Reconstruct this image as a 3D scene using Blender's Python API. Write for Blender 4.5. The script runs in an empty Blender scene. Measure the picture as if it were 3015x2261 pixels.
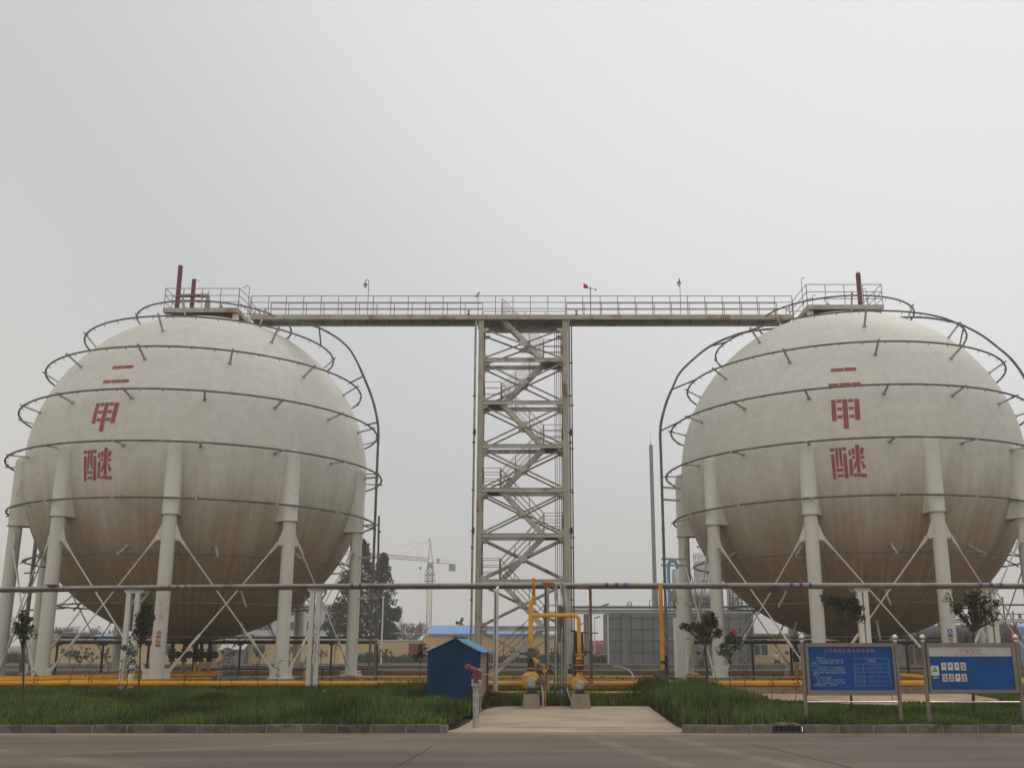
import bpy, math, random
import numpy as np
from mathutils import Vector, Matrix

random.seed(11)
RNG = np.random.default_rng(11)
S = bpy.context.scene
COL = S.collection

# ------------------------------------------------------------------ survey of the site
F, CX, CY, PITCH, CAMZ = 2842.0, 1573.2, 1224.0, 0.23071, 1.9
CP, SP = math.cos(PITCH), math.sin(PITCH)
R = 7.85                                     # tank radius
C1 = Vector((-16.178, 46.690, 9.80))         # left sphere centre
C2 = Vector((15.037, 45.993, 9.80))          # right sphere centre


def Zp(py, Y):
    """height of a survey sight line at distance Y"""
    return CAMZ + Y * math.tan(PITCH + math.atan((CY - py) / F))


def X(px, Y, z):
    return (px - CX) / F * (Y * CP + (z - CAMZ) * SP)


def P(px, py, Y):
    z = Zp(py, Y)
    return Vector((X(px, Y, z), Y, z))


def zg(Y):
    """ground height"""
    if Y < 22: return 0.0
    if Y < 31: return 0.13 + (Y - 22) * 0.0245
    if Y < 33.2: return 0.35
    if Y < 58: return 0.0
    if Y < 64: return 0.3
    if Y < 160: return 0.3 - (Y - 64) * 0.0115
    return -0.8


# ------------------------------------------------------------------ materials
def _n(nt, t, x=0, y=0, **k):
    n = nt.nodes.new(t)
    n.location = (x, y)
    for a, b in k.items(): setattr(n, a, b)
    return n


def mat(name, base, rough=0.6, metal=0.0, var=0.18, scale=2.0, rust=None, rust_amt=0.0, rust_scale=1.5,
        stretch=(1, 1, 1), bump=0.0, bump_scale=40.0, island=0.0, spec=0.22, fine=0.0, trans=0.0):
    m = bpy.data.materials.new(name)
    m.use_nodes = True
    nt = m.node_tree
    nt.nodes.clear()
    out = _n(nt, 'ShaderNodeOutputMaterial', 900)
    b = _n(nt, 'ShaderNodeBsdfPrincipled', 600)
    nt.links.new(b.outputs[0], out.inputs[0])
    b.inputs['Roughness'].default_value = rough
    b.inputs['Metallic'].default_value = metal
    b.inputs['Specular IOR Level'].default_value = spec
    g = _n(nt, 'ShaderNodeNewGeometry', -900)
    mp = _n(nt, 'ShaderNodeMapping', -700)
    mp.inputs['Scale'].default_value = stretch
    nt.links.new(g.outputs['Position'], mp.inputs['Vector'])
    no = _n(nt, 'ShaderNodeTexNoise', -500)
    no.inputs['Scale'].default_value = scale
    no.inputs['Detail'].default_value = 6
    nt.links.new(mp.outputs[0], no.inputs['Vector'])
    r = _n(nt, 'ShaderNodeMapRange', -300)
    r.inputs['From Min'].default_value = 0.3
    r.inputs['From Max'].default_value = 0.7
    r.inputs['To Min'].default_value = 1 - var
    r.inputs['To Max'].default_value = 1 + var
    nt.links.new(no.outputs[0], r.inputs[0])
    val = r.outputs[0]
    if fine > 0:
        n3 = _n(nt, 'ShaderNodeTexNoise', -500, -500)
        n3.inputs['Scale'].default_value = scale * 14
        n3.inputs['Detail'].default_value = 4
        nt.links.new(g.outputs['Position'], n3.inputs['Vector'])
        r3 = _n(nt, 'ShaderNodeMapRange', -300, -500)
        r3.inputs['From Min'].default_value = 0.3
        r3.inputs['From Max'].default_value = 0.7
        r3.inputs['To Min'].default_value = 1 - fine
        r3.inputs['To Max'].default_value = 1 + fine
        nt.links.new(n3.outputs[0], r3.inputs[0])
        mu = _n(nt, 'ShaderNodeMath', -150, -300, operation='MULTIPLY')
        nt.links.new(val, mu.inputs[0])
        nt.links.new(r3.outputs[0], mu.inputs[1])
        val = mu.outputs[0]
    if island > 0:
        ri = _n(nt, 'ShaderNodeMapRange', -300, 300)
        ri.inputs['To Min'].default_value = 1 - island
        ri.inputs['To Max'].default_value = 1 + island
        nt.links.new(g.outputs['Random Per Island'], ri.inputs[0])
        mu = _n(nt, 'ShaderNodeMath', -100, 200, operation='MULTIPLY')
        nt.links.new(val, mu.inputs[0])
        nt.links.new(ri.outputs[0], mu.inputs[1])
        val = mu.outputs[0]
    vm = _n(nt, 'ShaderNodeVectorMath', 0, operation='SCALE')
    vm.inputs[0].default_value = base[:3]
    nt.links.new(val, vm.inputs['Scale'])
    col = vm.outputs[0]
    if rust is not None:
        n2 = _n(nt, 'ShaderNodeTexNoise', -500, -300)
        n2.inputs['Scale'].default_value = rust_scale
        n2.inputs['Detail'].default_value = 8
        n2.inputs['Roughness'].default_value = 0.65
        nt.links.new(mp.outputs[0], n2.inputs['Vector'])
        rr = _n(nt, 'ShaderNodeMapRange', -300, -300)
        c = 0.66 - 0.32 * rust_amt
        rr.inputs['From Min'].default_value = c
        rr.inputs['From Max'].default_value = c + 0.1
        nt.links.new(n2.outputs[0], rr.inputs[0])
        mx = _n(nt, 'ShaderNodeMix', 250, data_type='RGBA')
        nt.links.new(rr.outputs[0], mx.inputs[0])
        nt.links.new(col, mx.inputs[6])
        mx.inputs[7].default_value = (*rust, 1)
        col = mx.outputs[2]
    nt.links.new(col, b.inputs['Base Color'])
    if bump > 0:
        nb = _n(nt, 'ShaderNodeTexNoise', 0, -500)
        nb.inputs['Scale'].default_value = bump_scale
        nb.inputs['Detail'].default_value = 5
        nt.links.new(g.outputs['Position'], nb.inputs['Vector'])
        bp = _n(nt, 'ShaderNodeBump', 300, -500)
        bp.inputs['Strength'].default_value = bump
        bp.inputs['Distance'].default_value = 0.02
        nt.links.new(nb.outputs[0], bp.inputs['Height'])
        nt.links.new(bp.outputs[0], b.inputs['Normal'])
    if trans > 0:
        tr = _n(nt, 'ShaderNodeBsdfTranslucent', 600, -400)
        nt.links.new(col, tr.inputs[0])
        ms = _n(nt, 'ShaderNodeMixShader', 780)
        ms.inputs[0].default_value = trans
        nt.links.new(b.outputs[0], ms.inputs[1])
        nt.links.new(tr.outputs[0], ms.inputs[2])
        nt.links.new(ms.outputs[0], out.inputs[0])
    return m


RUST = (0.17, 0.085, 0.04)
M = {}
M['white_steel'] = mat('white_steel', (0.64, 0.62, 0.56), 0.55, var=0.07, scale=0.8, rust=(0.45, 0.36, 0.24), rust_amt=0.12, rust_scale=1.3, stretch=(1, 1, .35), fine=.03)
M['ring_pipe'] = mat('ring_pipe', (0.15, 0.15, 0.148), 0.6, 0.2, var=0.25, scale=3, rust=(0.30, 0.29, 0.26), rust_amt=0.2)
M['bracket'] = mat('bracket', (0.42, 0.40, 0.35), 0.65, var=0.2, scale=3, rust=(0.2, 0.14, 0.09), rust_amt=0.2)
M['tower'] = mat('tower_steel', (0.52, 0.49, 0.42), 0.65, var=0.14, scale=1.2, rust=(0.27, 0.17, 0.09), rust_amt=0.30, rust_scale=1.1, stretch=(1, 1, .5), fine=.08)
M['tower_beam'] = mat('tower_beam_steel', (0.50, 0.49, 0.45), 0.65, var=0.14, scale=1.5, rust=(0.30, 0.18, 0.10), rust_amt=0.36, rust_scale=.9, fine=.08)
M['brace'] = mat('brace_steel', (0.36, 0.33, 0.29), 0.7, var=0.2, scale=2, rust=(0.2, 0.12, 0.07), rust_amt=0.4)
M['rail'] = mat('rail_steel', (0.25, 0.21, 0.18), 0.7, var=0.25, scale=2, rust=(0.30, 0.16, 0.08), rust_amt=0.45)
M['deck_edge'] = mat('deck_edge', (0.42, 0.40, 0.35), 0.7, var=0.15, scale=1.5, rust=(0.33, 0.20, 0.09), rust_amt=0.42, rust_scale=1.2, fine=.08)
M['deck_under'] = mat('deck_under', (0.20, 0.18, 0.18), 0.8, var=0.2, scale=2)
M['maroon'] = mat('maroon_paint', (0.17, 0.055, 0.07), 0.6, var=0.18, scale=3, rust=(0.16, .06, .04), rust_amt=.3)
M['valve'] = mat('valve_paint', (0.33, 0.30, 0.22), 0.6, var=0.25, scale=5, rust=RUST, rust_amt=0.35, rust_scale=4)
M['yellow'] = mat('yellow_paint', (0.70, 0.33, 0.018), 0.5, var=0.14, scale=1.3, rust=(0.38, 0.15, 0.025), rust_amt=0.12, rust_scale=2.2, fine=.06)
M['yellow_rust'] = mat('yellow_paint_rusty', (0.62, 0.30, 0.022), 0.55, var=0.14, scale=2, rust=(0.34, 0.13, 0.035), rust_amt=0.5, rust_scale=2.6, fine=.08)
M['grey_pipe'] = mat('grey_pipe', (0.34, 0.34, 0.34), 0.5, 0.3, var=0.2, scale=1.2, rust=(0.22, 0.17, 0.14), rust_amt=0.25, rust_scale=1.4)
M['rust_pipe'] = mat('rusty_pipe', (0.20, 0.10, 0.05), 0.8, var=0.3, scale=3)
M['black_pipe'] = mat('black_pipe', (0.045, 0.04, 0.04), 0.6, var=0.3, scale=3, rust=(.12, .06, .035), rust_amt=.3)
M['galv'] = mat('galvanised', (0.42, 0.42, 0.42), 0.5, 0.35, var=0.2, scale=3)
M['concrete'] = mat('concrete', (0.30, 0.25, 0.195), 0.9, var=0.2, scale=1.6, rust=(0.2, 0.16, 0.12), rust_amt=0.4, rust_scale=3, bump=.4, fine=.1)
M['kerb'] = mat('kerb_concrete', (0.165, 0.142, 0.118), 0.9, var=0.25, scale=2.5, rust=(0.075, 0.064, 0.054), rust_amt=0.5, rust_scale=1.7, island=.22, bump=.5, fine=.12)
M['kerb_dark'] = mat('kerb_joint', (0.34, 0.29, 0.24), 0.9, var=0.2, scale=4)
M['soil'] = mat('soil', (0.10, 0.085, 0.05), 1.0, var=0.35, scale=1.0, rust=(0.05, 0.07, 0.025), rust_amt=0.5, rust_scale=.7, fine=.2)
M['sand'] = mat('sand', (0.47, 0.36, 0.25), 1.0, var=0.16, scale=1.4, rust=(0.33, 0.25, 0.17), rust_amt=0.35, fine=.12, bump=.4, bump_scale=12)
M['bund_brown'] = mat('bund_brown', (0.20, 0.135, 0.095), 0.95, var=0.2, scale=0.8, fine=.1)
M['bund_grey'] = mat('bund_grey', (0.21, 0.21, 0.21), 0.95, var=0.16, scale=0.6, rust=(0.14, 0.14, 0.14), rust_amt=.35, fine=.08)
M['wall_yellow'] = mat('wall_render_yellow', (0.66, 0.50, 0.285), 0.9, var=0.05, scale=.35, rust=(0.50, 0.38, 0.22), rust_amt=.25, rust_scale=.5, stretch=(1, 1, .4))
M['trim_white'] = mat('white_trim', (0.66, 0.66, 0.66), 0.8, var=0.06)
M['roof_blue'] = mat('roof_sheet_blue', (0.17, 0.34, 0.66), 0.5, var=0.07, scale=1)
M['roof_grey'] = mat('roof_sheet_grey', (0.52, 0.52, 0.53), 0.6, var=0.06, scale=1)
M['door_red'] = mat('door_red', (0.33, 0.055, 0.06), 0.6, var=0.08)
M['glass'] = mat('window_glass', (0.05, 0.06, 0.07), 0.15, var=0.15, spec=.6)
M['dark'] = mat('dark_metal', (0.05, 0.05, 0.055), 0.6, var=0.2)
M['facade_pale'] = mat('facade_pale', (0.55, 0.60, 0.64), 0.85, var=0.05)
M['shed_blue'] = mat('shed_sheet_blue', (0.008, 0.045, 0.115), 0.55, var=0.2, scale=1.6, rust=(0.010, 0.034, 0.075), rust_amt=.35, rust_scale=1.6, stretch=(1, 1, .35), fine=.1, spec=.06)
M['shed_roof'] = mat('shed_roof_blue', (0.05, 0.27, 0.50), 0.5, var=0.1, scale=2, fine=.08)
M['stainless'] = mat('stainless', (0.235, 0.205, 0.18), 0.5, 0.3, var=0.12, scale=3)
M['ball'] = mat('ball_steel', (0.62, 0.60, 0.55), 0.25, 0.8, var=0.05)
M['board_blue'] = mat('board_blue', (0.011, 0.078, 0.29), 0.45, var=0.13, scale=1.2, fine=.06, spec=.06)
M['board_white'] = mat('board_white', (0.50, 0.51, 0.49), 0.6, var=0.07, scale=2)
M['print_pale'] = mat('print_pale', (0.36, 0.42, 0.46), 0.6, var=0.2, scale=9)
M['print_line'] = mat('print_line', (0.16, 0.28, 0.46), 0.6, var=0.1)
M['print_red'] = mat('print_red', (0.50, 0.16, 0.12), 0.6, var=0.25, scale=8)
M['sticker'] = mat('sticker_white', (0.66, 0.66, 0.60), 0.6, var=0.05)
M['sign_red'] = mat('sign_red', (0.42, 0.06, 0.07), 0.6, var=0.12, scale=6)
M['sign_yellow'] = mat('sign_yellow', (0.50, 0.46, 0.08), 0.6, var=0.1)
M['sign_blue'] = mat('sign_blue', (0.06, 0.11, 0.38), 0.6, var=0.1)
M['sign_black'] = mat('sign_black', (0.03, 0.03, 0.025), 0.6, var=0.1)
M['letter'] = mat('letter_red', (0.36, 0.085, 0.095), 0.7, var=0.14, scale=3, rust=(0.40, 0.17, 0.14), rust_amt=.3, rust_scale=2.2, fine=.08)
M['pipe_print'] = mat('pipe_print_red', (0.40, 0.07, 0.03), 0.6, var=0.15)
M['hydrant_red'] = mat('hydrant_red', (0.27, 0.085, 0.08), 0.55, var=0.25, scale=6)
M['foil'] = mat('foil_wrap', (0.40, 0.40, 0.39), 0.4, 0.4, var=0.3, scale=9, bump=1.0, bump_scale=22)
M['bag_green'] = mat('bag_green', (0.03, 0.30, 0.14), 0.4, var=0.25, scale=6)
M['paper_white'] = mat('paper_white', (0.75, 0.75, 0.75), 0.8, var=0.05)
M['bark'] = mat('bark', (0.075, 0.06, 0.048), 0.95, var=0.3, scale=12)
M['bark_grey'] = mat('bark_grey', (0.17, 0.14, 0.125), 0.95, var=0.2, scale=6)
M['leaf'] = mat('leaf_dark', (0.052, 0.074, 0.028), 0.55, var=0.25, scale=3, island=.45, trans=.2, spec=.06)
M['leaf_poplar'] = mat('leaf_poplar', (0.040, 0.056, 0.026), 0.6, var=0.3, scale=.5, island=.5, trans=.2, spec=.06)
M['leaf_pale'] = mat('leaf_pale', (0.085, 0.105, 0.045), 0.6, var=0.3, scale=3, island=.4, trans=.2, spec=.06)
M['bloom'] = mat('bloom_red', (0.55, 0.03, 0.10), 0.6, var=0.2, island=.2)
M['bloom_pink'] = mat('bloom_pink', (0.38, 0.12, 0.16), 0.6, var=0.2, island=.3)
M['grass'] = mat('grass_blades', (0.090, 0.138, 0.030), 0.6, var=0.6, scale=.55, rust=(0.135, 0.13, 0.045), rust_amt=.34, rust_scale=1.3, island=.5, trans=.3, spec=.06)
M['grass_far'] = mat('grass_far', (0.065, 0.095, 0.045), 0.8, var=0.35, scale=.5, island=.4)
M['crane_y'] = mat('crane_yellow', (0.50, 0.33, 0.12), 0.6, var=0.1)
M['crane_b'] = mat('crane_blue', (0.13, 0.20, 0.32), 0.6, var=0.1)
M['crane_g'] = mat('crane_grey', (0.25, 0.28, 0.32), 0.7, var=0.1)
M['flag'] = mat('flag_red', (0.45, 0.05, 0.05), 0.7, var=0.1)
M['vessel'] = mat('vessel_cladding', (0.45, 0.47, 0.49), 0.45, 0.3, var=0.1, scale=.6)
M['vessel_dark'] = mat('vessel_dark', (0.10, 0.10, 0.11), 0.5, 0.1, var=0.18, scale=.8)
M['blue_pipe'] = mat('blue_pipe', (0.05, 0.24, 0.52), 0.5, var=0.1)
M['green_pipe'] = mat('green_pipe', (0.085, 0.12, 0.115), 0.6, var=0.2, scale=.8)
M['stack'] = mat('stack_paint', (0.24, 0.24, 0.27), 0.6, var=0.1, scale=.5)
M['panel'] = mat('grey_panel', (0.19, 0.197, 0.20), 0.8, var=0.16, scale=.45, rust=(0.25, 0.205, 0.185), rust_amt=.22, rust_scale=.35, fine=.08)
M['panel_rib'] = mat('grey_panel_rib', (0.10, 0.105, 0.11), 0.8, var=0.1, scale=1)
M['truck_red'] = mat('truck_red', (0.36, 0.035, 0.07), 0.4, var=0.1)
M['rubber'] = mat('rubber', (0.02, 0.02, 0.02), 0.9, var=0.1)
M['car_white'] = mat('car_white', (0.65, 0.65, 0.62), 0.35, var=0.04)
M['lampglass'] = mat('lamp_glass', (0.55, 0.55, 0.52), 0.3, var=0.05)
M['skin'] = mat('skin', (0.36, 0.20, 0.13), 0.6, var=0.06)
M['shirt'] = mat('shirt_white', (0.62, 0.64, 0.68), 0.8, var=0.05)
M['trousers'] = mat('trousers_dark', (0.025, 0.028, 0.045), 0.9, var=0.1)
M['helmet'] = mat('helmet_yellow', (0.55, 0.36, 0.05), 0.45, var=0.05)


def sphere_mat():
    m = bpy.data.materials.new('tank_shell_paint')
    m.use_nodes = True
    nt = m.node_tree
    L = nt.links.new
    b = nt.nodes['Principled BSDF']
    b.inputs['Roughness'].default_value = 0.55
    b.inputs['Specular IOR Level'].default_value = 0.35
    tc = _n(nt, 'ShaderNodeTexCoord', -1600)
    sx = _n(nt, 'ShaderNodeSeparateXYZ', -1400)
    L(tc.outputs['Object'], sx.inputs[0])
    at = _n(nt, 'ShaderNodeMath', -1200, operation='ARCTAN2')
    L(sx.outputs['X'], at.inputs[0])
    ng = _n(nt, 'ShaderNodeMath', -1300, -100, operation='MULTIPLY')
    ng.inputs[1].default_value = -1
    L(sx.outputs['Y'], ng.inputs[0])
    L(ng.outputs[0], at.inputs[1])                       # seam at the back
    def comb(fa, fz, y=0):
        a = _n(nt, 'ShaderNodeMath', -1000, y, operation='MULTIPLY'); a.inputs[1].default_value = fa
        z = _n(nt, 'ShaderNodeMath', -1000, y - 80, operation='MULTIPLY'); z.inputs[1].default_value = fz
        L(at.outputs[0], a.inputs[0]); L(sx.outputs['Z'], z.inputs[0])
        c = _n(nt, 'ShaderNodeCombineXYZ', -850, y)
        L(a.outputs[0], c.inputs[0]); L(z.outputs[0], c.inputs[1])
        return c.outputs[0]
    def noise(vec, sc, det=5, y=0):
        n = _n(nt, 'ShaderNodeTexNoise', -650, y); n.inputs['Scale'].default_value = sc; n.inputs['Detail'].default_value = det
        L(vec, n.inputs['Vector']); return n.outputs[0]
    def rng(v, a, b_, c, d, y=0):
        n = _n(nt, 'ShaderNodeMapRange', -450, y)
        for i, q in enumerate((a, b_, c, d)): n.inputs[i + 1].default_value = q
        L(v, n.inputs[0]); return n.outputs[0]
    def mth(op, a, b_, y=0):
        n = _n(nt, 'ShaderNodeMath', -250, y, operation=op)
        for i, q in enumerate((a, b_)):
            if isinstance(q, (int, float)): n.inputs[i].default_value = q
            else: L(q, n.inputs[i])
        return n.outputs[0]
    streak = noise(comb(150, .07), 1.0, 4, 0)             # fine vertical dirt runs
    mid = noise(comb(38, .10), 1.0, 4, -150)
    wide = noise(comb(6, .2), 1.0, 4, -300)               # broad patches
    cloud = noise(tc.outputs['Object'], .55, 6, -600)
    # dirt level against height
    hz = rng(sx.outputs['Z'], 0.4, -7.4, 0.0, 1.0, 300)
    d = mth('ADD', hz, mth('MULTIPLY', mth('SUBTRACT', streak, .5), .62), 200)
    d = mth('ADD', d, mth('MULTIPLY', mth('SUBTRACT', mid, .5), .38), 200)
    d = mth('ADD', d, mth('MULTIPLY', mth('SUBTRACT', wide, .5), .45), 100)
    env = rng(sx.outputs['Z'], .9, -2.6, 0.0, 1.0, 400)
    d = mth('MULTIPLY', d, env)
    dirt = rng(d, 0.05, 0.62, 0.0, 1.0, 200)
    # thin rust runs on the upper half
    run = noise(comb(26, .04), 1.0, 3, -900)
    runs = rng(run, .60, .78, 0.0, .35, -900)
    top = rng(sx.outputs['Z'], 3.0, 7.8, 0.0, .30, -1100)
    tan = mth('ADD', runs, mth('MULTIPLY', top, rng(cloud, .3, .7, .4, 1.2, -1200)), -1000)
    mx1 = _n(nt, 'ShaderNodeMix', 0, data_type='RGBA')
    mx1.inputs[6].default_value = (0.68, 0.665, 0.62, 1)
    mx1.inputs[7].default_value = (0.62, 0.53, 0.40, 1)
    L(tan, mx1.inputs[0])
    green = _n(nt, 'ShaderNodeMix', 150, data_type='RGBA')   # greenish grey tone, growing downward past the equator
    green.inputs[7].default_value = (0.52, 0.51, 0.42, 1)
    gz = rng(sx.outputs['Z'], 3.5, -1.0, 0.0, .8, 600)
    L(mth('MULTIPLY', gz, rng(wide, .3, .7, .35, 1.1, 500)), green.inputs[0])
    L(mx1.outputs[2], green.inputs[6])
    mx2 = _n(nt, 'ShaderNodeMix', 300, data_type='RGBA')
    L(dirt, mx2.inputs[0])
    L(green.outputs[2], mx2.inputs[6])
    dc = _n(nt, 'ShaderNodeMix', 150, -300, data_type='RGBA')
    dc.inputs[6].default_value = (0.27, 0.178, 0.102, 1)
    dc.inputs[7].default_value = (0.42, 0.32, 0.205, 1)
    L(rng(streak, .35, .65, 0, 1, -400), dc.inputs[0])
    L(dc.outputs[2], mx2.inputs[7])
    fn = noise(tc.outputs['Object'], 3.0, 6, -1400)
    vm = _n(nt, 'ShaderNodeVectorMath', 450, operation='SCALE')
    L(mx2.outputs[2], vm.inputs[0])
    L(rng(fn, .3, .7, .93, 1.07, -1400), vm.inputs['Scale'])
    L(vm.outputs[0], b.inputs['Base Color'])
    return m


M['tank'] = sphere_mat()


# ------------------------------------------------------------------ mesh builder
ORG = {}                                     # world origin of every root / part


class MB:
    def __init__(s):
        s.v, s.f, s.sm = [], [], []

    def add(s, vs, fs, smooth=False):
        k = len(s.v)
        s.v += [tuple(p) for p in vs]
        s.f += [tuple(i + k for i in q) for q in fs]
        s.sm += [smooth] * len(fs)
        return s

    def bx(s, x0, x1, y0, y1, z0, z1):
        v = [(x0, y0, z0), (x1, y0, z0), (x1, y1, z0), (x0, y1, z0), (x0, y0, z1), (x1, y0, z1), (x1, y1, z1), (x0, y1, z1)]
        return s.add(v, [(0, 3, 2, 1), (4, 5, 6, 7), (0, 1, 5, 4), (1, 2, 6, 5), (2, 3, 7, 6), (3, 0, 4, 7)])

    def bar(s, p, q, w, h, up=(0, 0, 1)):
        p, q = Vector(p), Vector(q)
        d = (q - p).normalized()
        u = Vector(up)
        if abs(d.dot(u)) > .98: u = Vector((0, 1, 0))
        a = d.cross(u).normalized() * (w / 2)
        c = a.cross(d).normalized() * (h / 2)
        v = [p - a - c, p + a - c, p + a + c, p - a + c, q - a - c, q + a - c, q + a + c, q - a + c]
        return s.add(v, [(0, 3, 2, 1), (4, 5, 6, 7), (0, 1, 5, 4), (1, 2, 6, 5), (2, 3, 7, 6), (3, 0, 4, 7)])

    def cyl(s, p, q, r, r2=None, n=12, caps=True):
        p, q = Vector(p), Vector(q)
        r2 = r if r2 is None else r2
        d = (q - p).normalized()
        u = Vector((0, 0, 1)) if abs(d.z) < .95 else Vector((1, 0, 0))
        a = d.cross(u).normalized()
        b = d.cross(a)
        v = []
        for c, rr in ((p, r), (q, r2)):
            for i in range(n):
                t = 2 * math.pi * i / n
                v.append(c + a * (rr * math.cos(t)) + b * (rr * math.sin(t)))
        s.add(v, [(i, (i + 1) % n, n + (i + 1) % n, n + i) for i in range(n)], True)
        if caps:
            s.add(v[:n], [tuple(range(n - 1, -1, -1))])
            s.add(v[n:], [tuple(range(n))])
        return s

    def tube(s, path, r, n=8, closed=False, caps=True):
        path = [Vector(p) for p in path]
        m = len(path)
        rs = r if isinstance(r, (list, tuple)) else [r] * m
        T = []
        for i in range(m):
            a = path[(i - 1) % m] if (closed or i > 0) else path[0]
            b = path[(i + 1) % m] if (closed or i < m - 1) else path[-1]
            T.append((b - a).normalized())
        u = Vector((0, 0, 1)) if abs(T[0].z) < .9 else Vector((1, 0, 0))
        nrm = T[0].cross(u).normalized()
        v = []
        for i in range(m):
            nrm = (nrm - T[i] * nrm.dot(T[i])).normalized()
            bn = T[i].cross(nrm)
            for k in range(n):
                t = 2 * math.pi * k / n
                v.append(path[i] + nrm * (rs[i] * math.cos(t)) + bn * (rs[i] * math.sin(t)))
        fs = []
        for i in range(m if closed else m - 1):
            j = (i + 1) % m
            for k in range(n):
                fs.append((i * n + k, i * n + (k + 1) % n, j * n + (k + 1) % n, j * n + k))
        s.add(v, fs, True)
        if caps and not closed:
            s.add(v[:n], [tuple(range(n - 1, -1, -1))])
            s.add(v[-n:], [tuple(range(n))])
        return s

    def lathe(s, prof, c=(0, 0, 0), n=16, axis=(0, 0, 1)):
        c = Vector(c)
        q = Vector((0, 0, 1)).rotation_difference(Vector(axis).normalized())
        v = []
        for r, z in prof:
            for i in range(n):
                t = 2 * math.pi * i / n
                v.append(c + q @ Vector((r * math.cos(t), r * math.sin(t), z)))
        fs = []
        for j in range(len(prof) - 1):
            for i in range(n):
                fs.append((j * n + i, j * n + (i + 1) % n, (j + 1) * n + (i + 1) % n, (j + 1) * n + i))
        s.add(v, fs, True)
        s.add(v[:n], [tuple(range(n - 1, -1, -1))])
        s.add(v[-n:], [tuple(range(n))])
        return s

    def ball(s, c, r, nu=16, nv=10, sc=(1, 1, 1)):
        prof = [(max(1e-4, r * math.sin(math.pi * j / nv)), -r * math.cos(math.pi * j / nv)) for j in range(nv + 1)]
        k = len(s.v)
        s.lathe(prof, (0, 0, 0), nu)
        for i in range(k, len(s.v)):
            x, y, z = s.v[i]
            s.v[i] = (c[0] + x * sc[0], c[1] + y * sc[1], c[2] + z * sc[2])
        return s

    def prism(s, poly, y0, y1):
        """polygon in x,z extruded along y"""
        n = len(poly)
        v = [(x, y0, z) for x, z in poly] + [(x, y1, z) for x, z in poly]
        return s.add(v, [tuple(range(n)), tuple(range(2 * n - 1, n - 1, -1))] + [((i + 1) % n, i, n + i, n + (i + 1) % n) for i in range(n)])

    def hbeam(s, p, q, b, h, t=.02, up=(0, 1, 0)):
        """wide-flange member: flanges b wide, h apart along `up`"""
        p, q, u = Vector(p), Vector(q), Vector(up).normalized()
        s.bar(p + u * (h / 2 - t / 2), q + u * (h / 2 - t / 2), b, t, up)
        s.bar(p - u * (h / 2 - t / 2), q - u * (h / 2 - t / 2), b, t, up)
        s.bar(p, q, t, h - 2 * t - .004, up)
        return s

    def arrays(s, V, Fc, smooth=False):
        s.np = (V, Fc, smooth)
        return s

    def build(s, name, m, parent=None):
        me = bpy.data.meshes.new(name)
        o = bpy.data.objects.new(name, me)
        COL.objects.link(o)
        off = Vector((0, 0, 0))
        if parent is not None:
            o.parent = parent
            off = ORG[parent.name]
        if hasattr(s, 'np'):
            V, Fc, smooth = s.np
            V = V - np.array(off)
            k = Fc.shape[1]
            me.vertices.add(len(V)); me.vertices.foreach_set('co', V.astype(np.float32).ravel())
            me.loops.add(Fc.size); me.loops.foreach_set('vertex_index', Fc.astype(np.int32).ravel())
            me.polygons.add(len(Fc)); me.polygons.foreach_set('loop_start', np.arange(0, Fc.size, k, dtype=np.int32))
            me.polygons.foreach_set('use_smooth', np.full(len(Fc), smooth))
            me.update(calc_edges=True)
        else:
            me.from_pydata([(x - off.x, y - off.y, z - off.z) for x, y, z in s.v], [], s.f)
            me.polygons.foreach_set('use_smooth', s.sm)
            me.update()
            if any(s.sm): me.set_sharp_from_angle(angle=math.radians(38))
        me.materials.append(m)
        ORG[o.name] = off.copy()
        return o


def tag(o, label=None, cat=None, group=None, kind=None):
    if label: o['label'] = label
    if cat: o['category'] = cat
    if group: o['group'] = group
    if kind: o['kind'] = kind
    return o


def thing(name, loc, label, cat, group=None):
    o = bpy.data.objects.new(name, None)
    o.empty_display_size = .2
    COL.objects.link(o)
    o.location = loc
    ORG[o.name] = Vector(loc)
    return tag(o, label, cat, group)


def single(name, mb, m, label, cat, group=None, kind=None):
    """a thing that is one mesh; its origin goes to its base"""
    o = mb.build(name, m)
    me = o.data
    n = len(me.vertices)
    co = np.empty(n * 3, np.float32)
    me.vertices.foreach_get('co', co)
    co = co.reshape(-1, 3)
    c = np.array([(co[:, 0].min() + co[:, 0].max()) / 2, (co[:, 1].min() + co[:, 1].max()) / 2, co[:, 2].min()])
    co -= c
    me.vertices.foreach_set('co', co.ravel())
    me.update()
    o.location = c
    ORG[o.name] = Vector(c)
    return tag(o, label, cat, group, kind)


def structure(name, mb, m):
    return tag(mb.build(name, m), kind='structure')


def clone(o, parent=None):
    c = o.copy()
    COL.objects.link(c)
    if parent is not None: c.parent = parent
    for ch in list(o.children): clone(ch, c)
    return c


def arc(c, r, a0, a1, n, plane='xz'):
    out = []
    for i in range(n + 1):
        t = a0 + (a1 - a0) * i / n
        u, w = r * math.cos(t), r * math.sin(t)
        out.append(Vector((c[0] + u, c[1], c[2] + w)) if plane == 'xz' else Vector((c[0], c[1] + u, c[2] + w)))
    return out


def spline(pts, n=6):
    """Catmull-Rom through points"""
    pts = [Vector(p) for p in pts]
    out = []
    for i in range(len(pts) - 1):
        p0 = pts[max(i - 1, 0)]; p1 = pts[i]; p2 = pts[i + 1]; p3 = pts[min(i + 2, len(pts) - 1)]
        for k in range(n):
            t = k / n
            out.append(.5 * ((2 * p1) + (p2 - p0) * t + (2 * p0 - 5 * p1 + 4 * p2 - p3) * t * t + (3 * p1 - p0 - 3 * p2 + p3) * t ** 3))
    out.append(pts[-1])
    return out


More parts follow.
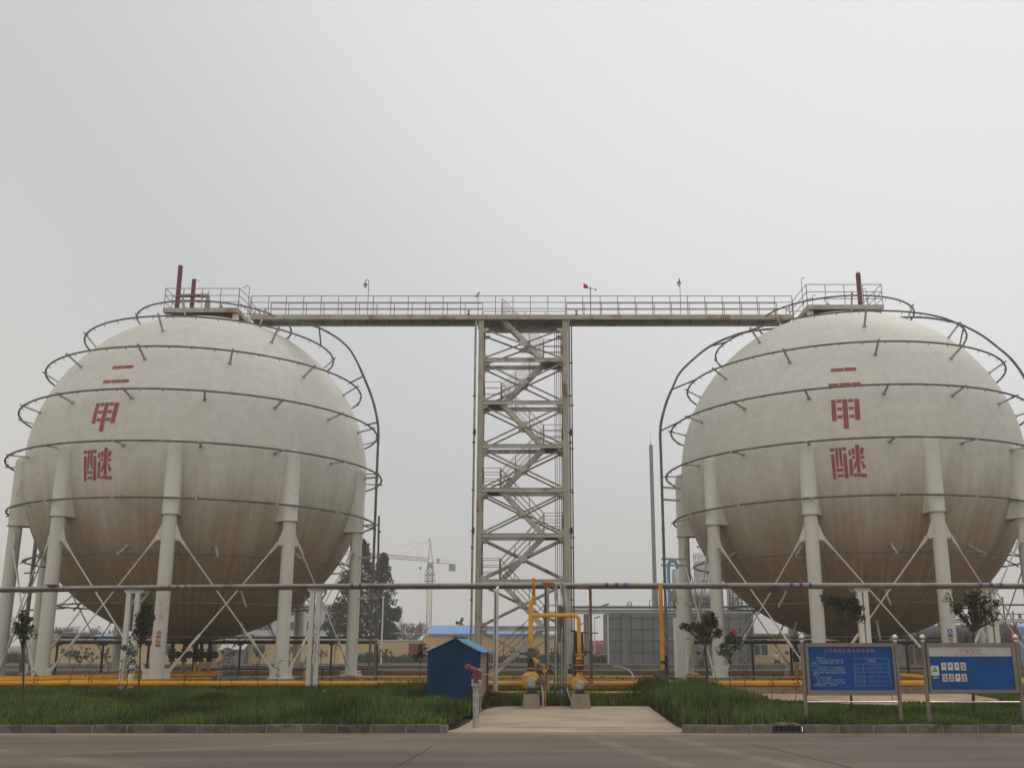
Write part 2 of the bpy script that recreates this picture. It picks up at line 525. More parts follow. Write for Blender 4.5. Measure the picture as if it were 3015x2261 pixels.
def text_mb(txt, size, place):
    """flat lettering as mesh; place(x, y) -> world point"""
    cu = bpy.data.curves.new('writing', 'FONT')
    cu.body = txt
    cu.size = size
    cu.align_x = 'CENTER'
    cu.align_y = 'CENTER'
    cu.resolution_u = 3
    ob = bpy.data.objects.new('writing', cu)
    COL.objects.link(ob)
    dg = bpy.context.evaluated_depsgraph_get()
    dg.update()
    me = bpy.data.meshes.new_from_object(ob.evaluated_get(dg))
    mb = MB()
    mb.add([place(v.co.x, v.co.y) for v in me.vertices], [tuple(p.vertices) for p in me.polygons])
    bpy.data.objects.remove(ob)
    bpy.data.curves.remove(cu)
    bpy.data.meshes.remove(me)
    return mb

# ------------------------------------------------------------------ ground, road, kerb, pad
def road_mat():
    m = bpy.data.materials.new('road_asphalt')
    m.use_nodes = True
    nt = m.node_tree
    L = nt.links.new
    b = nt.nodes['Principled BSDF']
    b.inputs['Roughness'].default_value = 0.85; b.inputs['Specular IOR Level'].default_value = .15
    g = _n(nt, 'ShaderNodeNewGeometry', -1200)
    def noise(stretch, sc, det=5):
        mp = _n(nt, 'ShaderNodeMapping', -1000); mp.inputs['Scale'].default_value = stretch
        L(g.outputs['Position'], mp.inputs['Vector'])
        n = _n(nt, 'ShaderNodeTexNoise', -800); n.inputs['Scale'].default_value = sc; n.inputs['Detail'].default_value = det
        L(mp.outputs[0], n.inputs['Vector']); return n.outputs[0]
    def rng(v, a, b_, c, d):
        n = _n(nt, 'ShaderNodeMapRange', -600)
        for i, q in enumerate((a, b_, c, d)): n.inputs[i + 1].default_value = q
        L(v, n.inputs[0]); return n.outputs[0]
    def mth(op, a, b_):
        n = _n(nt, 'ShaderNodeMath', -400, operation=op)
        for i, q in enumerate((a, b_)):
            if isinstance(q, (int, float)): n.inputs[i].default_value = q
            else: L(q, n.inputs[i])
        return n.outputs[0]
    sw = noise((.10, 1, 1), 1.1)
    fine = noise((1, 1, 1), 22, 4)
    grit = noise((1, 1, 1), 70, 2)
    cl = noise((.5, 1, 1), .35, 4)
    base = mth('MULTIPLY', rng(sw, .3, .7, .80, 1.22), rng(fine, .3, .7, .86, 1.14))
    base = mth('MULTIPLY', base, rng(cl, .3, .7, .86, 1.16))
    base = mth('MULTIPLY', base, rng(grit, .35, .65, .82, 1.18))
    # dusty tyre tracks swinging out of the yard entrance
    tr = None
    for cx, cy, r, w in ((31, 26, 30.2, .16), (31, 26, 28.6, .18), (-22, -3, 24.6, .2), (-22, -3, 22.9, .25), (-16, 40, 23.4, .16)):
        dv = _n(nt, 'ShaderNodeVectorMath', -900, operation='DISTANCE'); dv.inputs[1].default_value = (cx, cy, 0)
        L(g.outputs['Position'], dv.inputs[0])
        k = rng(mth('ABSOLUTE', mth('SUBTRACT', dv.outputs['Value'], r), 0), w * .4, w * 1.7, 1, 0)
        tr = k if tr is None else mth('MAXIMUM', tr, k)
    tr = mth('MULTIPLY', tr, rng(noise((1, 1, 1), 1.6), .35, .65, .1, .55))
    sx = _n(nt, 'ShaderNodeSeparateXYZ', -900)
    L(g.outputs['Position'], sx.inputs[0])
    edge = mth('ADD', sx.outputs['Y'], mth('MULTIPLY', mth('SUBTRACT', noise((.6, 1, 1), 1.3), .5), 1.6))
    dust = mth('MAXIMUM', mth('MULTIPLY', rng(edge, 20.7, 21.9, 0, 1), .85), tr)
    mx = _n(nt, 'ShaderNodeMix', -100, data_type='RGBA')
    mx.inputs[6].default_value = (0.150, 0.125, 0.100, 1)
    mx.inputs[7].default_value = (0.28, 0.225, 0.165, 1)
    L(dust, mx.inputs[0])
    vm = _n(nt, 'ShaderNodeVectorMath', 100, operation='SCALE')
    L(mx.outputs[2], vm.inputs[0]); L(base, vm.inputs['Scale'])
    L(vm.outputs[0], b.inputs['Base Color'])
    bp = _n(nt, 'ShaderNodeBump', 100, -300); bp.inputs['Strength'].default_value = .5; bp.inputs['Distance'].default_value = .01
    L(grit, bp.inputs['Height']); L(bp.outputs[0], b.inputs['Normal'])
    return m


M['road'] = road_mat()
M['pad'] = mat('pad_concrete', (0.43, 0.345, 0.25), 0.9, var=0.14, scale=1.1, rust=(0.33, 0.27, 0.20), rust_amt=0.42, rust_scale=.9, stretch=(.45, 1, 1), fine=.10, bump=.4)

b = MB()
b.add([(-900, -30, 0), (900, -30, 0), (900, 22.02, 0), (-900, 22.02, 0)], [(0, 1, 2, 3)])
structure('road', b, M['road'])


def padz(Y): return .012 + (Y - 21.9) * .0485


def gh(x, Y):
    if -2.05 < x < 3.45 and Y < 27: return padz(max(Y, 21.9)) - .12
    return zg(Y)


b = MB()
xs = [-900, -120, -40, -20, -10, -5, -2.5, -2.06, -2.04, 0, 2, 3.44, 3.46, 5, 10, 20, 40, 120, 900]
ys = [22.0, 22.3, 24, 26, 26.9, 27.1, 29, 31, 33.15, 33.25, 40, 50, 57.9, 58.1, 63.9, 64.1, 80, 100, 130, 160, 200, 300, 500, 900]
vs = [(x, y, gh(x, y)) for y in ys for x in xs]
nx = len(xs)
b.add(vs, [(j * nx + i, j * nx + i + 1, (j + 1) * nx + i + 1, (j + 1) * nx + i) for j in range(len(ys) - 1) for i in range(nx - 1)])
structure('ground', b, M['soil'])

# concrete entrance pad: a sloping slab with flared front corners
pts = [(-2.0, 21.95), (-1.72, 22.5), (-1.52, 23.6), (-1.40, 25.2), (-1.28, 26.1), (-1.0, 26.7), (-.7, 26.85), (3.05, 26.85), (3.12, 25), (3.2, 23), (3.42, 21.95)]
n = len(pts)
b = MB()
b.add([(x, y, padz(y)) for x, y in pts] + [(x, y, padz(y) - .1) for x, y in pts],
      [tuple(range(n - 1, -1, -1))] + [(i, (i + 1) % n, n + (i + 1) % n, n + i) for i in range(n)])
structure('pavement', b, M['pad'])
b = MB()                                       # expansion joint and a crack across the pad
jp = [(-.75, 22.75), (.2, 22.7), (1.2, 22.74), (2.3, 22.66), (3.2, 22.62)]
for (xa, ya), (xb, yb) in zip(jp[:-1], jp[1:]):
    b.add([(xa, ya - .012, padz(ya) + .004), (xb, yb - .012, padz(yb) + .004), (xb, yb + .018, padz(yb) + .004), (xa, ya + .018, padz(ya) + .004)], [(0, 1, 2, 3)])
structure('pavement_joint', b, M['soil'])
b = MB()
for pl in ([(-2.45, 13.5), (-2.3, 15.0), (-2.12, 16.6), (-1.98, 18.3), (-1.93, 19.2)], [(5.6, 13.5), (5.1, 15.2), (4.75, 16.9), (4.45, 18.4), (4.15, 19.6)]):
    for (xa, ya), (xb, yb) in zip(pl[:-1], pl[1:]):
        b.add([(xa - .014, ya, .004), (xa + .014, ya, .004), (xb + .012, yb, .004), (xb - .012, yb, .004)], [(0, 1, 2, 3)])
structure('road_crack', b, M['soil'])

# kerbstones
b, j = MB(), MB()
def stones(x0, x1, gap=None):
    x = x0
    k = 0
    while x < x1 - .1:
        e = min(x + .755, x1)
        if not (gap and e > gap[0] and x < gap[1]):
            dy, dz = random.uniform(-.012, .012), random.uniform(-.012, .01)
            y0, y1, z1 = 21.9 + dy, 22.02 + dy, .172 + dz
            c = .022
            prof = [(y0, -.05), (y0, z1 - c), (y0 + c * .4, z1 - c * .35), (y0 + c, z1), (y1, z1), (y1, -.05)]
            m_ = len(prof)
            b.add([(x + .012, y, z) for y, z in prof] + [(e - .012, y, z) for y, z in prof],
                  [tuple(range(m_)), tuple(range(2 * m_ - 1, m_ - 1, -1))] + [((i + 1) % m_, i, m_ + i, m_ + (i + 1) % m_) for i in range(m_)])
            j.bx(e - .0115, e + .0115, 21.905, 22.0, -.05, .158)
        x += .755
        k += 1
stones(-36, -1.88)
stones(3.2, X(2272, 21.9, .1))
stones(X(2366, 21.9, .1), 34)
structure('kerb', b, M['kerb'])
structure('kerb_mortar', j, M['kerb_dark'])

# storm drain let into the kerb
xa, xb = X(2272, 21.9, .1), X(2366, 21.9, .1)
t = thing('storm_drain', ((xa + xb) / 2, 21.96, 0), 'kerb drain inlet with iron bars under a cracked concrete cap', 'drain')
b = MB()
b.add([(xa + .01, 21.86, .15), (xb - .01, 21.86, .15), (xb - .01, 22.3, .16), (xa + .01, 22.3, .16), (xa + .06, 21.9, .19), (xb - .25, 21.88, .195), (xb - .12, 22.25, .22), (xa + .2, 22.22, .235)],
      [(0, 3, 2, 1), (4, 5, 6, 7), (0, 1, 5, 4), (1, 2, 6, 5), (2, 3, 7, 6), (3, 0, 4, 7)])
b.build('cap', M['kerb'], t)
b = MB(); b.bx(xa + .02, xb - .02, 21.97, 22.01, -.02, .149); b.build('opening', M['sign_black'], t)
b = MB()
for i in range(7):
    x = xa + .06 + i * (xb - xa - .12) / 6
    b.bx(x - .018, x + .018, 21.90, 21.93, 0.0, .149)
b.bx(xa + .02, xb - .02, 21.895, 21.935, .0, .03)
b.build('grating', M['dark'], t)

# bare sandy strip in front of the low wall on the right, and low walls round the tank yard
b = MB()
sp = [(5.2, 31.15), (5.9, 29.6), (7.0, 27.6), (9.4, 27.0), (11.6, 27.3), (13.2, 28.6), (14.4, 31.15)]
b.add([(x, y, zg(y) + .012) for x, y in sp] + [(9.6, 29.6, zg(29.6) + .05)], [(i, i + 1, len(sp)) for i in range(len(sp) - 1)] + [(len(sp) - 1, 0, len(sp))])
structure('sand', b, M['sand'])
zt = Zp(2023, 31.2)
single('bund_wall', MB().bx(3.9, 40, 31.2, 31.42, .2, zt), M['concrete'], 'low weathered concrete wall under the yellow pipe behind the signboards', 'wall')
b = MB()
b.bx(-70, 75, 58, 58.3, -.1, Zp(1974, 58))
for i in range(30): b.bx(-69 + i * 5, -68.75 + i * 5, 57.94, 57.995, -.1, Zp(1974, 58) + .02)
single('bund_wall', b, M['bund_brown'], 'long low brown wall closing the yard behind both tanks', 'wall')
b = MB()
b.bx(X(1690, 63, .4), X(2750, 63, .4), 63, 63.4, -.2, Zp(1956, 63))
single('retaining_wall', b, M['bund_grey'], 'dark grey low wall below the grey panelled structure and yellow cottage', 'wall')
b = MB()
b.bx(X(-40, 64, .4), X(1690, 64, .4), 64.1, 64.4, -.1, Zp(1962, 64))
b.bx(X(-40, 64, .4), X(1690, 64, .4), 64.05, 64.45, Zp(1962, 64) + .003, Zp(1958, 64))
single('retaining_wall', b, M['bund_grey'], 'grey low road-edge wall with pale coping in front of the long yellow wall', 'wall')

# ------------------------------------------------------------------ grass
def blades(name, label, n, xr, yr, hfun, mask, m, w=(.012, .026), lean=.35, zoff=0.0):
    x = RNG.uniform(*xr, n)
    y = RNG.uniform(*yr, n)
    keep = mask(x, y)
    x, y = x[keep], y[keep]
    n = len(x)
    z = np.array([zg(q) for q in y]) + zoff
    h = hfun(x, y) * RNG.uniform(.45, 1.15, n)
    a = RNG.uniform(0, 2 * np.pi, n)
    l = RNG.uniform(0, lean, n) * h
    la = RNG.uniform(0, 2 * np.pi, n)
    ww = RNG.uniform(*w, n)
    dx, dy = np.cos(a) * ww, np.sin(a) * ww
    tx, ty = np.cos(la) * l, np.sin(la) * l
    V = np.stack([np.stack([x - dx, y - dy, z], 1), np.stack([x + dx, y + dy, z], 1),
                  np.stack([x + tx * .4 + dx * .7, y + ty * .4 + dy * .7, z + h * .6], 1),
                  np.stack([x + tx, y + ty, z + h], 1),
                  np.stack([x + tx * .4 - dx * .7, y + ty * .4 - dy * .7, z + h * .6], 1)], 1).reshape(-1, 3)
    k = np.arange(n)[:, None] * 5
    T = np.concatenate([k + np.array([[0, 1, 2]]), k + np.array([[0, 2, 4]]), k + np.array([[4, 2, 3]])])
    o = MB().arrays(V, T).build(name, m)
    return tag(o, label, 'grass', kind='stuff')


def smooth(x, y, s, ph):
    return np.sin(x * s + ph) * np.cos(y * s * 1.7 + ph * 2.1) + .6 * np.sin(x * s * 2.3 + y * s * 1.1 + ph)


def hL(x, y):
    d = np.clip((y - 22.0) / 1.6, 0.25, 1)
    g = .30 + .07 * smooth(x, y, .8, 1.0) + .05 * smooth(x, y, 2.1, .3)
    tall = np.exp(-((x + 4.2) ** 2) / 7) * .14
    return np.clip((g + tall) * (.35 + .65 * d), .08, .6) * np.where(y > 29.5, .62, 1)


def mL(x, y):
    bare = smooth(x, y, 1.3, 2.2) > 1.35
    edge = -1.95 + np.clip((y - 22.0) / 5, 0, 1) * .65 + .06 * np.sin(y * 7)
    return (x < edge) & ~bare


blades('grass', 'long unmown green grass on the left verge behind the kerb', 150000, (-21, -1.2), (22.04, 32.6), hL, mL, M['grass'])


def hR(x, y):
    g = .17 + .05 * smooth(x, y, 1.1, .5)
    tall = np.exp(-((x - 4.0) ** 2) / 2.6) * .36 + np.exp(-((x - 5.4) ** 2) / 2.0) * .10
    return np.clip((g + tall) * (.45 + .55 * np.clip((y - 22.0) / 1.0, 0, 1)) * np.where((y > 25.5) & (x > 6), .6, 1), .06, .62)


def mR(x, y):
    edge = 3.42 - np.clip((y - 22) / 5, 0, 1) * .3 + .07 * np.sin(y * 6)
    sandy = (y > 28.3 - 1.3 * np.exp(-((x - 9.3) ** 2) / 9) + .35 * np.sin(x * 1.9) + .2 * np.sin(x * 5.1)) & (x > 5.5) & (x < 13.4)
    bare = smooth(x, y, 1.5, 4.0) > 1.45
    return (x > edge) & ~bare & ~sandy & (y < 31.1)


blades('grass', 'green grass on the right verge round the signboard posts', 115000, (3.0, 17.5), (22.04, 31.1), hR, mR, M['grass'])
blades('grass', 'dark grass strip along the yellow pipe behind the valve blocks', 16000, (-1.5, 4.2), (27.0, 31.3), lambda x, y: .24 + .05 * smooth(x, y, 2, 1), lambda x, y: np.ones_like(x, bool), M['grass'])
blades('grass', 'weeds along the foot of the far yellow wall', 26000, (-75, 14), (104, 109.6), lambda x, y: .8 + .25 * smooth(x, y, .5, 1), lambda x, y: smooth(x, y, .6, 2) > -1.0, M['grass_far'], w=(.05, .12))
blades('grass', 'pale weeds inside the tank yard near the legs', 6000, (-26, 26), (34, 57), lambda x, y: .22 + 0 * x, lambda x, y: smooth(x, y, .9, 3) > .5, M['grass_far'], w=(.02, .04))

# ------------------------------------------------------------------ spherical tanks
def ray_az(px, py, C):
    """azimuth and elevation on a tank shell of a survey sight line"""
    d = Vector(((px - CX) / F, 0, 0)) + Vector((0, CP, SP)) + Vector((0, -SP, CP)) * (-(py - CY) / F)
    o = Vector((0, 0, CAMZ)) - C
    a, bb, c = d.dot(d), 2 * o.dot(d), o.dot(o) - R * R
    t = (-bb - math.sqrt(bb * bb - 4 * a * c)) / (2 * a)
    q = o + d * t
    return math.atan2(q.y, q.x), math.asin(q.z / R)


STROKES = []
def _st(ox, oy, sc, quads):
    STROKES.extend([[(ox + x / sc, oy + y / sc) for x, y in q] for q in quads])
_st(2420, 1060, 7.213, [                                                         # er
    [(188, 188), (456, 172), (460, 240), (190, 256)], [(470, 168), (728, 157), (730, 226), (474, 236)],
    [(137, 508), (352, 496), (356, 562), (140, 574)], [(368, 494), (608, 484), (611, 552), (371, 561)], [(627, 484), (820, 474), (823, 540), (629, 551)],
    # jia
    [(194, 850), (286, 846), (318, 1290), (220, 1296)], [(308, 842), (412, 838), (416, 905), (312, 912)], [(320, 1008), (424, 1002), (428, 1070), (324, 1076)],
    [(332, 1174), (438, 1168), (440, 1238), (334, 1244)], [(430, 836), (534, 830), (578, 1452), (470, 1456)], [(556, 830), (664, 826), (668, 892), (560, 898)],
    [(565, 994), (670, 988), (674, 1056), (569, 1060)], [(578, 1160), (686, 1156), (688, 1222), (582, 1228)], [(684, 826), (790, 824), (816, 1264), (708, 1272)]])
_st(2420, 1290, 11.853, [                                                        # mi
    [(262, 356), (424, 342), (440, 446), (282, 470)], [(458, 336), (556, 332), (580, 900), (500, 900)], [(500, 895), (580, 895), (572, 1010), (528, 1036)],
    [(580, 322), (672, 322), (726, 880), (632, 880)], [(632, 875), (726, 875), (742, 985), (682, 985)], [(694, 318), (838, 308), (838, 420), (704, 430)],
    [(310, 564), (428, 552), (505, 1420), (410, 1434)], [(736, 536), (850, 524), (934, 1390), (812, 1396)], [(512, 1068), (746, 1050), (746, 1154), (520, 1170)],
    [(546, 1262), (766, 1244), (770, 1344), (564, 1358)],
    [(916, 424), (972, 402), (1044, 574), (944, 612)], [(1006, 384), (1122, 344), (1160, 556), (1082, 566)], [(1152, 230), (1290, 228), (1316, 700), (1196, 700)],
    [(1196, 700), (1316, 700), (1340, 960), (1120, 960)], [(1120, 955), (1222, 955), (1150, 1075), (1094, 1122)], [(1222, 955), (1340, 955), (1356, 1202), (1232, 1204)],
    [(1340, 322), (1476, 354), (1420, 564), (1330, 550)], [(1030, 628), (1166, 616), (1160, 700), (1068, 720)], [(1340, 608), (1472, 600), (1484, 706), (1346, 712)],
    [(1350, 764), (1392, 772), (1552, 1006), (1440, 1078)], [(950, 732), (1062, 724), (1090, 1304), (976, 1322)], [(1130, 1228), (1576, 1232), (1576, 1360), (1092, 1320)]])
AZR = ray_az(2489, 1218, C2)[0]


def lettering(C, az, lift=0.0):
    """one mesh per painted character"""
    out = []
    for first, last in ((0, 5), (5, 14), (14, len(STROKES))):
        b = MB()
        for q in STROKES[first:last]:
            ae = [ray_az(x, y, C2) for x, y in q]
            n = 5
            vs = []
            for i in range(n + 1):
                for k in range(n + 1):
                    u, v = i / n, k / n
                    a = (ae[0][0] * (1 - u) + ae[1][0] * u) * (1 - v) + (ae[3][0] * (1 - u) + ae[2][0] * u) * v
                    e = (ae[0][1] * (1 - u) + ae[1][1] * u) * (1 - v) + (ae[3][1] * (1 - u) + ae[2][1] * u) * v
                    a += az - AZR
                    if first == 0: e += lift
                    r = R + .012
                    vs.append(C + Vector((math.cos(a) * math.cos(e) * r, math.sin(a) * math.cos(e) * r, math.sin(e) * r)))
            b.add(vs, [(i * (n + 1) + k, (i + 1) * (n + 1) + k, (i + 1) * (n + 1) + k + 1, i * (n + 1) + k + 1) for i in range(n) for k in range(n)])
        out.append(b)
    return out


RINGS = [(64.3, 6), (46.4, 7), (30.5, 12), (15.3, 16), (0.2, 16), (-15, 16), (-30.5, 12), (-47, 8), (-63, 6)]
RD = 8.60


def pol(C, r, az, z):
    return Vector((C.x + r * math.cos(az), C.y + r * math.sin(az), z))


def rails(b, pts, h, levels, r=.02, step=.87, posts=None, closed=False):
    """a guard rail along a polyline: horizontal bars in b, post feet appended to posts"""
    for i in range(len(pts) - 1):
        p, q = Vector(pts[i]), Vector(pts[i + 1])
        for l in levels:
            b.cyl(p + Vector((0, 0, h * l)), q + Vector((0, 0, h * l)), r, n=6)
        n = max(1, round((q - p).length / step))
        for k in range(n + (1 if i == len(pts) - 2 else 0)):
            c = p.lerp(q, k / n)
            if posts is None: b.cyl(c, c + Vector((0, 0, h)), r, n=6)
            else: posts.append(c)


def post_copies(parent, feet, h, r, name='post', m='rail'):
    o = None
    for c in feet:
        if o is None:
            o = MB().cyl((0, 0, 0), (0, 0, h), r, n=6).build(name, M[m])
            o.parent = parent
            q = o
        else:
            q = o.copy()
            COL.objects.link(q)
            q.parent = parent
        q.location = c - ORG[parent.name]


def make_tank(C, az0, label, letter_az, plat, decal):
    t = thing('spherical_tank', (C.x, C.y, 0), label, 'storage tank', 'white spherical gas tanks')
    # shell, its origin at the sphere centre so that dirt follows height
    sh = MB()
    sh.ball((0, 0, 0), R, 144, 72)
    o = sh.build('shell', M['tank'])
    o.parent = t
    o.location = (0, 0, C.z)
    ORG[o.name] = Vector(C)
    for b in lettering(C, letter_az, .045 if decal == 0 else 0.0): b.build('character', M['letter'], t)
    # legs
    zt, zs, zb = C.z + .05, Zp(1515, 39.0), .50
    for k in range(10):
        a = az0 + k * math.radians(36)
        p = pol(C, R, a, 0)
        rad = Vector((math.cos(a), math.sin(a), 0))
        b = MB()
        b.lathe([(.275, zb), (.275, zs + .05)], (p.x, p.y, 0), 24)
        leg = b.build('leg', M['white_steel'], t)
        b = MB()
        prof = [(.335, zs), (.325, zs + .02), (.325, zt - .1), (.29, zt + .06), (.2, zt + .17), (.06, zt + .22), (.001, zt + .225)]
        b.lathe(prof, (p.x, p.y, 0), 24)
        b.bar(p + Vector((0, 0, (zs + zt - 1.2) / 2)), p - rad * 1.25 + Vector((0, 0, (zs + zt - 1.2) / 2)), .648, zt - 1.2 - zs)
        b.build('sleeve', M['white_steel'], leg)
        b = MB()
        b.lathe([(.37, zs - .012), (.37, zs + .012)], (p.x, p.y, 0), 24)
        b.bar(p + Vector((0, 0, zs - .004)), p - rad * 1.05 + Vector((0, 0, zs - .004)), .74, .026)
        b.build('rim_plate', M['bracket'], leg)
        b = MB()
        b.bx(p.x - .48, p.x + .48, p.y - .48, p.y + .48, -.05, .46)
        b.build('pier', M['concrete'], leg)
        b = MB()
        b.bx(p.x - .43, p.x + .43, p.y - .43, p.y + .43, .462, .497)
        tg = Vector((-rad.y, rad.x, 0))
        for s in (-1, 1):                          # lower pin plates
            v = [p + tg * (s * .26) + Vector((0, 0, .50)), p + tg * (s * .52) + Vector((0, 0, .50)), p + tg * (s * .50) + Vector((0, 0, .86)), p + tg * (s * .42) + Vector((0, 0, .92)), p + tg * (s * .26) + Vector((0, 0, .92))]
            v2 = [q + rad * .05 for q in v]
            v1 = [q - rad * .05 for q in v]
            n = 5
            b.add(v1 + v2, [tuple(range(n)), tuple(range(2 * n - 1, n - 1, -1))] + [((i + 1) % n, i, n + i, n + (i + 1) % n) for i in range(n)])
            c = p + tg * (s * .44) + Vector((0, 0, .82))
            b.cyl(c - rad * .1, c + rad * .1, .055, n=10)
            # upper gusset
            zu = 6.0
            v = [p + tg * (s * .24) + Vector((0, 0, zu + .72)), p + tg * (s * .40) + Vector((0, 0, zu + .28)), p + tg * (s * .52) + Vector((0, 0, zu)), p + tg * (s * .44) + Vector((0, 0, zu - .12)), p + tg * (s * .24) + Vector((0, 0, zu - .05))]
            v2 = [q + rad * .03 for q in v]
            v1 = [q - rad * .03 for q in v]
            b.add(v1 + v2, [tuple(range(n)), tuple(range(2 * n - 1, n - 1, -1))] + [((i + 1) % n, i, n + i, n + (i + 1) % n) for i in range(n)])
        b.build('gusset', M['white_steel'], leg)
    # crossed tie rods between neighbouring legs
    for k in range(10):
        a, a2 = az0 + k * math.radians(36), az0 + (k + 1) * math.radians(36)
        for (aa, sa, ab, sb, io) in ((a, 1, a2, -1, .05), (a2, -1, a, 1, -.05)):
            p = pol(C, R + io, aa, 6.0); q = pol(C, R + io, ab, .82)
            ta = Vector((-math.sin(aa), math.cos(aa), 0)) * (sa * .46)
            tb = Vector((-math.sin(ab), math.cos(ab), 0)) * (sb * .44)
            p, q = p + ta, q + tb
            d = (q - p).normalized()
            b = MB()
            b.cyl(p + d * .2, q - d * .2, .031, n=8)
            rr = Vector((math.cos(aa), math.sin(aa), 0))
            w = d.cross(rr).normalized()
            for e, s in ((p, 1), (q, -1)):         # flat forked ends
                f, g_ = e, e + d * (s * .55)
                b.add([f + w * .065 + rr * .04, f - w * .065 + rr * .04, g_ - w * .034 + rr * .04, g_ + w * .034 + rr * .04,
                       f + w * .065 - rr * .04, f - w * .065 - rr * .04, g_ - w * .034 - rr * .04, g_ + w * .034 - rr * .04],
                      [(0, 1, 2, 3), (7, 6, 5, 4), (0, 4, 5, 1), (1, 5, 6, 2), (2, 6, 7, 3), (3, 7, 4, 0)])
            rod = b.build('tie_rod', M['white_steel'], t)
            m0 = q - d * 1.75
            MB().cyl(m0, m0 + d * .62, .06, n=10).build('turnbuckle', M['white_steel'], rod)
    # cooling water rings
    for el, nb in RINGS:
        e = math.radians(el)
        r, z = RD * math.cos(e), C.z + RD * math.sin(e)
        N = 96
        b = MB()
        b.tube([pol(C, r, 2 * math.pi * i / N, z) for i in range(N)], .043 if el > -25 else .034, 8, True)
        nn = max(8, int(2 * math.pi * r / .95))
        for i in range(nn):                         # spray nozzles
            a = 2 * math.pi * (i + .4) / nn
            p = pol(C, r, a, z)
            u = Vector((math.cos(a) * math.cos(e), math.sin(a) * math.cos(e), math.sin(e)))
            b.cyl(p - u * .02, p - u * .13 - Vector((0, 0, .02)), .012, .018, n=5)
        ring = b.build('spray_ring', M['ring_pipe'], t)
        first = None
        for i in range(nb):
            a = math.radians(-95) + 2 * math.pi * i / nb
            if first is None:
                q = MB()
                q.bar((R - .03, 0, -.02), (RD + .15, 0, -.02), .085, .05)
                q.bx(R - .03, R + .05, -.08, .08, -.07, .03)
                q.bx(RD - .05, RD + .05, -.035, .035, -.05, .045)
                first = q.build('bracket', M['bracket'])
                c = first
            else:
                c = first.copy(); COL.objects.link(c)
            c.parent = ring
            c.location = (0, 0, C.z)
            c.rotation_euler = (0, -e, a)
    # top platform
    x0, x1, y0, y1, zd = plat
    b = MB()
    hgt = .22
    for (p, q) in (((x0, y0), (x1, y0)), ((x0, y1), (x1, y1))):
        b.bx(p[0], q[0], p[1] - .04, p[1] + .04, zd - hgt, zd)
    for x in (x0 + .04, x1 - .04): b.bx(x - .04, x + .04, y0 + .042, y1 - .042, zd - hgt, zd)
    pf = b.build('platform', M['deck_edge'], t)
    b = MB(); b.bx(x0 + .085, x1 - .085, y0 + .045, y1 - .045, zd - .1, zd - .06); 
    for i in range(1, 4):
        y = y0 + (y1 - y0) * i / 4
        b.bx(x0 + .085, x1 - .085, y - .04, y + .04, zd - .22, zd - .103)
    b.build('floor_plate', M['deck_under'], pf)
    for (x, y) in ((x0 + .2, y0 + .3), (x1 - .2, y0 + .3), (x0 + .2, y1 - .3), (x1 - .2, y1 - .3)):
        dd = math.hypot(x - C.x, y - C.y)
        zz = C.z + math.sqrt(R * R - dd * dd) - .03
        b = MB(); b.bx(x - .13, x + .13, y - .1, y + .1, zz, zd - .225); b.build('support_leg', M['white_steel'], pf)
    return t, pf


def finish_platform(pf, runs, h):
    for pts in runs:
        b = MB()
        rails(b, pts, h, (1, .64, .31), .018, .9)
        b.build('guard_rail', M['rail'], pf)


ZD = Zp(907, 44.7)
ZDR = Zp(898, 44.0)
AZL = ray_az(306.5, 1222, C1)[0]
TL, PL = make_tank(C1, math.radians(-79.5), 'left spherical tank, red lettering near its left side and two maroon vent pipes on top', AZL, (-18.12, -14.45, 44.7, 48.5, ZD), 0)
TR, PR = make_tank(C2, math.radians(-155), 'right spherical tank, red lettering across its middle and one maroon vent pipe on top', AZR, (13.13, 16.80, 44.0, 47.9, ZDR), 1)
finish_platform(PL, [[(-14.47, 44.72, ZD), (-18.10, 44.72, ZD), (-18.10, 48.48, ZD), (-14.47, 48.48, ZD), (-14.47, 46.5, ZD)]], 1.02)
finish_platform(PL, [[(-14.47, 44.72, ZD), (-14.0, 45.22, ZD - .42)]], 1.02)
finish_platform(PR, [[(13.15, 44.02, ZDR), (16.78, 44.02, ZDR), (16.78, 47.88, ZDR), (13.15, 47.88, ZDR), (13.15, 46.5, ZDR)]], 1.05)
finish_platform(PR, [[(13.15, 44.02, ZDR), (12.75, 45.22, ZDR - .45)]], 1.05)


def relief_valve(b, x, y, z0, h, r):
    b.lathe([(r * 1.5, z0), (r * 1.5, z0 + .06 * h), (r * .8, z0 + .07 * h), (r * .8, z0 + .16 * h), (r * 1.5, z0 + .17 * h), (r * 1.5, z0 + .22 * h), (r * 1.25, z0 + .24 * h), (r * 1.4, z0 + .38 * h),
             (r * 1.25, z0 + .5 * h), (r * 1.35, z0 + .51 * h), (r * 1.35, z0 + .55 * h), (r * .9, z0 + .56 * h), (r * .95, z0 + .78 * h), (r * .6, z0 + .84 * h), (r * .35, z0 + .86 * h), (r * .22, z0 + h), (.005, z0 + 1.01 * h)], (x, y, 0), 14)


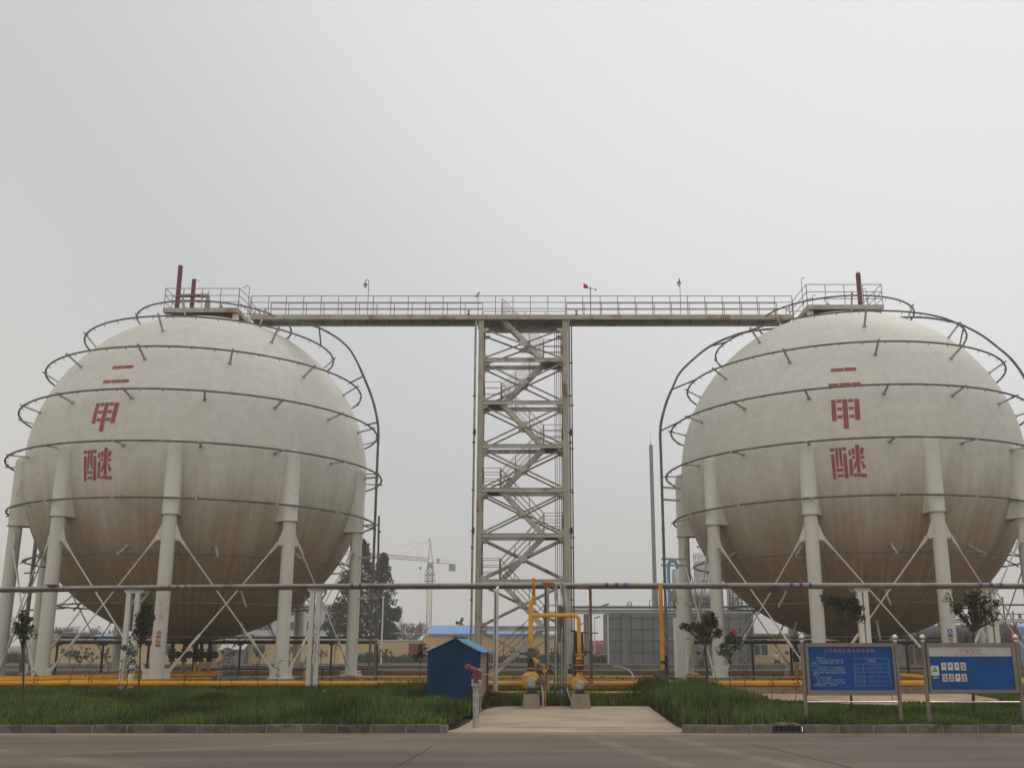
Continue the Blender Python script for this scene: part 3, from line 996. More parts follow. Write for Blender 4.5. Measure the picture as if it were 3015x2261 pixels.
# equipment on the left tank top
Y = 46.0
def vtop(px, py, Y): return P(px, py, Y)
p0, p1 = P(521, 906, Y), P(531, 783, Y)
b = MB().lathe([(.115, ZD - .1), (.115, p1.z), (.10, p1.z + .004)], (p0.x, Y, 0), 16)
v1 = b.build('vent_pipe', M['maroon'], TL)
q0, q1 = P(558, 906, Y), P(563, 817, Y)
MB().lathe([(.105, ZD - .1), (.105, q1.z), (.09, q1.z + .004)], (q0.x, Y + .3, 0), 16).build('vent_pipe', M['maroon'], TL)
zz = Zp(871, Y)
vx = X(613, Y, zz)
MB().cyl((p0.x, Y, zz), (vx - .28, Y, zz), .085, n=12).build('vent_header', M['maroon'], TL)
b = MB()
b.cyl((q0.x, Y + .3, ZD + .12), (vx + .1, Y + .3, ZD + .12), .08, n=12)
b.cyl((vx, Y, ZD + .1), (vx, Y + .3, ZD + .12), .09, n=12)
b.build('vent_header', M['maroon'], TL)
b = MB(); relief_valve(b, vx, Y, ZD + .12, 1.22, .10); b.cyl((vx - .3, Y, zz), (vx, Y, zz), .10, n=12); b.cyl((vx - .33, Y, zz), (vx - .27, Y, zz), .15, n=12)
b.build('safety_valve', M['valve'], TL)
b = MB(); relief_valve(b, X(651, Y, ZD + .3), Y, ZD + .0, .68, .085); b.build('safety_valve', M['valve'], TL)
b = MB(); xx = X(686, Y, ZD + .3); b.lathe([(.05, ZD), (.05, ZD + .16), (.09, ZD + .17), (.09, ZD + .2), (.045, ZD + .21), (.045, ZD + .3), (.07, ZD + .31), (.07, ZD + .34)], (xx, Y, 0), 10); b.build('gauge', M['dark'], TL)
for (px, py, Yq, s) in ((570, 822, 47.5, 1), (735, 842, 45.3, -1)):
    top = P(px, py, Yq)
    b = MB(); z0 = ZD if s > 0 else ZD - .42
    b.tube([(top.x, Yq, z0), (top.x, Yq, top.z - .12), (top.x + s * .03, Yq, top.z - .03), (top.x + s * .1, Yq, top.z), (top.x + s * .22, Yq, top.z - .05), (top.x + s * .3, Yq, top.z - .13)], .016, 6)
    b.build('lamp_hook', M['rail'], TL)
# equipment on the right tank top
Y = 45.6
p0, p1 = P(2533, 890, Y), P(2526, 806, Y)
b = MB().lathe([(.118, ZDR - .1), (.118, p1.z), (.10, p1.z + .004)], (p0.x, Y, 0), 16)
v = b.build('vent_pipe', M['maroon'], TR)
b = MB(); b.tube(arc((p0.x, Y, p1.z), .085, 0, math.pi, 8), .014, 6); b.build('lifting_loop', M['dark'], v)
b = MB()
MB().cyl((X(2412, Y, ZDR), Y - .5, ZDR + .1), (X(2576, Y, ZDR), Y - .5, ZDR + .1), .075, n=12).build('vent_header', M['maroon'], TR)
b.cyl((X(2496, Y, ZDR), Y, ZDR + .24), (p0.x, Y, ZDR + .24), .05, n=10)
b.build('vent_header', M['maroon'], TR)
b = MB(); relief_valve(b, X(2439, Y, ZDR + .4), Y, ZDR + .02, .72, .09); b.build('safety_valve', M['valve'], TR)
b = MB(); xx = X(2470, Y, ZDR + .3); b.lathe([(.12, ZDR + .05), (.12, ZDR + .18), (.15, ZDR + .2), (.15, ZDR + .34), (.17, ZDR + .35), (.17, ZDR + .42), (.12, ZDR + .43)], (xx, Y, 0), 16)
for k in range(9):
    a = k * 2 * math.pi / 9
    b.cyl((xx + .14 * math.cos(a), Y + .14 * math.sin(a), ZDR + .42), (xx + .14 * math.cos(a), Y + .14 * math.sin(a), ZDR + .48), .018, n=6)
b.build('manhole_flange', M['valve'], TR)
for (px, py, Yq, s, z0) in ((2359, 818, 45.0, 1, ZDR - .45), (2391, 869, 44.6, 1, ZDR), (2550, 851, 47.5, -1, ZDR)):
    top = P(px, py, Yq)
    b = MB()
    b.tube([(top.x, Yq, z0), (top.x, Yq, top.z - .1), (top.x + s * .03, Yq, top.z - .02), (top.x + s * .09, Yq, top.z), (top.x + s * .16, Yq, top.z - .04)], .015, 6)
    b.build('lamp_hook', M['rail'], TR)

# water risers that feed the rings
def riser(tank, pts, Y0, zb, r=.062, thick_to=None, links=()):
    P3 = [P(px, py, Y0) for px, py in pts]
    path = [Vector((P3[0].x, Y0, zb)), Vector((P3[0].x, Y0, (zb + P3[0].z) / 2))] + spline(P3, 5)
    b = MB()
    b.tube(path, [r] * (len(path) - len(P3) * 3) + [r * .82] * (len(P3) * 3), 10)
    for z in (2.2, 4.6, 7.0): b.cyl((P3[0].x, Y0, z), (P3[0].x, Y0, z + .06), r * 1.25, n=12)
    for (px, py, ring) in links:
        p = P(px, py, Y0)
        e = math.radians(RINGS[ring][0])
        C = C1 if tank is TL else C2
        c = Vector((C.x + RD * math.cos(e) * math.copysign(math.sqrt(max(0, 1 - ((Y0 - C.y) / (RD * math.cos(e))) ** 2)), p.x - C.x), Y0, C.z + RD * math.sin(e)))
        b.cyl(p, c, .04, n=8)
    return b.build('water_riser', M['ring_pipe'], tank)


riser(TL, [(1112, 1330), (1113.5, 1257), (1098, 1180), (1070, 1107), (1043, 1050), (1020, 1018), (985, 990), (941, 966), (900, 953), (852, 946), (800, 944)], 45.2, -.05,
      links=[(1112, 1243, 3), (1069, 1108, 2), (940, 967, 1)])
riser(TL, [(1113, 1700), (1114, 1620), (1115, 1560), (1116, 1519)], 45.9, -.05, links=[])
riser(TR, [(1946, 1340), (1944, 1275), (1948, 1237), (1962, 1185), (1980, 1142), (2001, 1099), (2040, 1059), (2093, 1018), (2153, 991), (2201, 977), (2286, 967), (2350, 964)], 44.6, -.05, .066,
      links=[(1944, 1269, 3), (1978, 1147, 2), (2094, 1019, 1)])
riser(TR, [(3090, 1300), (3060, 1200), (3015, 1110), (2977, 1057), (2933, 1019), (2890, 987), (2839, 960), (2800, 947), (2723, 935), (2650, 935)], 45.6, -.05, .066, links=[(2838, 961, 1)])
for (tank, Y0, px, pys, C, off) in ((TL, 45.2, 1112, (1405, 1545, 1640, 1760, 1882), C1, -.95), (TR, 44.6, 1947, (1434, 1470, 1645, 1663, 1880), C2, .95)):
    for py in pys:
        p = P(px, py, Y0)
        MB().bar(p, (p.x + off * (1.0 if py < 1600 else 1.4), Y0 + .4, p.z), .06, .09).build('stay_bar', M['bracket'], tank)
# dark riser seen behind the left legs, with its own stays
b = MB()
xx = X(92, 50.5, 5)
b.tube([(xx, 50.5, -.05), (xx, 50.5, 3), (xx, 50.5, C1.z - 1.0)], .10, 10)
for z in (5.4, 4.4, 3.5, 2.3): b.bar((xx - .4, 50.5, z), (xx + 2.0, 50.3, z + .12), .06, .08)
b.build('water_riser', M['ring_pipe'], TL)

# outlet pipework under each tank
def bottom_pipes(tank, C, x0, x1, xs_v):
    b = MB()
    b.lathe([(.32, C.z - R - .25), (.32, C.z - R + .2)], (C.x, C.y, 0), 16)
    b.cyl((x0, 50.2, 1.92), (x1, 50.2, 1.92), .085, n=10)
    b.cyl((x0, 50.6, 2.16), (x1, 50.6, 2.16), .06, n=8)
    for i in range(8):
        x = x0 + (x1 - x0) * i / 7
        b.bar((x, 50.4, -.05), (x, 50.4, 1.8), .09, .09)
        b.bar((x, 50.0, 1.8), (x, 50.8, 1.8), .08, .08)
    b.build('outlet_header', M['black_pipe'], tank)
    for i, x in enumerate(xs_v):
        b = MB()
        b.cyl((x, 46.2, -.05), (x, 46.2, 1.05), .075, n=10)
        b.build('outlet_pipe', M['yellow_rust'], tank)
        b = MB()
        b.lathe([(.09, 1.05), (.16, 1.06), (.16, 1.12), (.1, 1.13), (.2, 1.28), (.2, 1.4), (.1, 1.55), (.16, 1.56), (.16, 1.62), (.085, 1.63), (.085, 1.9)], (x, 46.2, 0), 12)
        b.cyl((x, 46.2, 1.34), (x + .35, 45.9, 1.36), .03, n=6)
        b.cyl((x + .34, 45.9, 1.36), (x + .40, 45.86, 1.36), .17, n=12)
        b.build('valve', M['black_pipe'], tank)
bottom_pipes(TL, C1, X(160, 50, 2), X(1108, 50, 2), [X(px, 46.2, 1) for px in (505, 540, 575, 590, 615)])
bottom_pipes(TR, C2, X(1990, 50, 2), X(2790, 50, 2), [X(px, 46.2, 1) for px in (2345, 2400, 2440)])

# prohibition and duty stickers on the legs
def disc(b, c, u, w, r0, r1, n=20):
    vs = [c + u * (r0 * math.cos(2 * math.pi * i / n)) + w * (r0 * math.sin(2 * math.pi * i / n)) for i in range(n)] + \
         [c + u * (r1 * math.cos(2 * math.pi * i / n)) + w * (r1 * math.sin(2 * math.pi * i / n)) for i in range(n)]
    b.add(vs, [(i, (i + 1) % n, n + (i + 1) % n, n + i) for i in range(n)])


def leg_point(C, az, dx, z, r=.285):
    """point on the camera side of a leg's skin: dx metres along the skin"""
    p = pol(C, R, az, z)
    fr = Vector((-p.x, -p.y, 0)).normalized()
    sd = Vector((-fr.y, fr.x, 0))
    a = dx / .275
    return p + (fr * math.cos(a) + sd * math.sin(a)) * r


def sticker(tank, C, az, dx, z, kind):
    c = leg_point(C, az, dx, z, .282)
    pc = pol(C, R, az, z)
    u3 = (c - pc); u3.z = 0; u3.normalize()
    u = Vector((-u3.y, u3.x, 0)); w = Vector((0, 0, 1))
    cm = {'no': 'sign_red', 'duty': 'sign_blue'}[kind]
    b = MB()
    if kind == 'no':
        disc(b, c + w * .09, u, w, .068, .092)
        k = (u * .7 - w * .7)
        q = c + w * .09 + u3 * .002
        b.bar(q - k * .07, q + k * .07, .012, .012)
    else:
        disc(b, c + w * .09, u, w, .001, .095)
    a = c - u * .1 - w * .10
    b.add([a, a + u * .2, a + u * .2 + w * .075, a + w * .075], [(0, 1, 2, 3)])
    o = b.build('safety_sticker', M[cm], tank)
    b = MB()
    if kind == 'no':
        q = c + w * .085 - u3 * .001
        b.add([q - u * .03 - w * .03, q + u * .035 - w * .03, q + u * .02 + w * .04, q - u * .01 + w * .02], [(0, 1, 2, 3)])
        b.build('pictogram', M['sign_black'], o)
    else:
        q = c + w * .09 + u3 * .002
        b.add([q - u * .03 - w * .06, q + u * .035 - w * .05, q + u * .02 + w * .03, q + u * .005 + w * .07, q - u * .03 + w * .02], [(0, 1, 2, 3, 4)])
        b.build('pictogram', M['sticker'], o)
a1 = math.radians(-79.5)
sticker(TL, C1, a1, -.04, Zp(1870, 39), 'no')
sticker(TL, C1, a1, -.04, Zp(1895, 39), 'no')
a2 = math.radians(-155 + 36 * 2)
sticker(TR, C2, a2, .06, Zp(1865, 38.2), 'duty')
sticker(TR, C2, a2, .06, Zp(1888, 38.2), 'no')

# ------------------------------------------------------------------ walkway between the tank tops
ZW = Zp(927, 45.2)
XL0, XT0, XT1, XR0 = -14.0, -2.73, 1.63, 12.75
YF, YB = 45.2, 46.25
YTB = 46.78                                     # back face of the tower
t = thing('walkway', (-.5, 45.7, ZW), 'long steel footbridge with guard rails joining the tops of both tanks', 'footbridge')
for (xa, xb, yb) in ((XL0, XT0 - .14, YB), (XT1 + .14, XR0, YB), (XT0 - .135, XT1 + .135, YTB)):
    b = MB()
    b.bx(xa, xb, YF - .05, YF - .035, ZW - .24, ZW)
    b.bx(xa, xb, YF - .034, YF + .05, ZW - .24, ZW - .225)
    b.bx(xa, xb, YF - .034, YF + .05, ZW - .015, ZW - .002)
    b.bx(xa, xb, yb - .05, yb + .05, ZW - .24, ZW)
    b.build('edge_beam', M['deck_edge'], t)
    b = MB()
    b.bx(xa + .01, xb - .01, YF + .055, yb - .055, ZW - .05, ZW - .03)
    n = int((xb - xa) / 1.1)
    for i in range(n + 1):
        x = xa + .05 + (xb - xa - .1) * i / n
        b.bx(x - .03, x + .03, YF + .055, yb - .055, ZW - .19, ZW - .052)
    b.build('deck_plate', M['deck_under'], t)
for (y, xa, xb) in ((YF, XL0, XR0), (YB, XL0 + .7, XT0 + .12), (YB, XT1 + .0, XR0 - .5)):
    b, feet = MB(), []
    h = .98
    n = round((xb - xa) / .865)
    for l in (1, .66, .33): b.cyl((xa, y, ZW + h * l), (xb, y, ZW + h * l), .019, n=6)
    o = b.build('guard_rail', M['rail'], t)
    post_copies(o, [Vector((xa + (xb - xa) * i / n, y, ZW)) for i in range(n + 1)], h, .019)
# short rail over the tower's back edge, lower because it stands further away
b = MB(); rails(b, [(XT0 + .12, YTB - .1, ZW - .15), (XT1, YTB - .1, ZW - .15)], .85, (1, .55), .018, 1.1); b.build('guard_rail', M['rail'], t)
b = MB(); rails(b, [(XT0 + 1.1, 45.9, ZW), (XT0 + 1.1, YTB - .1, ZW)], .9, (1, .6, .3), .022, .8); b.build('guard_rail', M['rail'], t)

# lamps, camera, wind vane and hand valves on the walkway
def walkway_lamp(px, py, side, label):
    top = P(px, py, YF + .1)
    t = thing('walkway_lamp', (top.x, YF + .1, ZW), label, 'lamp', 'lamps on the footbridge')
    b = MB()
    x, y = top.x, YF + .1
    b.tube([(x, y, ZW), (x, y, top.z - .12), (x - side * .03, y, top.z - .02), (x - side * .09, y, top.z), (x - side * .15, y, top.z - .05), (x - side * .16, y, top.z - .14)], .017, 6)
    b.build('pole', M['rail'], t)
    b = MB(); c = (x - side * .16, y, top.z - .14)
    b.lathe([(.02, 0), (.04, -.04), (.1, -.10), (.115, -.13), (.10, -.135)], c, 12); b.build('lamp_shade', M['dark'], t)
    b = MB(); b.lathe([(.075, -.137), (.075, -.22), (.05, -.27), (.005, -.28)], c, 12); b.build('bulb_glass', M['lampglass'], t)
walkway_lamp(1086, 824, 1, 'goose-neck lamp on a thin pole over the left half of the footbridge')
walkway_lamp(2001, 819, .25, 'slim lamp on a thin pole over the right half of the footbridge')
c = P(1738, 849, YF)
t = thing('wind_vane', (c.x, YF, ZW), 'red flag-shaped wind vane on a pole above the footbridge', 'wind vane')
MB().cyl((c.x, YF, ZW), (c.x, YF, c.z), .024, n=8).cyl((c.x, YF, c.z - .04), (c.x, YF, c.z + .05), .04, n=8).build('pole', M['rail'], t)
a, e = P(1728, 844, YF), P(1754, 853, YF)
MB().cyl(a, e, .012, n=6).ball(e, .045, 10, 6).build('pointer', M['dark'], t)
q = [P(1718, 833.5, YF), P(1731, 841, YF), P(1731, 850, YF), P(1718, 849, YF)]
b = MB(); b.prism([(p.x, p.z) for p in q], YF - .006, YF + .006); b.build('tail_fin', M['flag'], t)
c = P(1407, 867, YF - .05)
t = thing('security_camera', (c.x, YF, c.z - .1), 'small tilted camera fixed to the footbridge rail above the left tower column', 'camera')
b = MB(); b.bar(P(1411, 862, YF - .08), P(1403.5, 871.5, YF - .14), .10, .10); b.bar(P(1404.5, 870.5, YF - .13), P(1402.5, 873, YF - .15), .12, .115); b.build('housing', M['bracket'], t)
b = MB(); b.cyl((P(1411, 862, YF).x, YF - .02, P(1411, 862, YF).z), P(1409, 864, YF - .08), .018, n=6); b.build('mount', M['dark'], t)
for px, lab in ((1379.5, 'handwheel valve on the deck edge left of the tower'), (1697, 'handwheel valve on the deck edge right of the tower')):
    x = X(px, YF, ZW)
    t = thing('deck_valve', (x, YF, ZW), lab, 'valve')
    MB().lathe([(.09, ZW - .01), (.09, ZW + .02), (.05, ZW + .05), (.03, ZW + .1), (.018, ZW + .12), (.018, ZW + .19)], (x, YF, 0), 10).build('valve_body', M['dark'], t)
    b = MB(); b.tube([(x + .075 * math.cos(k * math.pi / 6), YF + .075 * math.sin(k * math.pi / 6), ZW + .185) for k in range(12)], .013, 6, True); b.cyl((x - .07, YF, ZW + .185), (x + .07, YF, ZW + .185), .01, n=6)
    b.build('handwheel', M['dark'], t)

# ------------------------------------------------------------------ stair tower
t = thing('stair_tower', (-.55, 46, 0), 'tall steel stair tower with zigzag flights between the two tanks', 'stair tower')
LV = [Zp(y, 45.2) for y in (1058, 1183.7, 1312, 1441, 1574.9, 1710.8, 1850)]
xl, xr = XT0 + .12, XT1 - .12
for (x, y, top) in ((xl, YF + .12, ZW - .242), (xr, YF + .12, ZW - .242), (xl + .02, YTB - .12, ZW - .3), (xr - .02, YTB - .12, ZW - .3)):
    b = MB(); b.hbeam((x, y, -.02), (x, y, top), .23, .24, .022, (1, 0, 0)); b.build('column', M['tower'], t)
levels = [ZW - .40] + LV
for i, z in enumerate(levels):
    if i:
        b = MB(); b.hbeam((xl + .125, YF + .10, z), (xr - .125, YF + .10, z), .12, .19, .02, (0, 0, 1)); b.build('beam', M['tower_beam'], t)
    b = MB(); b.hbeam((xl + .145, YTB - .10, z - (.0 if i else -.05)), (xr - .145, YTB - .10, z - (.0 if i else -.05)), .12, .19, .02, (0, 0, 1)); b.build('beam', M['tower_beam'], t)
    for x in (xl, xr):
        b = MB(); b.bx(x - .05, x + .05, YF + .245, YTB - .245, z - .09, z + .09); b.build('side_beam', M['brace'], t)
# cross bracing on both faces, with gussets
bot = [ZW - .55] + LV
fl = LV + [0.25]
for y in (YF + .2, YTB - .2):
    for i in range(8):
        z1, z0 = bot[i] - .14, fl[i] + .14
        if y < 46 and i == 7: pass
        b = MB()
        for (p, q) in (((xl + .16, y, z0), (xr - .16, y, z1)), ((xl + .16, y + .028, z1), (xr - .16, y + .028, z0))):
            d = (Vector(q) - Vector(p)).normalized()
            w = Vector((-d.z, 0, d.x)) * .028
            b.bar(p, q, .012, .085, (d.z * -1, 0, d.x))
            b.bar(Vector(p) - Vector((0, .03, 0)) - w, Vector(q) - Vector((0, .03, 0)) - w, .05, .012, (d.z * -1, 0, d.x))
        b.build('cross_brace', M['brace'], t)
        b = MB()
        cm = ((xl + xr) / 2, y - .052, (z0 + z1) / 2)
        b.prism([(cm[0] - .22, cm[2] - .06), (cm[0] - .1, cm[2] - .14), (cm[0] + .1, cm[2] - .14), (cm[0] + .22, cm[2] - .06), (cm[0] + .22, cm[2] + .06), (cm[0] + .1, cm[2] + .14), (cm[0] - .1, cm[2] + .14), (cm[0] - .22, cm[2] + .06)], y - .055, y - .043)
        for (x, s) in ((xl + .12, 1), (xr - .12, -1)):
            for (z, v) in ((z0 - .05, 1), (z1 + .05, -1)):
                b.prism([(x, z), (x + s * .26, z), (x + s * .26, z + v * .07), (x + s * .10, z + v * .2), (x, z + v * .2)], y - .055, y - .043)
        b.build('gusset_plate', M['tower_beam'], t)
# landings and flights
def landing(x0, x1, z):
    b = MB()
    b.bx(x0, x1, YF + .17, YTB - .17, z - .03, z - .01)
    b.bx(x0, x1, YF + .175, YF + .215, z - .20, z - .032); b.bx(x0, x1, YTB - .215, YTB - .175, z - .20, z - .032)
    o = b.build('landing', M['deck_under'], t)
    return o
LX, RX = (xl + .13, XT0 + 1.12), (XT1 - 1.18, xr - .13)
side = ['R', 'L', 'R', 'L', 'R', 'L', 'R']
for z, s in zip(LV, side):
    x0, x1 = LX if s == 'L' else RX
    z += .12
    o = landing(x0, x1, z)
    b = MB()
    xe = x0 + .02 if s == 'L' else x1 - .02
    for y in (YF + .2, YTB - .2):
        rails(b, [(x0 + .02, y, z), (x1 - .02, y, z)], .95, (1, .66, .33), .016, .95)
    rails(b, [(xe, YF + .2, z), (xe, YTB - .2, z)], .95, (1, .66, .33), .016, .9)
    b.build('landing_rail', M['rail'], o)
tops = [(ZW, 'L')] + [(z + .12, s) for z, s in zip(LV, side)]
for i in range(8):
    za, sa = tops[i]
    zb, sb = tops[i + 1] if i < 7 else (.15, 'L')
    lane = 0 if sa == 'L' else 1
    y0 = YF + .26 + lane * .58; y1 = y0 + .52
    xa = LX[1] if sa == 'L' else RX[0]
    xb = LX[1] if sb == 'L' else RX[0]
    if i == 7: xb = XT0 + .35
    b = MB()
    for y in (y0, y1):
        b.bar((xa, y, za - .08), (xb, y, zb - .08), .02, .23, (-(zb - za), 0, (xb - xa)))
    n = 9
    for k in range(1, n):
        x = xa + (xb - xa) * k / n; z = za + (zb - za) * k / n
        b.bx(x - .11, x + .11, y0 + .012, y1 - .012, z - .03, z - .012)
    fl_ = b.build('stair_flight', M['tower_beam'], t)
    b = MB()
    dx = (xb - xa) / 3
    for y in (y0, y1):
        for l in (.95, .63, .32):
            b.cyl((xa, y, za + l), (xb, y, zb + l), .015, n=6)
        for k in range(4):
            x = xa + dx * k; z = za + (zb - za) * k / 3
            b.cyl((x, y, z), (x, y, z + .95), .017, n=6)
    b.build('handrail', M['rail'], fl_)
# cable conduits up the tower
for px, m_ in ((1398.5, 'galv'), (1395.5, 'ring_pipe'), (1674.5, 'galv'), (1678, 'ring_pipe')):
    x = X(px - (2 if px < 1500 else -2), YF, 11)
    b = MB(); b.cyl((x, YF + .05, .2 if px > 1500 else .2), (x, YF + .05, ZW - .3), .035 if m_ == 'galv' else .02, n=8)
    for z in (3.8, 6.2, 8.9, 11.2, 13.5): b.bx(x - .06, x + .06, YF - .0, YF + .12, z, z + .05)
    b.build('conduit', M[m_], t)
x = X(1690, YF, 9); x2 = X(1684, YF, 15)
b = MB(); b.cyl((x2, YF + .3, .1), (x2, YF + .3, ZW - .42), .03, n=8)
for z in LV: b.bx(XT1 + .0, x2 + .06, YF + .27, YF + .33, z - .12, z - .06)
b.build('conduit', M['maroon'], t)
for i, dx in enumerate((0, .09, .2, .29, .38)):
    x = XT1 - .62 + dx
    MB().cyl((x, YF + .8, .1), (x, YF + .8, ZW - .3), .017 + .004 * (i % 2), n=6).build('conduit', M['galv' if i % 2 else 'ring_pipe'], t)
for (x, z) in ((XT0 - .14, LV[2] + .65), (XT0 - .14, LV[4] + .2), (XT1 + .10, LV[2] + .65), (XT1 + .08, LV[4] + .2)):
    b = MB(); b.bx(x - .03, x + .07, YF - .09, YF - .01, z - .16, z + .16); b.bx(x - .09, x + .09, YF - .06, YF - .0, z - .03, z + .03); b.build('junction_box', M['dark'], t)

# ------------------------------------------------------------------ elevated pipe run in front
YR = 31.0
rk = [(-900, 34.6), (0, 33.3), (350, 32.4), (700, 31.7), (1100, 31.2), (1500, 31.0), (1900, 31.0), (2500, 31.0), (3015, 31.0), (3700, 31.0)]
rackz = Zp(1721, 31.0)
t = thing('pipe_run', (0, YR, 0), 'long elevated bundle of grey pipes crossing in front of both tanks', 'pipe run')
for dy, dz, r, m_ in ((0, .0, .058, 'grey_pipe'), (.17, -.015, .045, 'grey_pipe'), (.32, -.01, .05, 'rust_pipe'), (.47, .0, .045, 'grey_pipe'), (.08, -.10, .03, 'rust_pipe')):
    b = MB()
    pts = [(X(px, y, rackz), y + dy, rackz + dz) for px, y in rk]
    b.tube(pts, r, 10)
    b.build('pipe', M[m_], t)
def ry(x):
    for (pa, ya), (pb, yb) in zip(rk[:-1], rk[1:]):
        xa, xb_ = X(pa, ya, rackz), X(pb, yb, rackz)
        if xa <= x <= xb_: return ya + (yb - ya) * (x - xa) / (xb_ - xa)
    return 31.0
for px, m_ in ((1786, 'sign_blue'), (1815, 'maroon'), (1842, 'sign_blue'), (2330, 'sign_blue'), (2358, 'maroon'), (2385, 'sign_blue'), (2885, 'sign_blue'), (2916, 'maroon'), (2946, 'sign_blue'), (1038, 'sign_blue'), (1062, 'maroon'), (500, 'maroon'), (524, 'maroon'), (548, 'sign_blue')):
    x = X(px, ry(X(px, 31, rackz)), rackz); y = ry(x)
    MB().cyl((x - .05, y, rackz), (x + .05, y, rackz), .0605, n=12).build('colour_band', M[m_], t)
MB().bx(X(145, 33, rackz), X(176, 33, rackz), 32.7, 33.0, rackz + .06, rackz + .11).build('clamp_plate', M['maroon'], t)
MB().bx(X(2273, 31, rackz), X(2292, 31, rackz), 30.9, 31.5, rackz - .22, rackz - .07).build('junction_box', M['black_pipe'], t)
x0, x1 = X(1598, 31, rackz), X(1629, 31, rackz)
t = thing('junction_box', ((x0 + x1) / 2, 30.9, rackz), 'rusty red box with yellow cord on the pipe run before the tower', 'junction box')
MB().bx(x0, x1, 30.75, 31.02, rackz - .09, rackz + .05).build('box', mat('box_red', (.30, .12, .09), .7), t)
b = MB()
for k in range(3):
    xc = (x0 + x1) / 2 + (k - 1) * .06
    b.tube([(xc + .14 * math.cos(a * .63), 30.86 + .05 * math.sin(a * .63), rackz + .07 + .035 * math.sin(a * 1.1 + k)) for a in range(10)], .012, 6, True)
b.build('cord', M['sign_yellow'], t)


def base_z(Y): return zg(Y) - .05

# portal supports of the pipe run
def portal(pxa, pxb, ybase, label, m_='white_steel', dx=0):
    zt = rackz - .075
    xa = X(pxa, YR, 1.0); y = ry(xa) + .1
    xa, xb_ = X(pxa, y, zt), X(pxb, y, zt)
    t = thing('pipe_support', ((xa + xb_) / 2, y, base_z(y)), label, 'pipe support', 'white portal supports of the pipe run')
    for x in (xa, xb_):
        b = MB(); b.hbeam((x, y, base_z(y)), (x, y, zt - .13), .15, .15, .02, (0, 1, 0)); b.build('post', M[m_], t)
    b = MB(); b.bx(xa - .12, xb_ + .16, y - .07, y + .45, zt - .125, zt - .06)
    for k in range(7):
        xx = xa - .12 + k * (xb_ - xa + .25) / 6
        b.cyl((xx, y - .07, zt - .06), (xx, y + .45, zt - .06), .035, n=8)
    b.build('saddle', M[m_], t)
    b = MB(); b.bx(xa + .09, xb_ - .09, y - .03, y + .03, 1.75, 1.82); b.bx(xa + .09, xb_ - .09, y - .03, y + .03, .62, .68); b.build('cross_bar', M[m_], t)
    b = MB(); b.bar((xb_, y + .04, zt - .5), (xb_ + .14, y + .4, zt - .12), .05, .05); b.build('strut', M[m_], t)
portal(383, 409, 2025, 'white two-post support of the pipe run near the left tank decals')
portal(922, 941, 2030, 'white two-post support of the pipe run left of the blue shed')
portal(2527, 2545, 2060, 'white two-post support with yellowed sides behind the left signboard')
portal(2900, 2919, 2060, 'white two-post support hidden behind the right signboard')
x = X(1460, 29.5, 2.0); y = 29.5
t = thing('pipe_column', (x, y, zg(y)), 'single round white column under the pipe run beside the shed', 'column')
MB().lathe([(.072, zg(y)), (.072, rackz - .28)], (x, y, 0), 14).build('post', M['white_steel'], t)
MB().bx(x - .07, x + .07, y - .05, y + .3, rackz - .278, rackz - .23).bar((x, y + .1, rackz - .23), (x, y + 1.5, rackz - .06), .06, .05).build('cap', M['white_steel'], t)
b = MB()
for k in range(6):
    a = k * math.pi / 3
    b.add([(x + .07 * math.cos(a), y + .07 * math.sin(a), zg(y) + .22), (x + .2 * math.cos(a), y + .2 * math.sin(a), zg(y) + .02), (x + .07 * math.cos(a), y + .07 * math.sin(a), zg(y) + .02), (x + .07 * math.cos(a + .1), y + .07 * math.sin(a + .1), zg(y) + .22), (x + .2 * math.cos(a + .04), y + .2 * math.sin(a + .04), zg(y) + .02)], [(0, 1, 2), (3, 2, 4), (0, 3, 4, 1)])
b.lathe([(.22, zg(y) - .02), (.22, zg(y) + .02)], (x, y, 0), 12)
b.build('base', M['white_steel'], t)
MB().cyl((x - .02, y - .085, 1.2), (x - .02, y - .085, rackz - .3), .014, n=6).build('conduit', M['black_pipe'], t)

# white wide-flange post with lamp and cameras, right of the yellow down pipe
y = 29.3
xa = X(2010, y, .6)
t = thing('camera_post', (xa, y, zg(y)), 'white wide-flange post with floodlight and cameras beside the green bag', 'post')
b = MB(); b.hbeam((xa, y, zg(y) - .05), (xa, y, Zp(1735, y)), .20, .22, .02, (1, 0, 0)); b.build('post', M['white_steel'], t)
MB().bx(xa - .20, xa - .112, y - .02, y + .16, .9, 2.62).build('cable_box', M['trim_white'], t)
c = P(1982, 1745, y)
b = MB(); b.lathe([(.06, 0), (.10, .04), (.095, .30), (.05, .36)], (c.x, y - .08, c.z - .28), 12); b.build('floodlight', mat('lamp_olive', (.23, .24, .16), .6), t)
b = MB(); b.cyl((c.x, y - .08, c.z - .28), (c.x + .02, y - .08, c.z - .46), .03, n=8); b.bar((c.x + .02, y - .08, c.z - .46), (xa - .12, y, c.z - .40), .03, .04); b.build('arm', M['dark'], t)
for s, zz in ((-1, Zp(1782, y)), (1, Zp(1779, y))):
    b = MB(); x0 = xa + s * .13 - .02
    b.bar((x0, y - .05, zz), (x0 + s * .22, y - .16, zz + .02), .07, .06); b.bar((x0 + s * .03, y - .1, zz + .05), (x0 + s * .27, y - .2, zz + .07), .09, .015)
    b.build('camera', M['bracket'], t)

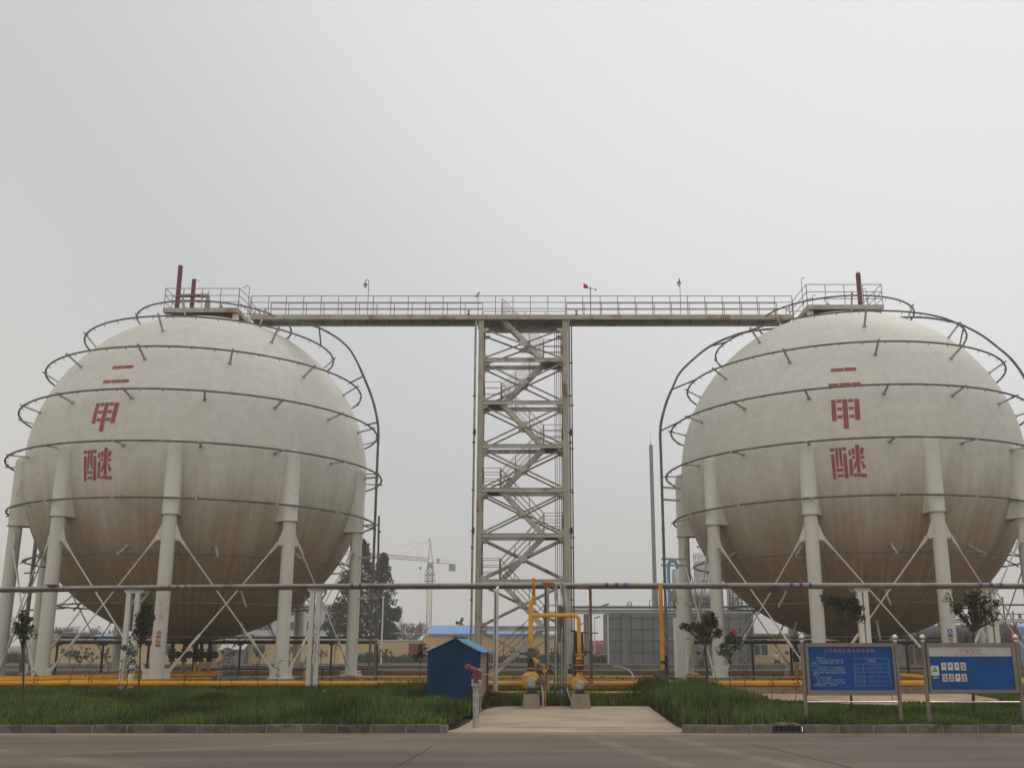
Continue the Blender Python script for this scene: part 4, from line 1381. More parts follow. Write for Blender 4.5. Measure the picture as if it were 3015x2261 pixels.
# ------------------------------------------------------------------ yellow pipes along the ground
yp = [(-14, 31.9), (-9, 31.8), (-3, 31.7), (2, 31.65), (9, 31.05), (20, 31.05)]
t = thing('gas_pipe', (0, 31.7, .3), 'thick yellow pipe running low along the back of both grass verges', 'pipe')
zy = Zp(2012, 31.7)
MB().tube([(-60, 31.9, zy)] + [(x, y, zy if x < 5 else Zp(2010, 31.05)) for x, y in yp] + [(60, 31.05, Zp(2010, 31.05))], .082, 14).build('pipe', M['yellow'], t)
b = MB()
for x in (-22, -17, -12, -6.2, 2.9, 11, 15): b.bx(x - .06, x + .06, 31.55, 31.85, -.05, zy - .083)
b.build('footing', M['concrete'], t)
x0, x1 = X(1872, 31.6, zy), X(1926, 31.6, zy)
sl = MB().lathe([(.085, x0), (.135, x0 + .004), (.15, (x0 + x1) / 2), (.135, x1 - .004), (.085, x1)], (0, 31.62, zy - .02), 20, (1, 0, 0)).build('marker_sleeve', M['yellow'], t)
b = text_mb('二甲醚', .155, lambda u, v: ((x0 + x1) / 2 + .02 + u, 31.62 - .152 + abs(v) * .12 + 0, zy + .045 + v))
b.build('lettering', M['pipe_print'], sl)
MB().bx(x0 + .14, x1 - .13, 31.462, 31.469, zy - .075, zy - .06).build('arrow', M['pipe_print'], sl)
single('gas_pipe', MB().tube([(X(860, 29.4, .5), 29.4, Zp(2037, 29.4)), (X(1450, 29.2, .5), 29.2, Zp(2038, 29.2)), (X(1950, 29, .5), 29, Zp(2039, 29))], .04, 10), M['yellow'], 'thin yellow pipe low in the grass through the valve station', 'pipe')
zz = Zp(1996, 40)
t = thing('gas_pipe', (-14, 40, .3), 'pair of slanting yellow pipes under the left tank', 'pipe')
for (a, c, r) in (((-30, 1997, 33.4), (640, 1979, 50), .06), ((-30, 2004, 32.9), (640, 1986, 46), .085), ((130, 2006, 33), (620, 1996, 41), .04)):
    MB().cyl(P(*a), P(*c), r, n=12).build('pipe', M['yellow'], t)
b = MB()
for k in range(4):
    q = P(-30, 1997, 33.4).lerp(P(640, 1979, 50), .15 + k * .22); b.bx(q.x - .3, q.x + .5, q.y - .05, q.y + .05, -.05, q.z - .13)
b.build('footing', M['concrete'], t)
t = thing('gas_pipe', (2, 45, .1), 'twin thin yellow pipes on the yard floor between the tanks', 'pipe')
for dy, dz in ((0, 0), (.35, .0)):
    zz = Zp(1993, 44)
    MB().tube([(X(700, 44, zz), 44 + dy, zz), (X(1900, 44, zz), 44 + dy, zz + .02), (X(2720, 44, zz), 42 + dy, zz + .02)], .045, 8).build('pipe', M['yellow_rust'], t)
b = MB()
for k in range(9): b.bx(-13 + k * 3.4 - .05, -13 + k * 3.4 + .05, 43.95, 44.4, -.05, Zp(1993, 44) - .05)
b.build('footing', M['concrete'], t)
single('gas_pipe', MB().tube([P(2600, 1984, 38), P(2680, 1990, 36), P(2760, 1997, 34.5), P(3080, 2004, 33)], .085, 12), M['yellow'], 'slanting yellow pipe under the right tank between the signboards', 'pipe')
t = thing('fire_main', (-8, 55, 0), 'dark red fire main on short stands behind the legs of the left tank', 'pipe')
zz = Zp(1969, 53)
MB().tube([(X(440, 53, zz), 53, zz), (X(1100, 53, zz), 53, zz)], .055, 10).build('pipe', M['maroon'], t)
b = MB()
for px in (470, 755, 950, 1070): x = X(px, 53, zz); b.bx(x - .05, x + .05, 52.95, 53.05, -.05, zz - .05)
b.build('stand', M['maroon'], t)
single('fire_main', MB().tube([(X(2650, 52, .5), 52, Zp(1967, 52)), (X(3100, 52, .5), 52, Zp(1967, 52))], .06, 10), M['maroon'], 'dark red pipe seen between and beside the two signboards', 'pipe')

# ------------------------------------------------------------------ valve station at the end of the pad
def flanged_pump(pxc, yc_px, rs, blk, label, label_blk, arm):
    Yb = 26.55
    x0, x1 = X(blk[0], Yb, .4), X(blk[1], Yb, .4)
    zb, ztop = padz(26.4) - .03, Zp(2043, 26.3)
    b = MB()
    b.add([(x0 - .03, 26.3, zb), (x1 + .03, 26.3, zb), (x1 + .03, 26.9, zb), (x0 - .03, 26.9, zb), (x0 + .01, 26.32, ztop), (x1 - .01, 26.32, ztop), (x1 - .01, 26.88, ztop), (x0 + .01, 26.88, ztop)],
          [(0, 3, 2, 1), (4, 5, 6, 7), (0, 1, 5, 4), (1, 2, 6, 5), (2, 3, 7, 6), (3, 0, 4, 7)])
    single('concrete_block', b, M['concrete'], label_blk, 'block', 'plinths of the valve station')
    return (x0 + x1) / 2, ztop
xL, zL = flanged_pump(0, 0, 0, (1541, 1588), '', 'stained concrete plinth under the left yellow flange', -1)
xR, zR = flanged_pump(0, 0, 0, (1683, 1735), '', 'stained concrete plinth under the right grey flange', 1)


def handwheel(b, c, axis, r=.11):
    q = Vector((0, 0, 1)).rotation_difference(Vector(axis).normalized())
    c = Vector(c)
    b.tube([c + q @ Vector((r * math.cos(k * math.pi / 8), r * math.sin(k * math.pi / 8), 0)) for k in range(16)], .012, 6, True)
    for k in range(3):
        a = k * math.pi / 3
        b.cyl(c - q @ Vector((r * math.cos(a), r * math.sin(a), 0)), c + q @ Vector((r * math.cos(a), r * math.sin(a), 0)), .008, n=5)


Yv = 26.7
t = thing('valve_station', (X(1562, Yv, .5), Yv, zL), 'yellow gas manifold with big round flanges standing on two plinths', 'gas manifold')
c = P(1563, 2003, Yv)
b = MB(); b.lathe([(.15, -.35), (.245, -.33), (.25, -.05), (.235, -.02), (.15, -.01)], (c.x, Yv, c.z), 26, (0, -1, 0)); b.build('flange', M['yellow'], t)
c2 = P(1566, 2010, Yv - .1)
b = MB(); b.lathe([(.165, -.1), (.165, .0), (.12, .05), (.05, .06), (.001, .06)], (c2.x, Yv - .1, c2.z), 26, (0, -1, 0))
for k in range(12): a = k * math.pi / 6; b.cyl((c2.x + .14 * math.cos(a), Yv - .21, c2.z + .14 * math.sin(a)), (c2.x + .14 * math.cos(a), Yv - .24 + .06, c2.z + .14 * math.sin(a)), .014, n=6)
b.build('blind_flange', M['galv'], t)
MB().bx(c2.x - .12, c2.x + .12, Yv - .25, Yv + .2, zL, c2.z - .12).bx(c2.x - .17, c2.x + .17, Yv - .28, Yv + .2, zL - .002, zL + .03).build('pedestal', M['black_pipe'], t)
b = MB(); e = P(1592, 2005, Yv - .2); b.cyl((c2.x + .1, Yv - .18, c2.z), e, .055, n=12); b.lathe([(.085, -.1), (.10, -.02), (.10, .06), (.06, .1)], e, 14, (.3, -1, .1)); b.cyl(e, e + Vector((0, 0, .13)), .045, n=10)
b.build('elbow', M['vessel_dark'], t)
e2 = e
c = P(1704, 2012, Yv)
b = MB(); b.lathe([(.13, -.35), (.20, -.33), (.205, -.05), (.19, -.02), (.13, -.01)], (c.x, Yv, c.z), 26, (0, -1, 0)); b.build('flange', M['yellow_rust'], t)
c2 = P(1707, 2017, Yv - .1)
b = MB(); b.lathe([(.135, -.1), (.135, .0), (.10, .05), (.05, .06), (.001, .06)], (c2.x, Yv - .1, c2.z), 26, (0, -1, 0))
for k in range(12): a = k * math.pi / 6; b.cyl((c2.x + .115 * math.cos(a), Yv - .21, c2.z + .115 * math.sin(a)), (c2.x + .115 * math.cos(a), Yv - .18, c2.z + .115 * math.sin(a)), .012, n=6)
b.build('blind_flange', M['galv'], t)
MB().bx(c2.x - .105, c2.x + .105, Yv - .25, Yv + .2, zR, c2.z - .10).bx(c2.x - .15, c2.x + .15, Yv - .28, Yv + .2, zR - .002, zR + .03).build('pedestal', M['black_pipe'], t)
e = P(1739, 2013, Yv - .05); b = MB(); b.cyl((c2.x + .1, Yv - .1, c2.z), e, .05, n=12); b.lathe([(.07, -.07), (.085, -.02), (.085, .06), (.03, .08)], e, 14, (0, -1, 0)); b.cyl(e - Vector((0, 0, .11)), e + Vector((0, 0, .13)), .05, n=10)
b.build('elbow', M['hydrant_red'], t)
# risers
Ya = Yv + .12
za, zb_ = Zp(1766, Ya), Zp(1811, Ya)
xa, xb_ = X(1563, Ya, 2.0), X(1705, Ya, 2.0)
MB().lathe([(.062, Zp(1885, Ya)), (.062, za - .06), (.05, za - .02), (.02, za), (.001, za)], (xa, Ya, 0), 16).build('riser_pipe', M['yellow'], t)
b = MB(); b.tube([(xa + .03, Ya, zb_), (xb_ - .14, Ya, zb_)] + [(xb_ - .14 + .14 * math.sin(k * math.pi / 12), Ya, zb_ - .14 + .14 * math.cos(k * math.pi / 12)) for k in range(1, 7)] + [(xb_, Ya, Zp(1906, Ya))], .055, 12)
b.build('cross_pipe', M['yellow'], t)
b = MB(); xq = X(1571.5, Ya, 3); b.cyl((xq, Ya + .05, zb_ + .32), (xq, Ya + .05, rackz - .06), .045, n=12); b.lathe([(.06, -.05), (.075, 0), (.06, .06)], (xq, Ya + .05, zb_ + .33), 12); b.build('feed_pipe', M['yellow_rust'], t)
prof = [(.07, 1.88), (.115, 1.89), (.115, 1.93), (.07, 1.94)]
def stack_valves(x, zlist, name, m_):
    for (z, k) in zlist:
        b = MB(); b.lathe([(.055, z - .02), (.11, z - .015), (.11, z + .02), (.06, z + .03), (.085, z + .08), (.10, z + .14), (.085, z + .2), (.06, z + .25), (.11, z + .26), (.11, z + .295), (.055, z + .3)], (x, Ya, 0), 14)
        o = b.build(name, M[m_[k % len(m_)]], t)
        yield z, o
zs_ = [(Zp(1924, Ya) - .15, 0), (Zp(1950, Ya) - .2, 1), (Zp(1975, Ya) - .2, 2)]
for z, o in stack_valves(xa, zs_, 'valve', ('vessel_dark', 'black_pipe', 'yellow_rust')):
    pass
MB().cyl((xa, Ya, Zp(1995, Ya)), (xa, Ya, Zp(1884, Ya)), .05, n=12).build('riser_pipe', M['yellow_rust'], t)
b = MB(); q = P(1530, 1923, Ya - .05); b.cyl((xa, Ya, q.z), q, .035, n=8); b.cyl((xa - .03, Ya, q.z), (xa - .2, Ya, q.z), .07, .04, n=10); handwheel(b, q, (1, 0, 0), .07); b.build('handwheel', M['vessel_dark'], t)
b = MB(); b.cyl((xa, Ya, Zp(1937, Ya)), P(1588, 1951, Ya - .1), .055, n=10); b.build('branch_pipe', M['yellow_rust'], t)
b = MB(); b.cyl(P(1540, 1985, Ya - .2), P(1561, 1986, Ya - .2), .012, n=6); b.build('lever', M['paper_white'], t)
MB().cyl((xb_, Ya, Zp(1995, Ya)), (xb_, Ya, Zp(1900, Ya)), .048, n=12).build('riser_pipe', M['yellow_rust'], t)
for z, o in stack_valves(xb_, [(Zp(1935, Ya) - .2, 0), (Zp(1958, Ya) - .15, 1), (Zp(1982, Ya) - .2, 0)], 'valve', ('yellow_rust', 'black_pipe')): pass
for px in (1587, 1602, 1619):
    b = MB(); x = X(px, Ya, 1); z = Zp(1976, Ya)
    b.lathe([(.045, -.09), (.07, -.085), (.07, -.05), (.04, -.04), (.055, 0), (.04, .04), (.07, .05), (.07, .085), (.045, .09)], (x, Ya, z), 10, (1, 0, 0)); b.cyl((x, Ya, z), (x, Ya, z + .16), .018, n=6); handwheel(b, (x, Ya, z + .16), (0, 0, 1), .055)
    b.build('small_valve', M['yellow_rust' if px == 1602 else 'black_pipe'], t)
b = MB(); b.cyl((xa, Ya, Zp(1976, Ya)), (X(1632, Ya, 1), Ya, Zp(1976, Ya)), .032, n=8); b.cyl((X(1604, Ya, 1), Ya, Zp(1976, Ya)), (X(1604, Ya, 1), Ya, zg(27) - .05), .032, n=8); b.build('manifold_pipe', M['yellow_rust'], t)
b = MB(); x = X(1680, Ya, 1); z = Zp(1975, Ya); b.cyl((x - .06, Ya, z), (xb_, Ya, z), .04, n=8); b.lathe([(.04, -.08), (.065, -.07), (.065, .07), (.04, .08)], (x, Ya, z), 10, (1, 0, 0)); b.cyl((x, Ya, z), (x, Ya, z + .17), .018, n=6); handwheel(b, (x, Ya, z + .17), (0, 0, 1), .06); b.build('small_valve', M['black_pipe'], t)
b = MB(); x = X(1723, Ya + .5, 1.6); z = Zp(1918, Ya + .5); b.cyl((x - .1, Ya + .5, z), (x + .02, Ya + .5, z), .03, n=8); b.lathe([(.10, -.02), (.10, .02)], (x, Ya + .5, z), 14, (1, 0, 0)); b.cyl((x, Ya + .5, z), (x + .14, Ya + .5, z), .05, .02, n=8); handwheel(b, (x + .15, Ya + .5, z), (1, 0, 0), .10); b.build('handwheel', M['vessel_dark'], t)
# grey hoses and drain pipes by the plinths
single('drain_pipe', MB().tube([e2 + Vector((.02, -.05, -.08)), e2 + Vector((.06, -.06, -.3)), (e2.x + .05, Yv - .3, padz(26.2) - .01)], .022, 8), M['galv'], 'thin grey drain pipe leaning on the left plinth', 'pipe')
single('drain_pipe', MB().cyl(P(1669, 2028, 26.9), (X(1690, 26.4, .3), 26.4, padz(26.2)), .022, n=8), M['galv'], 'thin pale drain pipe leaning against the right plinth', 'pipe')
single('hose', MB().tube([(X(1634, 27, .4), 27, zg(27)), (X(1635, 27, .4), 27, Zp(2036, 27)), (X(1641, 27, .4), 27, Zp(2024, 27)), (X(1652, 27, .4), 27, Zp(2021, 27)), (X(1663, 27, .4), 27, Zp(2026, 27)), (X(1668, 27, .4), 27, Zp(2040, 27)), (X(1669, 27, .4), 27, zg(27))], .03, 8), M['black_pipe'], 'black hose arching out of the grass between the plinths', 'hose')
single('hose', MB().tube([P(1806, 1960, 33), P(1828, 1962, 32.8), P(1850, 1970, 32.4), P(1860, 1980, 32), P(1866, 1995, 31.8)], .012, 6), M['paper_white'], 'thin white hose curving down to the yellow sleeve', 'hose')

# upright pipes between the plinths and the tower
b_ = thing('conduit_bundle', (X(1650, 28.6, 1), 28.6, zg(28.6)), 'cluster of thin upright pipes and cables rising to the pipe run', 'pipes')
for i, px in enumerate((1632, 1637, 1642, 1646, 1650, 1653, 1657, 1661, 1666, 1670)):
    y = 28.4 + (i * 37 % 7) * .09
    x = X(px, y, 1.6)
    m_ = ('ring_pipe', 'galv', 'vessel_dark', 'rust_pipe')[i % 4]
    xt = x + random.uniform(-.07, .07)
    MB().tube([(x, y, zg(y) - .02), (x + random.uniform(-.02, .02), y, 1.8), (xt, y + .4, 2.9), (xt, 30.95, rackz - .02)], random.choice((.008, .010, .014, .018)), 6).build('conduit', M[m_], b_)
MB().bx(X(1645, 28.9, 2.6), X(1661, 28.9, 2.6), 28.85, 28.93, Zp(1890, 28.9), Zp(1785, 28.9)).build('cable_tray', M['vessel_dark'], b_)
for px, m_, lab in ((1607, 'vessel_dark', 'dark grey steel post under the rusty red junction box'), (1614, 'brace', 'brown steel post under the rusty red junction box')):
    x = X(px, 30.3, 1.6)
    single('steel_post', MB().bx(x - .035, x + .035, 30.27, 30.34, zg(30), rackz - .12), M[m_], lab, 'post')
# rusty down pipes with cross handles
x = X(1740, 30.9, 2)
b = MB(); z0 = rackz - .10
b.tube([(X(1700, 30.9, z0), 30.9, z0), (x - .1, 30.9, z0)] + [(x - .1 + .1 * math.sin(k * math.pi / 8), 30.9, z0 - .1 + .1 * math.cos(k * math.pi / 8)) for k in range(1, 5)] + [(x, 30.9, .4)], .046, 10)
b.bx(x - .2, x + .22, 30.84, 30.96, Zp(1863, 30.9) - .02, Zp(1863, 30.9) + .02)
single('down_pipe', b, M['rust_pipe'], 'rusty brown pipe bent down from the pipe run with a dark cross bar', 'pipe')
for px, w_, m_, lab in ((1695, .075, 'black_pipe', 'thick dark standpipe topped by a flat bar beside the tower'), (1713, .055, 'black_pipe', 'thinner dark standpipe topped by a flat bar right of the yellow pipe')):
    x = X(px, 30.4, 1.5); z1 = Zp(1860 if px == 1695 else 1863, 30.4)
    b = MB(); b.cyl((x, 30.4, zg(30.4)), (x, 30.4, z1), w_, n=12); b.bx(x - .13, x + .14, 30.36, 30.44, z1 + .002, z1 + .035)
    single('standpipe', b, M[m_], lab, 'pipe')

# yellow down pipe with gate valve at the right, marker and green bag
Yd = 29.6
x = X(1949, Yd, 2)
t = thing('down_pipe', (x, Yd, zg(Yd)), 'yellow vertical pipe with an old gate valve beside the green bag', 'pipe')
MB().cyl((x, Yd, Zp(1968, Yd)), (x, Yd, rackz - .05), .062, n=14).cyl((x, Yd, zg(Yd) - .05), (x, Yd, Zp(2024, Yd)), .05, n=12).build('pipe', M['yellow'], t)
b = MB(); z = Zp(1998, Yd)
b.lathe([(.06, -.26), (.12, -.255), (.12, -.215), (.07, -.205), (.11, -.08), (.12, 0), (.11, .1), (.07, .2), (.12, .21), (.12, .25), (.06, .26)], (x, Yd, z), 14)
b.cyl((x, Yd, z + .06), (x - .24, Yd - .05, z + .07), .03, n=8); handwheel(b, (x - .25, Yd - .05, z + .07), (1, .2, 0), .12)
b.build('gate_valve', M['vessel_dark'], t)
b = MB(); z = Zp(1948, Yd); b.lathe([(.07, -.05), (.10, -.04), (.10, .03), (.07, .04)], (x + .03, Yd, z), 14); b.ball((x + .06, Yd - .06, z), .05, 10, 8); b.build('gauge', M['black_pipe'], t)
x = X(1959, Yd + .25, 2)
single('down_pipe', MB().cyl((x, Yd + .25, zg(Yd)), (x, Yd + .25, Zp(1930, Yd)), .05, n=12), M['black_pipe'], 'short dark pipe right behind the yellow vertical pipe', 'pipe')
c = P(1984, 2015, 28.7)
b = MB(); b.ball((0, 0, 0), 1, 36, 22)
vs = []
for (px, py, pz) in b.v:
    v = Vector((px, py, pz))
    n1 = math.sin(v.x * 5 + v.z * 7) * .5 + math.sin(v.y * 6 - v.z * 9 + 1) * .5
    n2 = math.sin(v.x * 13 + v.y * 11) * math.cos(v.z * 15 + v.x * 4)
    s = 1 + .09 * n1 + .05 * n2
    if v.z > .6: s *= 1 - .35 * max(0, (v.z - .6) / .4) * (1 if abs(v.x) < .5 else .3)
    vs.append((c.x + v.x * .205 * s, 28.7 + v.y * .18 * s, c.z + v.z * .18 * s))
b.v = vs
single('bag', b, M['bag_green'], 'crumpled green plastic bag tied over a valve next to the white post', 'bag')
single('valve_pit', MB().bx(X(1955, 28.6, .4), X(2011, 28.6, .4), 28.4, 29.0, .2, Zp(2036, 28.4)), M['concrete'], 'small concrete plinth below the green bag', 'plinth')
c = Vector((X(950, 27.5, .3), 27.5, Zp(2040, 27.5)))
b = MB()
for k in range(7):
    a = k * .9; q = c + Vector((.06 * math.cos(a) + .02, .05 * math.sin(a), .03 * (k % 3)))
    b.add([q + Vector((random.uniform(-.07, .07), random.uniform(-.05, .05), random.uniform(-.02, .07))) for _ in range(4)], [(0, 1, 2, 3)])
single('litter', b, M['paper_white'], 'scrap of white plastic lying in the grass left of the shed', 'litter')

# ------------------------------------------------------------------ blue shed
YS, YS1 = 25.4, 28.9
xa, xb = X(1257, YS, .8), X(1414, YS, .8)
ze, zr = Zp(1917, YS), Zp(1878, YS)
xm = X(1341, YS, 1.9)
z0 = zg(YS) - .1
t = thing('equipment_shed', ((xa + xb) / 2, (YS + YS1) / 2, zg(YS)), 'small dark blue corrugated shed with a gabled light blue roof', 'shed')
b = MB()
n = 56
vs = []
for i in range(n + 1):
    x = xa + (xb - xa) * i / n
    y = YS + (.009 if i % 4 in (0, 1) else -.009)
    zt = ze + (zr - ze) * (1 - abs(x - xm) / ((xm - xa) if x < xm else (xb - xm))) - .02
    vs += [(x, y, z0), (x, y, zt)]
b.add(vs, [(2 * i, 2 * i + 2, 2 * i + 3, 2 * i + 1) for i in range(n)])
b.bx(xa, xa + .03, YS + .012, YS1, z0, ze - .03)
b.bx(xa, xb, YS1 - .03, YS1, z0, ze - .03)
b.build('front_wall', M['shed_blue'], t)
MB().bx(xb - .06, xb - .005, YS + .015, YS1 - .035, z0, ze - .03).build('side_wall', M['concrete'], t)
MB().bx(xb + .0, xb + .05, YS1 - .12, YS1 - .04, z0, ze + .02).build('corner_post', M['maroon'], t)
def roof(s):
    b = MB()
    N = 14
    dx, dz = ((xb - xm) if s > 0 else (xa - xm)), ze - zr
    L_ = 1.14
    rows = []
    for k in range(N + 1):
        y = YS - .09 + (YS1 - YS + .2) * k / N
        hh = .012 if k % 2 else -.008
        rows.append(((xm, y, zr + hh + .02), (xm + dx * L_, y, zr + dz * L_ + hh + .02)))
    vs = [p for r in rows for p in r]
    b.add(vs, [(2 * i, 2 * i + 1, 2 * i + 3, 2 * i + 2) for i in range(N)])
    vs2 = [(x, y, z - .014) for x, y, z in vs]
    b.add(vs2, [(2 * i + 2, 2 * i + 3, 2 * i + 1, 2 * i) for i in range(N)])
    b.add([vs[0], vs[1], vs2[1], vs2[0]], [(0, 1, 2, 3)])
    b.build('roof_sheet', M['shed_roof'], t)
roof(1); roof(-1)
MB().bar((xm, YS - .1, zr + .028), (xm, YS1 + .12, zr + .028), .14, .02).build('ridge_cap', M['dark'], t)

# ------------------------------------------------------------------ fire monitor on its wrapped post
YH = 22.7
x = X(1402, YH, .8)
zb = padz(YH) - .02
zf = Zp(2019, YH)
t = thing('fire_monitor', (x, YH, zb), 'faded red fire monitor on a silver-wrapped post at the pad corner', 'fire monitor')
b = MB()
prof = []
for k in range(15):
    z = zb + (zf - zb) * k / 14
    prof.append((.066 + .014 * (k / 14) + random.uniform(-.008, .010), z))
b.lathe(prof, (x, YH, 0), 18)
b.build('post', M['foil'], t)
b = MB(); b.lathe([(.06, zf - .02), (.115, zf), (.115, zf + .025), (.06, zf + .03), (.05, zf + .06)], (x, YH, 0), 18)
for s in (-1, 1): b.lathe([(.035, zf + .03), (.032, zf + .10), (.045, zf + .11), (.03, zf + .16)], (x + s * .075, YH - .03, 0), 10)
b.build('flange', M['foil'], t)
def q(px, py, dy=0): return P(px, py, YH + dy)
b = MB()
b.tube([(x - .01, YH, zf + .03), q(1409, 2003), q(1413, 1993, -.03), q(1412, 1985, -.08), q(1405, 1980, -.1)], [.05, .052, .055, .055, .05], 12)
b.tube([q(1404, 2004), q(1398, 1995, -.05), q(1398, 1983, -.08), q(1402, 1976, -.1)], [.045, .045, .05, .05], 12)
b.tube([q(1417, 1983, -.05), q(1408, 1977, -.1), q(1395, 1970, -.16), q(1386, 1966, -.2), q(1377, 1962, -.24)], [.05, .055, .055, .045, .055], 14)
b.build('monitor_body', M['hydrant_red'], t)
b = MB(); b.tube([q(1378, 1962.5, -.235), q(1373.5, 1960.5, -.26)], [.066, .066], 14); b.build('nozzle', M['maroon'], t)
b = MB(); b.ball(q(1411, 1972, -.1), .035, 10, 8); b.build('knob', M['foil'], t)
MB().tube([q(1412, 1979, -.08), q(1420, 1984, -.05), q(1451, 1984, 0)], .012, 6).build('handle', M['galv'], t)

# ------------------------------------------------------------------ two notice boards
YN = 22.6


def board(label, pl, pr, ftop, fbot, inner, bar_y):
    zt = Zp(1876, YN)
    xl_, xr_ = X(pl, YN, zt), X(pr, YN, zt)
    t = thing('notice_board', ((xl_ + xr_) / 2, YN, zg(YN)), label, 'notice board')
    for x in (xl_, xr_):
        o = MB().lathe([(.044, zg(YN) - .05), (.044, zt - .05)], (x, YN, 0), 16).build('post', M['stainless'], t)
        b = MB(); b.ball((x, YN, zt), .066, 20, 14); b.lathe([(.05, zt - .09), (.05, zt - .055)], (x, YN, 0), 14); b.build('ball_cap', M['ball'], o)
    z1, z0 = Zp(ftop, YN), Zp(fbot, YN)
    a, c = xl_ + .055, xr_ - .055
    zi1, zi0 = Zp(inner[2], YN), Zp(inner[3], YN)
    ia, ic = X(inner[0], YN, (z0 + z1) / 2), X(inner[1], YN, (z0 + z1) / 2)
    b = MB()
    b.bx(a, c, YN - .06, YN + .06, zi1, z1); b.bx(a, c, YN - .06, YN + .06, z0, zi0)
    b.bx(a, ia, YN - .06, YN + .06, zi0 + .0005, zi1 - .0005); b.bx(ic, c, YN - .06, YN + .06, zi0 + .0005, zi1 - .0005)
    b.build('frame', M['stainless'], t)
    b = MB()
    for x0, x1 in ((xl_ + .03, a), (c, xr_ - .03)):
        for z in (z1 - .15, z0 + .15): b.bx(x0, x1 - .001 if x1 == a else x1, YN - .02, YN + .02, z - .02, z + .02)
    b.build('clip', M['stainless'], t)
    zb_ = Zp(bar_y, YN)
    MB().cyl((xl_ + .04, YN, zb_), (xr_ - .04, YN, zb_), .017, n=8).build('lower_rail', M['ball'], t)
    return t, (ia, ic, zi0, zi1)


YP = YN - .02
t1, (ia, ic, zi0, zi1) = board('left stainless notice board, all blue with text lines and a ruled table', 2360, 2634, 1892, 2046, (2381, 2629, 1903, 2031), 2066)
pn = MB().bx(ia + .001, ic - .001, YP, YP + .03, zi0 + .001, zi1 - .001).build('panel', M['board_blue'], t1)
def c1(x, y): return P(2350 + x / 6.32, 1850 + y / 6.32, YP)
def put(c, sx=1.0, sz=1.0, off=.004): return lambda u, v: (c.x + u * sx, YP - off, c.z + v * sz)
title = '二甲醚罐区重大危险源牌'
for i, ch in enumerate(title):
    c = c1(513 + i * 86.4, 412)
    text_mb(ch, .085, put(c)).build('title_character', M['print_pale' if i == 0 else 'print_red'], pn)
for y, xa_, xb_ in ((545, 305, 520), (590, 315, 865), (635, 245, 870), (680, 250, 390), (728, 330, 870), (775, 250, 875), (820, 265, 880), (865, 275, 395), (910, 330, 630), (955, 340, 860), (1005, 345, 870), (1050, 275, 720)):
    x = xa_
    b = MB()
    while x < xb_ - 12:
        if random.random() < .9:
            for k in range(3):
                yy = y - 13 + 12 * k + random.uniform(-2, 2)
                w_ = random.uniform(12, 21)
                o_ = random.uniform(0, 4)
                p0, p1 = c1(x + o_, yy - 2.6), c1(x + o_ + w_, yy + 2.6)
                b.add([(p0.x, YP - .004, p0.z), (p1.x, YP - .004, p0.z), (p1.x, YP - .004, p1.z), (p0.x, YP - .004, p1.z)], [(3, 2, 1, 0)])
            p0, p1 = c1(x + 8, y - 15), c1(x + 13, y + 14)
            b.add([(p0.x, YP - .0045, p0.z), (p1.x, YP - .0045, p0.z), (p1.x, YP - .0045, p1.z), (p0.x, YP - .0045, p1.z)], [(3, 2, 1, 0)])
        x += 24
    b.build('text_line', M['print_pale'], pn)
b = MB()
def ln(xa_, ya_, xb_, yb_, w_=3.2):
    p0, p1 = c1(xa_, ya_), c1(xb_, yb_)
    if abs(xa_ - xb_) > abs(ya_ - yb_): b.bx(min(p0.x, p1.x), max(p0.x, p1.x), YP - .004, YP - .0005, p0.z - .005, p0.z + .005)
    else: b.bx(p0.x - .005, p0.x + .005, YP - .0045, YP - .0005, min(p0.z, p1.z), max(p0.z, p1.z))
for y in (550, 655, 730, 808, 890, 975, 1060): ln(1038, y, 1682, y)
for x, y in ((1038, 550), (1682, 550), (1208, 655)): ln(x, y, x, 1060)
for y, segs in ((690, ((1085, 1140), (1310, 1350), (1375, 1560))), (770, ((1060, 1190), (1265, 1470), (1510, 1575))), (855, ((1060, 1195), (1350, 1530))), (935, ((1070, 1200), (1325, 1420), (1470, 1530))), (1015, ((1075, 1210), (1340, 1420), (1450, 1530)))):
    for xa_, xb_ in segs:
        x = xa_
        while x < xb_ - 8:
            for k in range(3):
                p0, p1 = c1(x, y - 12 + 11 * k - 2), c1(x + random.uniform(10, 18), y - 12 + 11 * k + 2)
                b.add([(p0.x, YP - .004, p0.z), (p1.x, YP - .004, p0.z), (p1.x, YP - .004, p1.z), (p0.x, YP - .004, p1.z)], [(3, 2, 1, 0)])
            x += 22
b.build('table_lines', M['print_line'], pn)
for i, ch in enumerate('二甲站'):
    text_mb(ch, .09, put(c1(1270 + i * 68, 605))).build('heading_character', M['print_pale'], pn)

t2, (ia, ic, zi0, zi1) = board('right stainless notice board, white header over blue with nine warning stickers', 2715, 2989, 1892, 2039, (2736, 2981, 1902, 2029), 2066)
pn = MB().bx(ia + .001, ic - .001, YP, YP + .03, zi0 + .001, zi1 - .001).build('panel', M['board_blue'], t2)
zw = Zp(1931.5, YP)
hd = MB().bx(ia + .002, ic - .002, YP - .004, YP - .0005, zw, zi1 - .002).build('header', M['board_white'], pn)
def c2_(x, y): return P(2780 + x / 13.825, 1890 + y / 13.825, YP)
text_mb('Key area for safety', .062, put(c2_(1050, 308), 1.15, 1, .007)).build('lettering', M['print_red'], hd)
text_mb('二 甲 站 区', .075, put(c2_(1040, 412), 1.35, 1, .007)).build('lettering', mat('print_magenta', (.36, .10, .17), .6), hd)
text_mb('The important tank farm', .062, put(c2_(1060, 492), 1.2, 1, .007)).build('lettering', M['print_red'], hd)
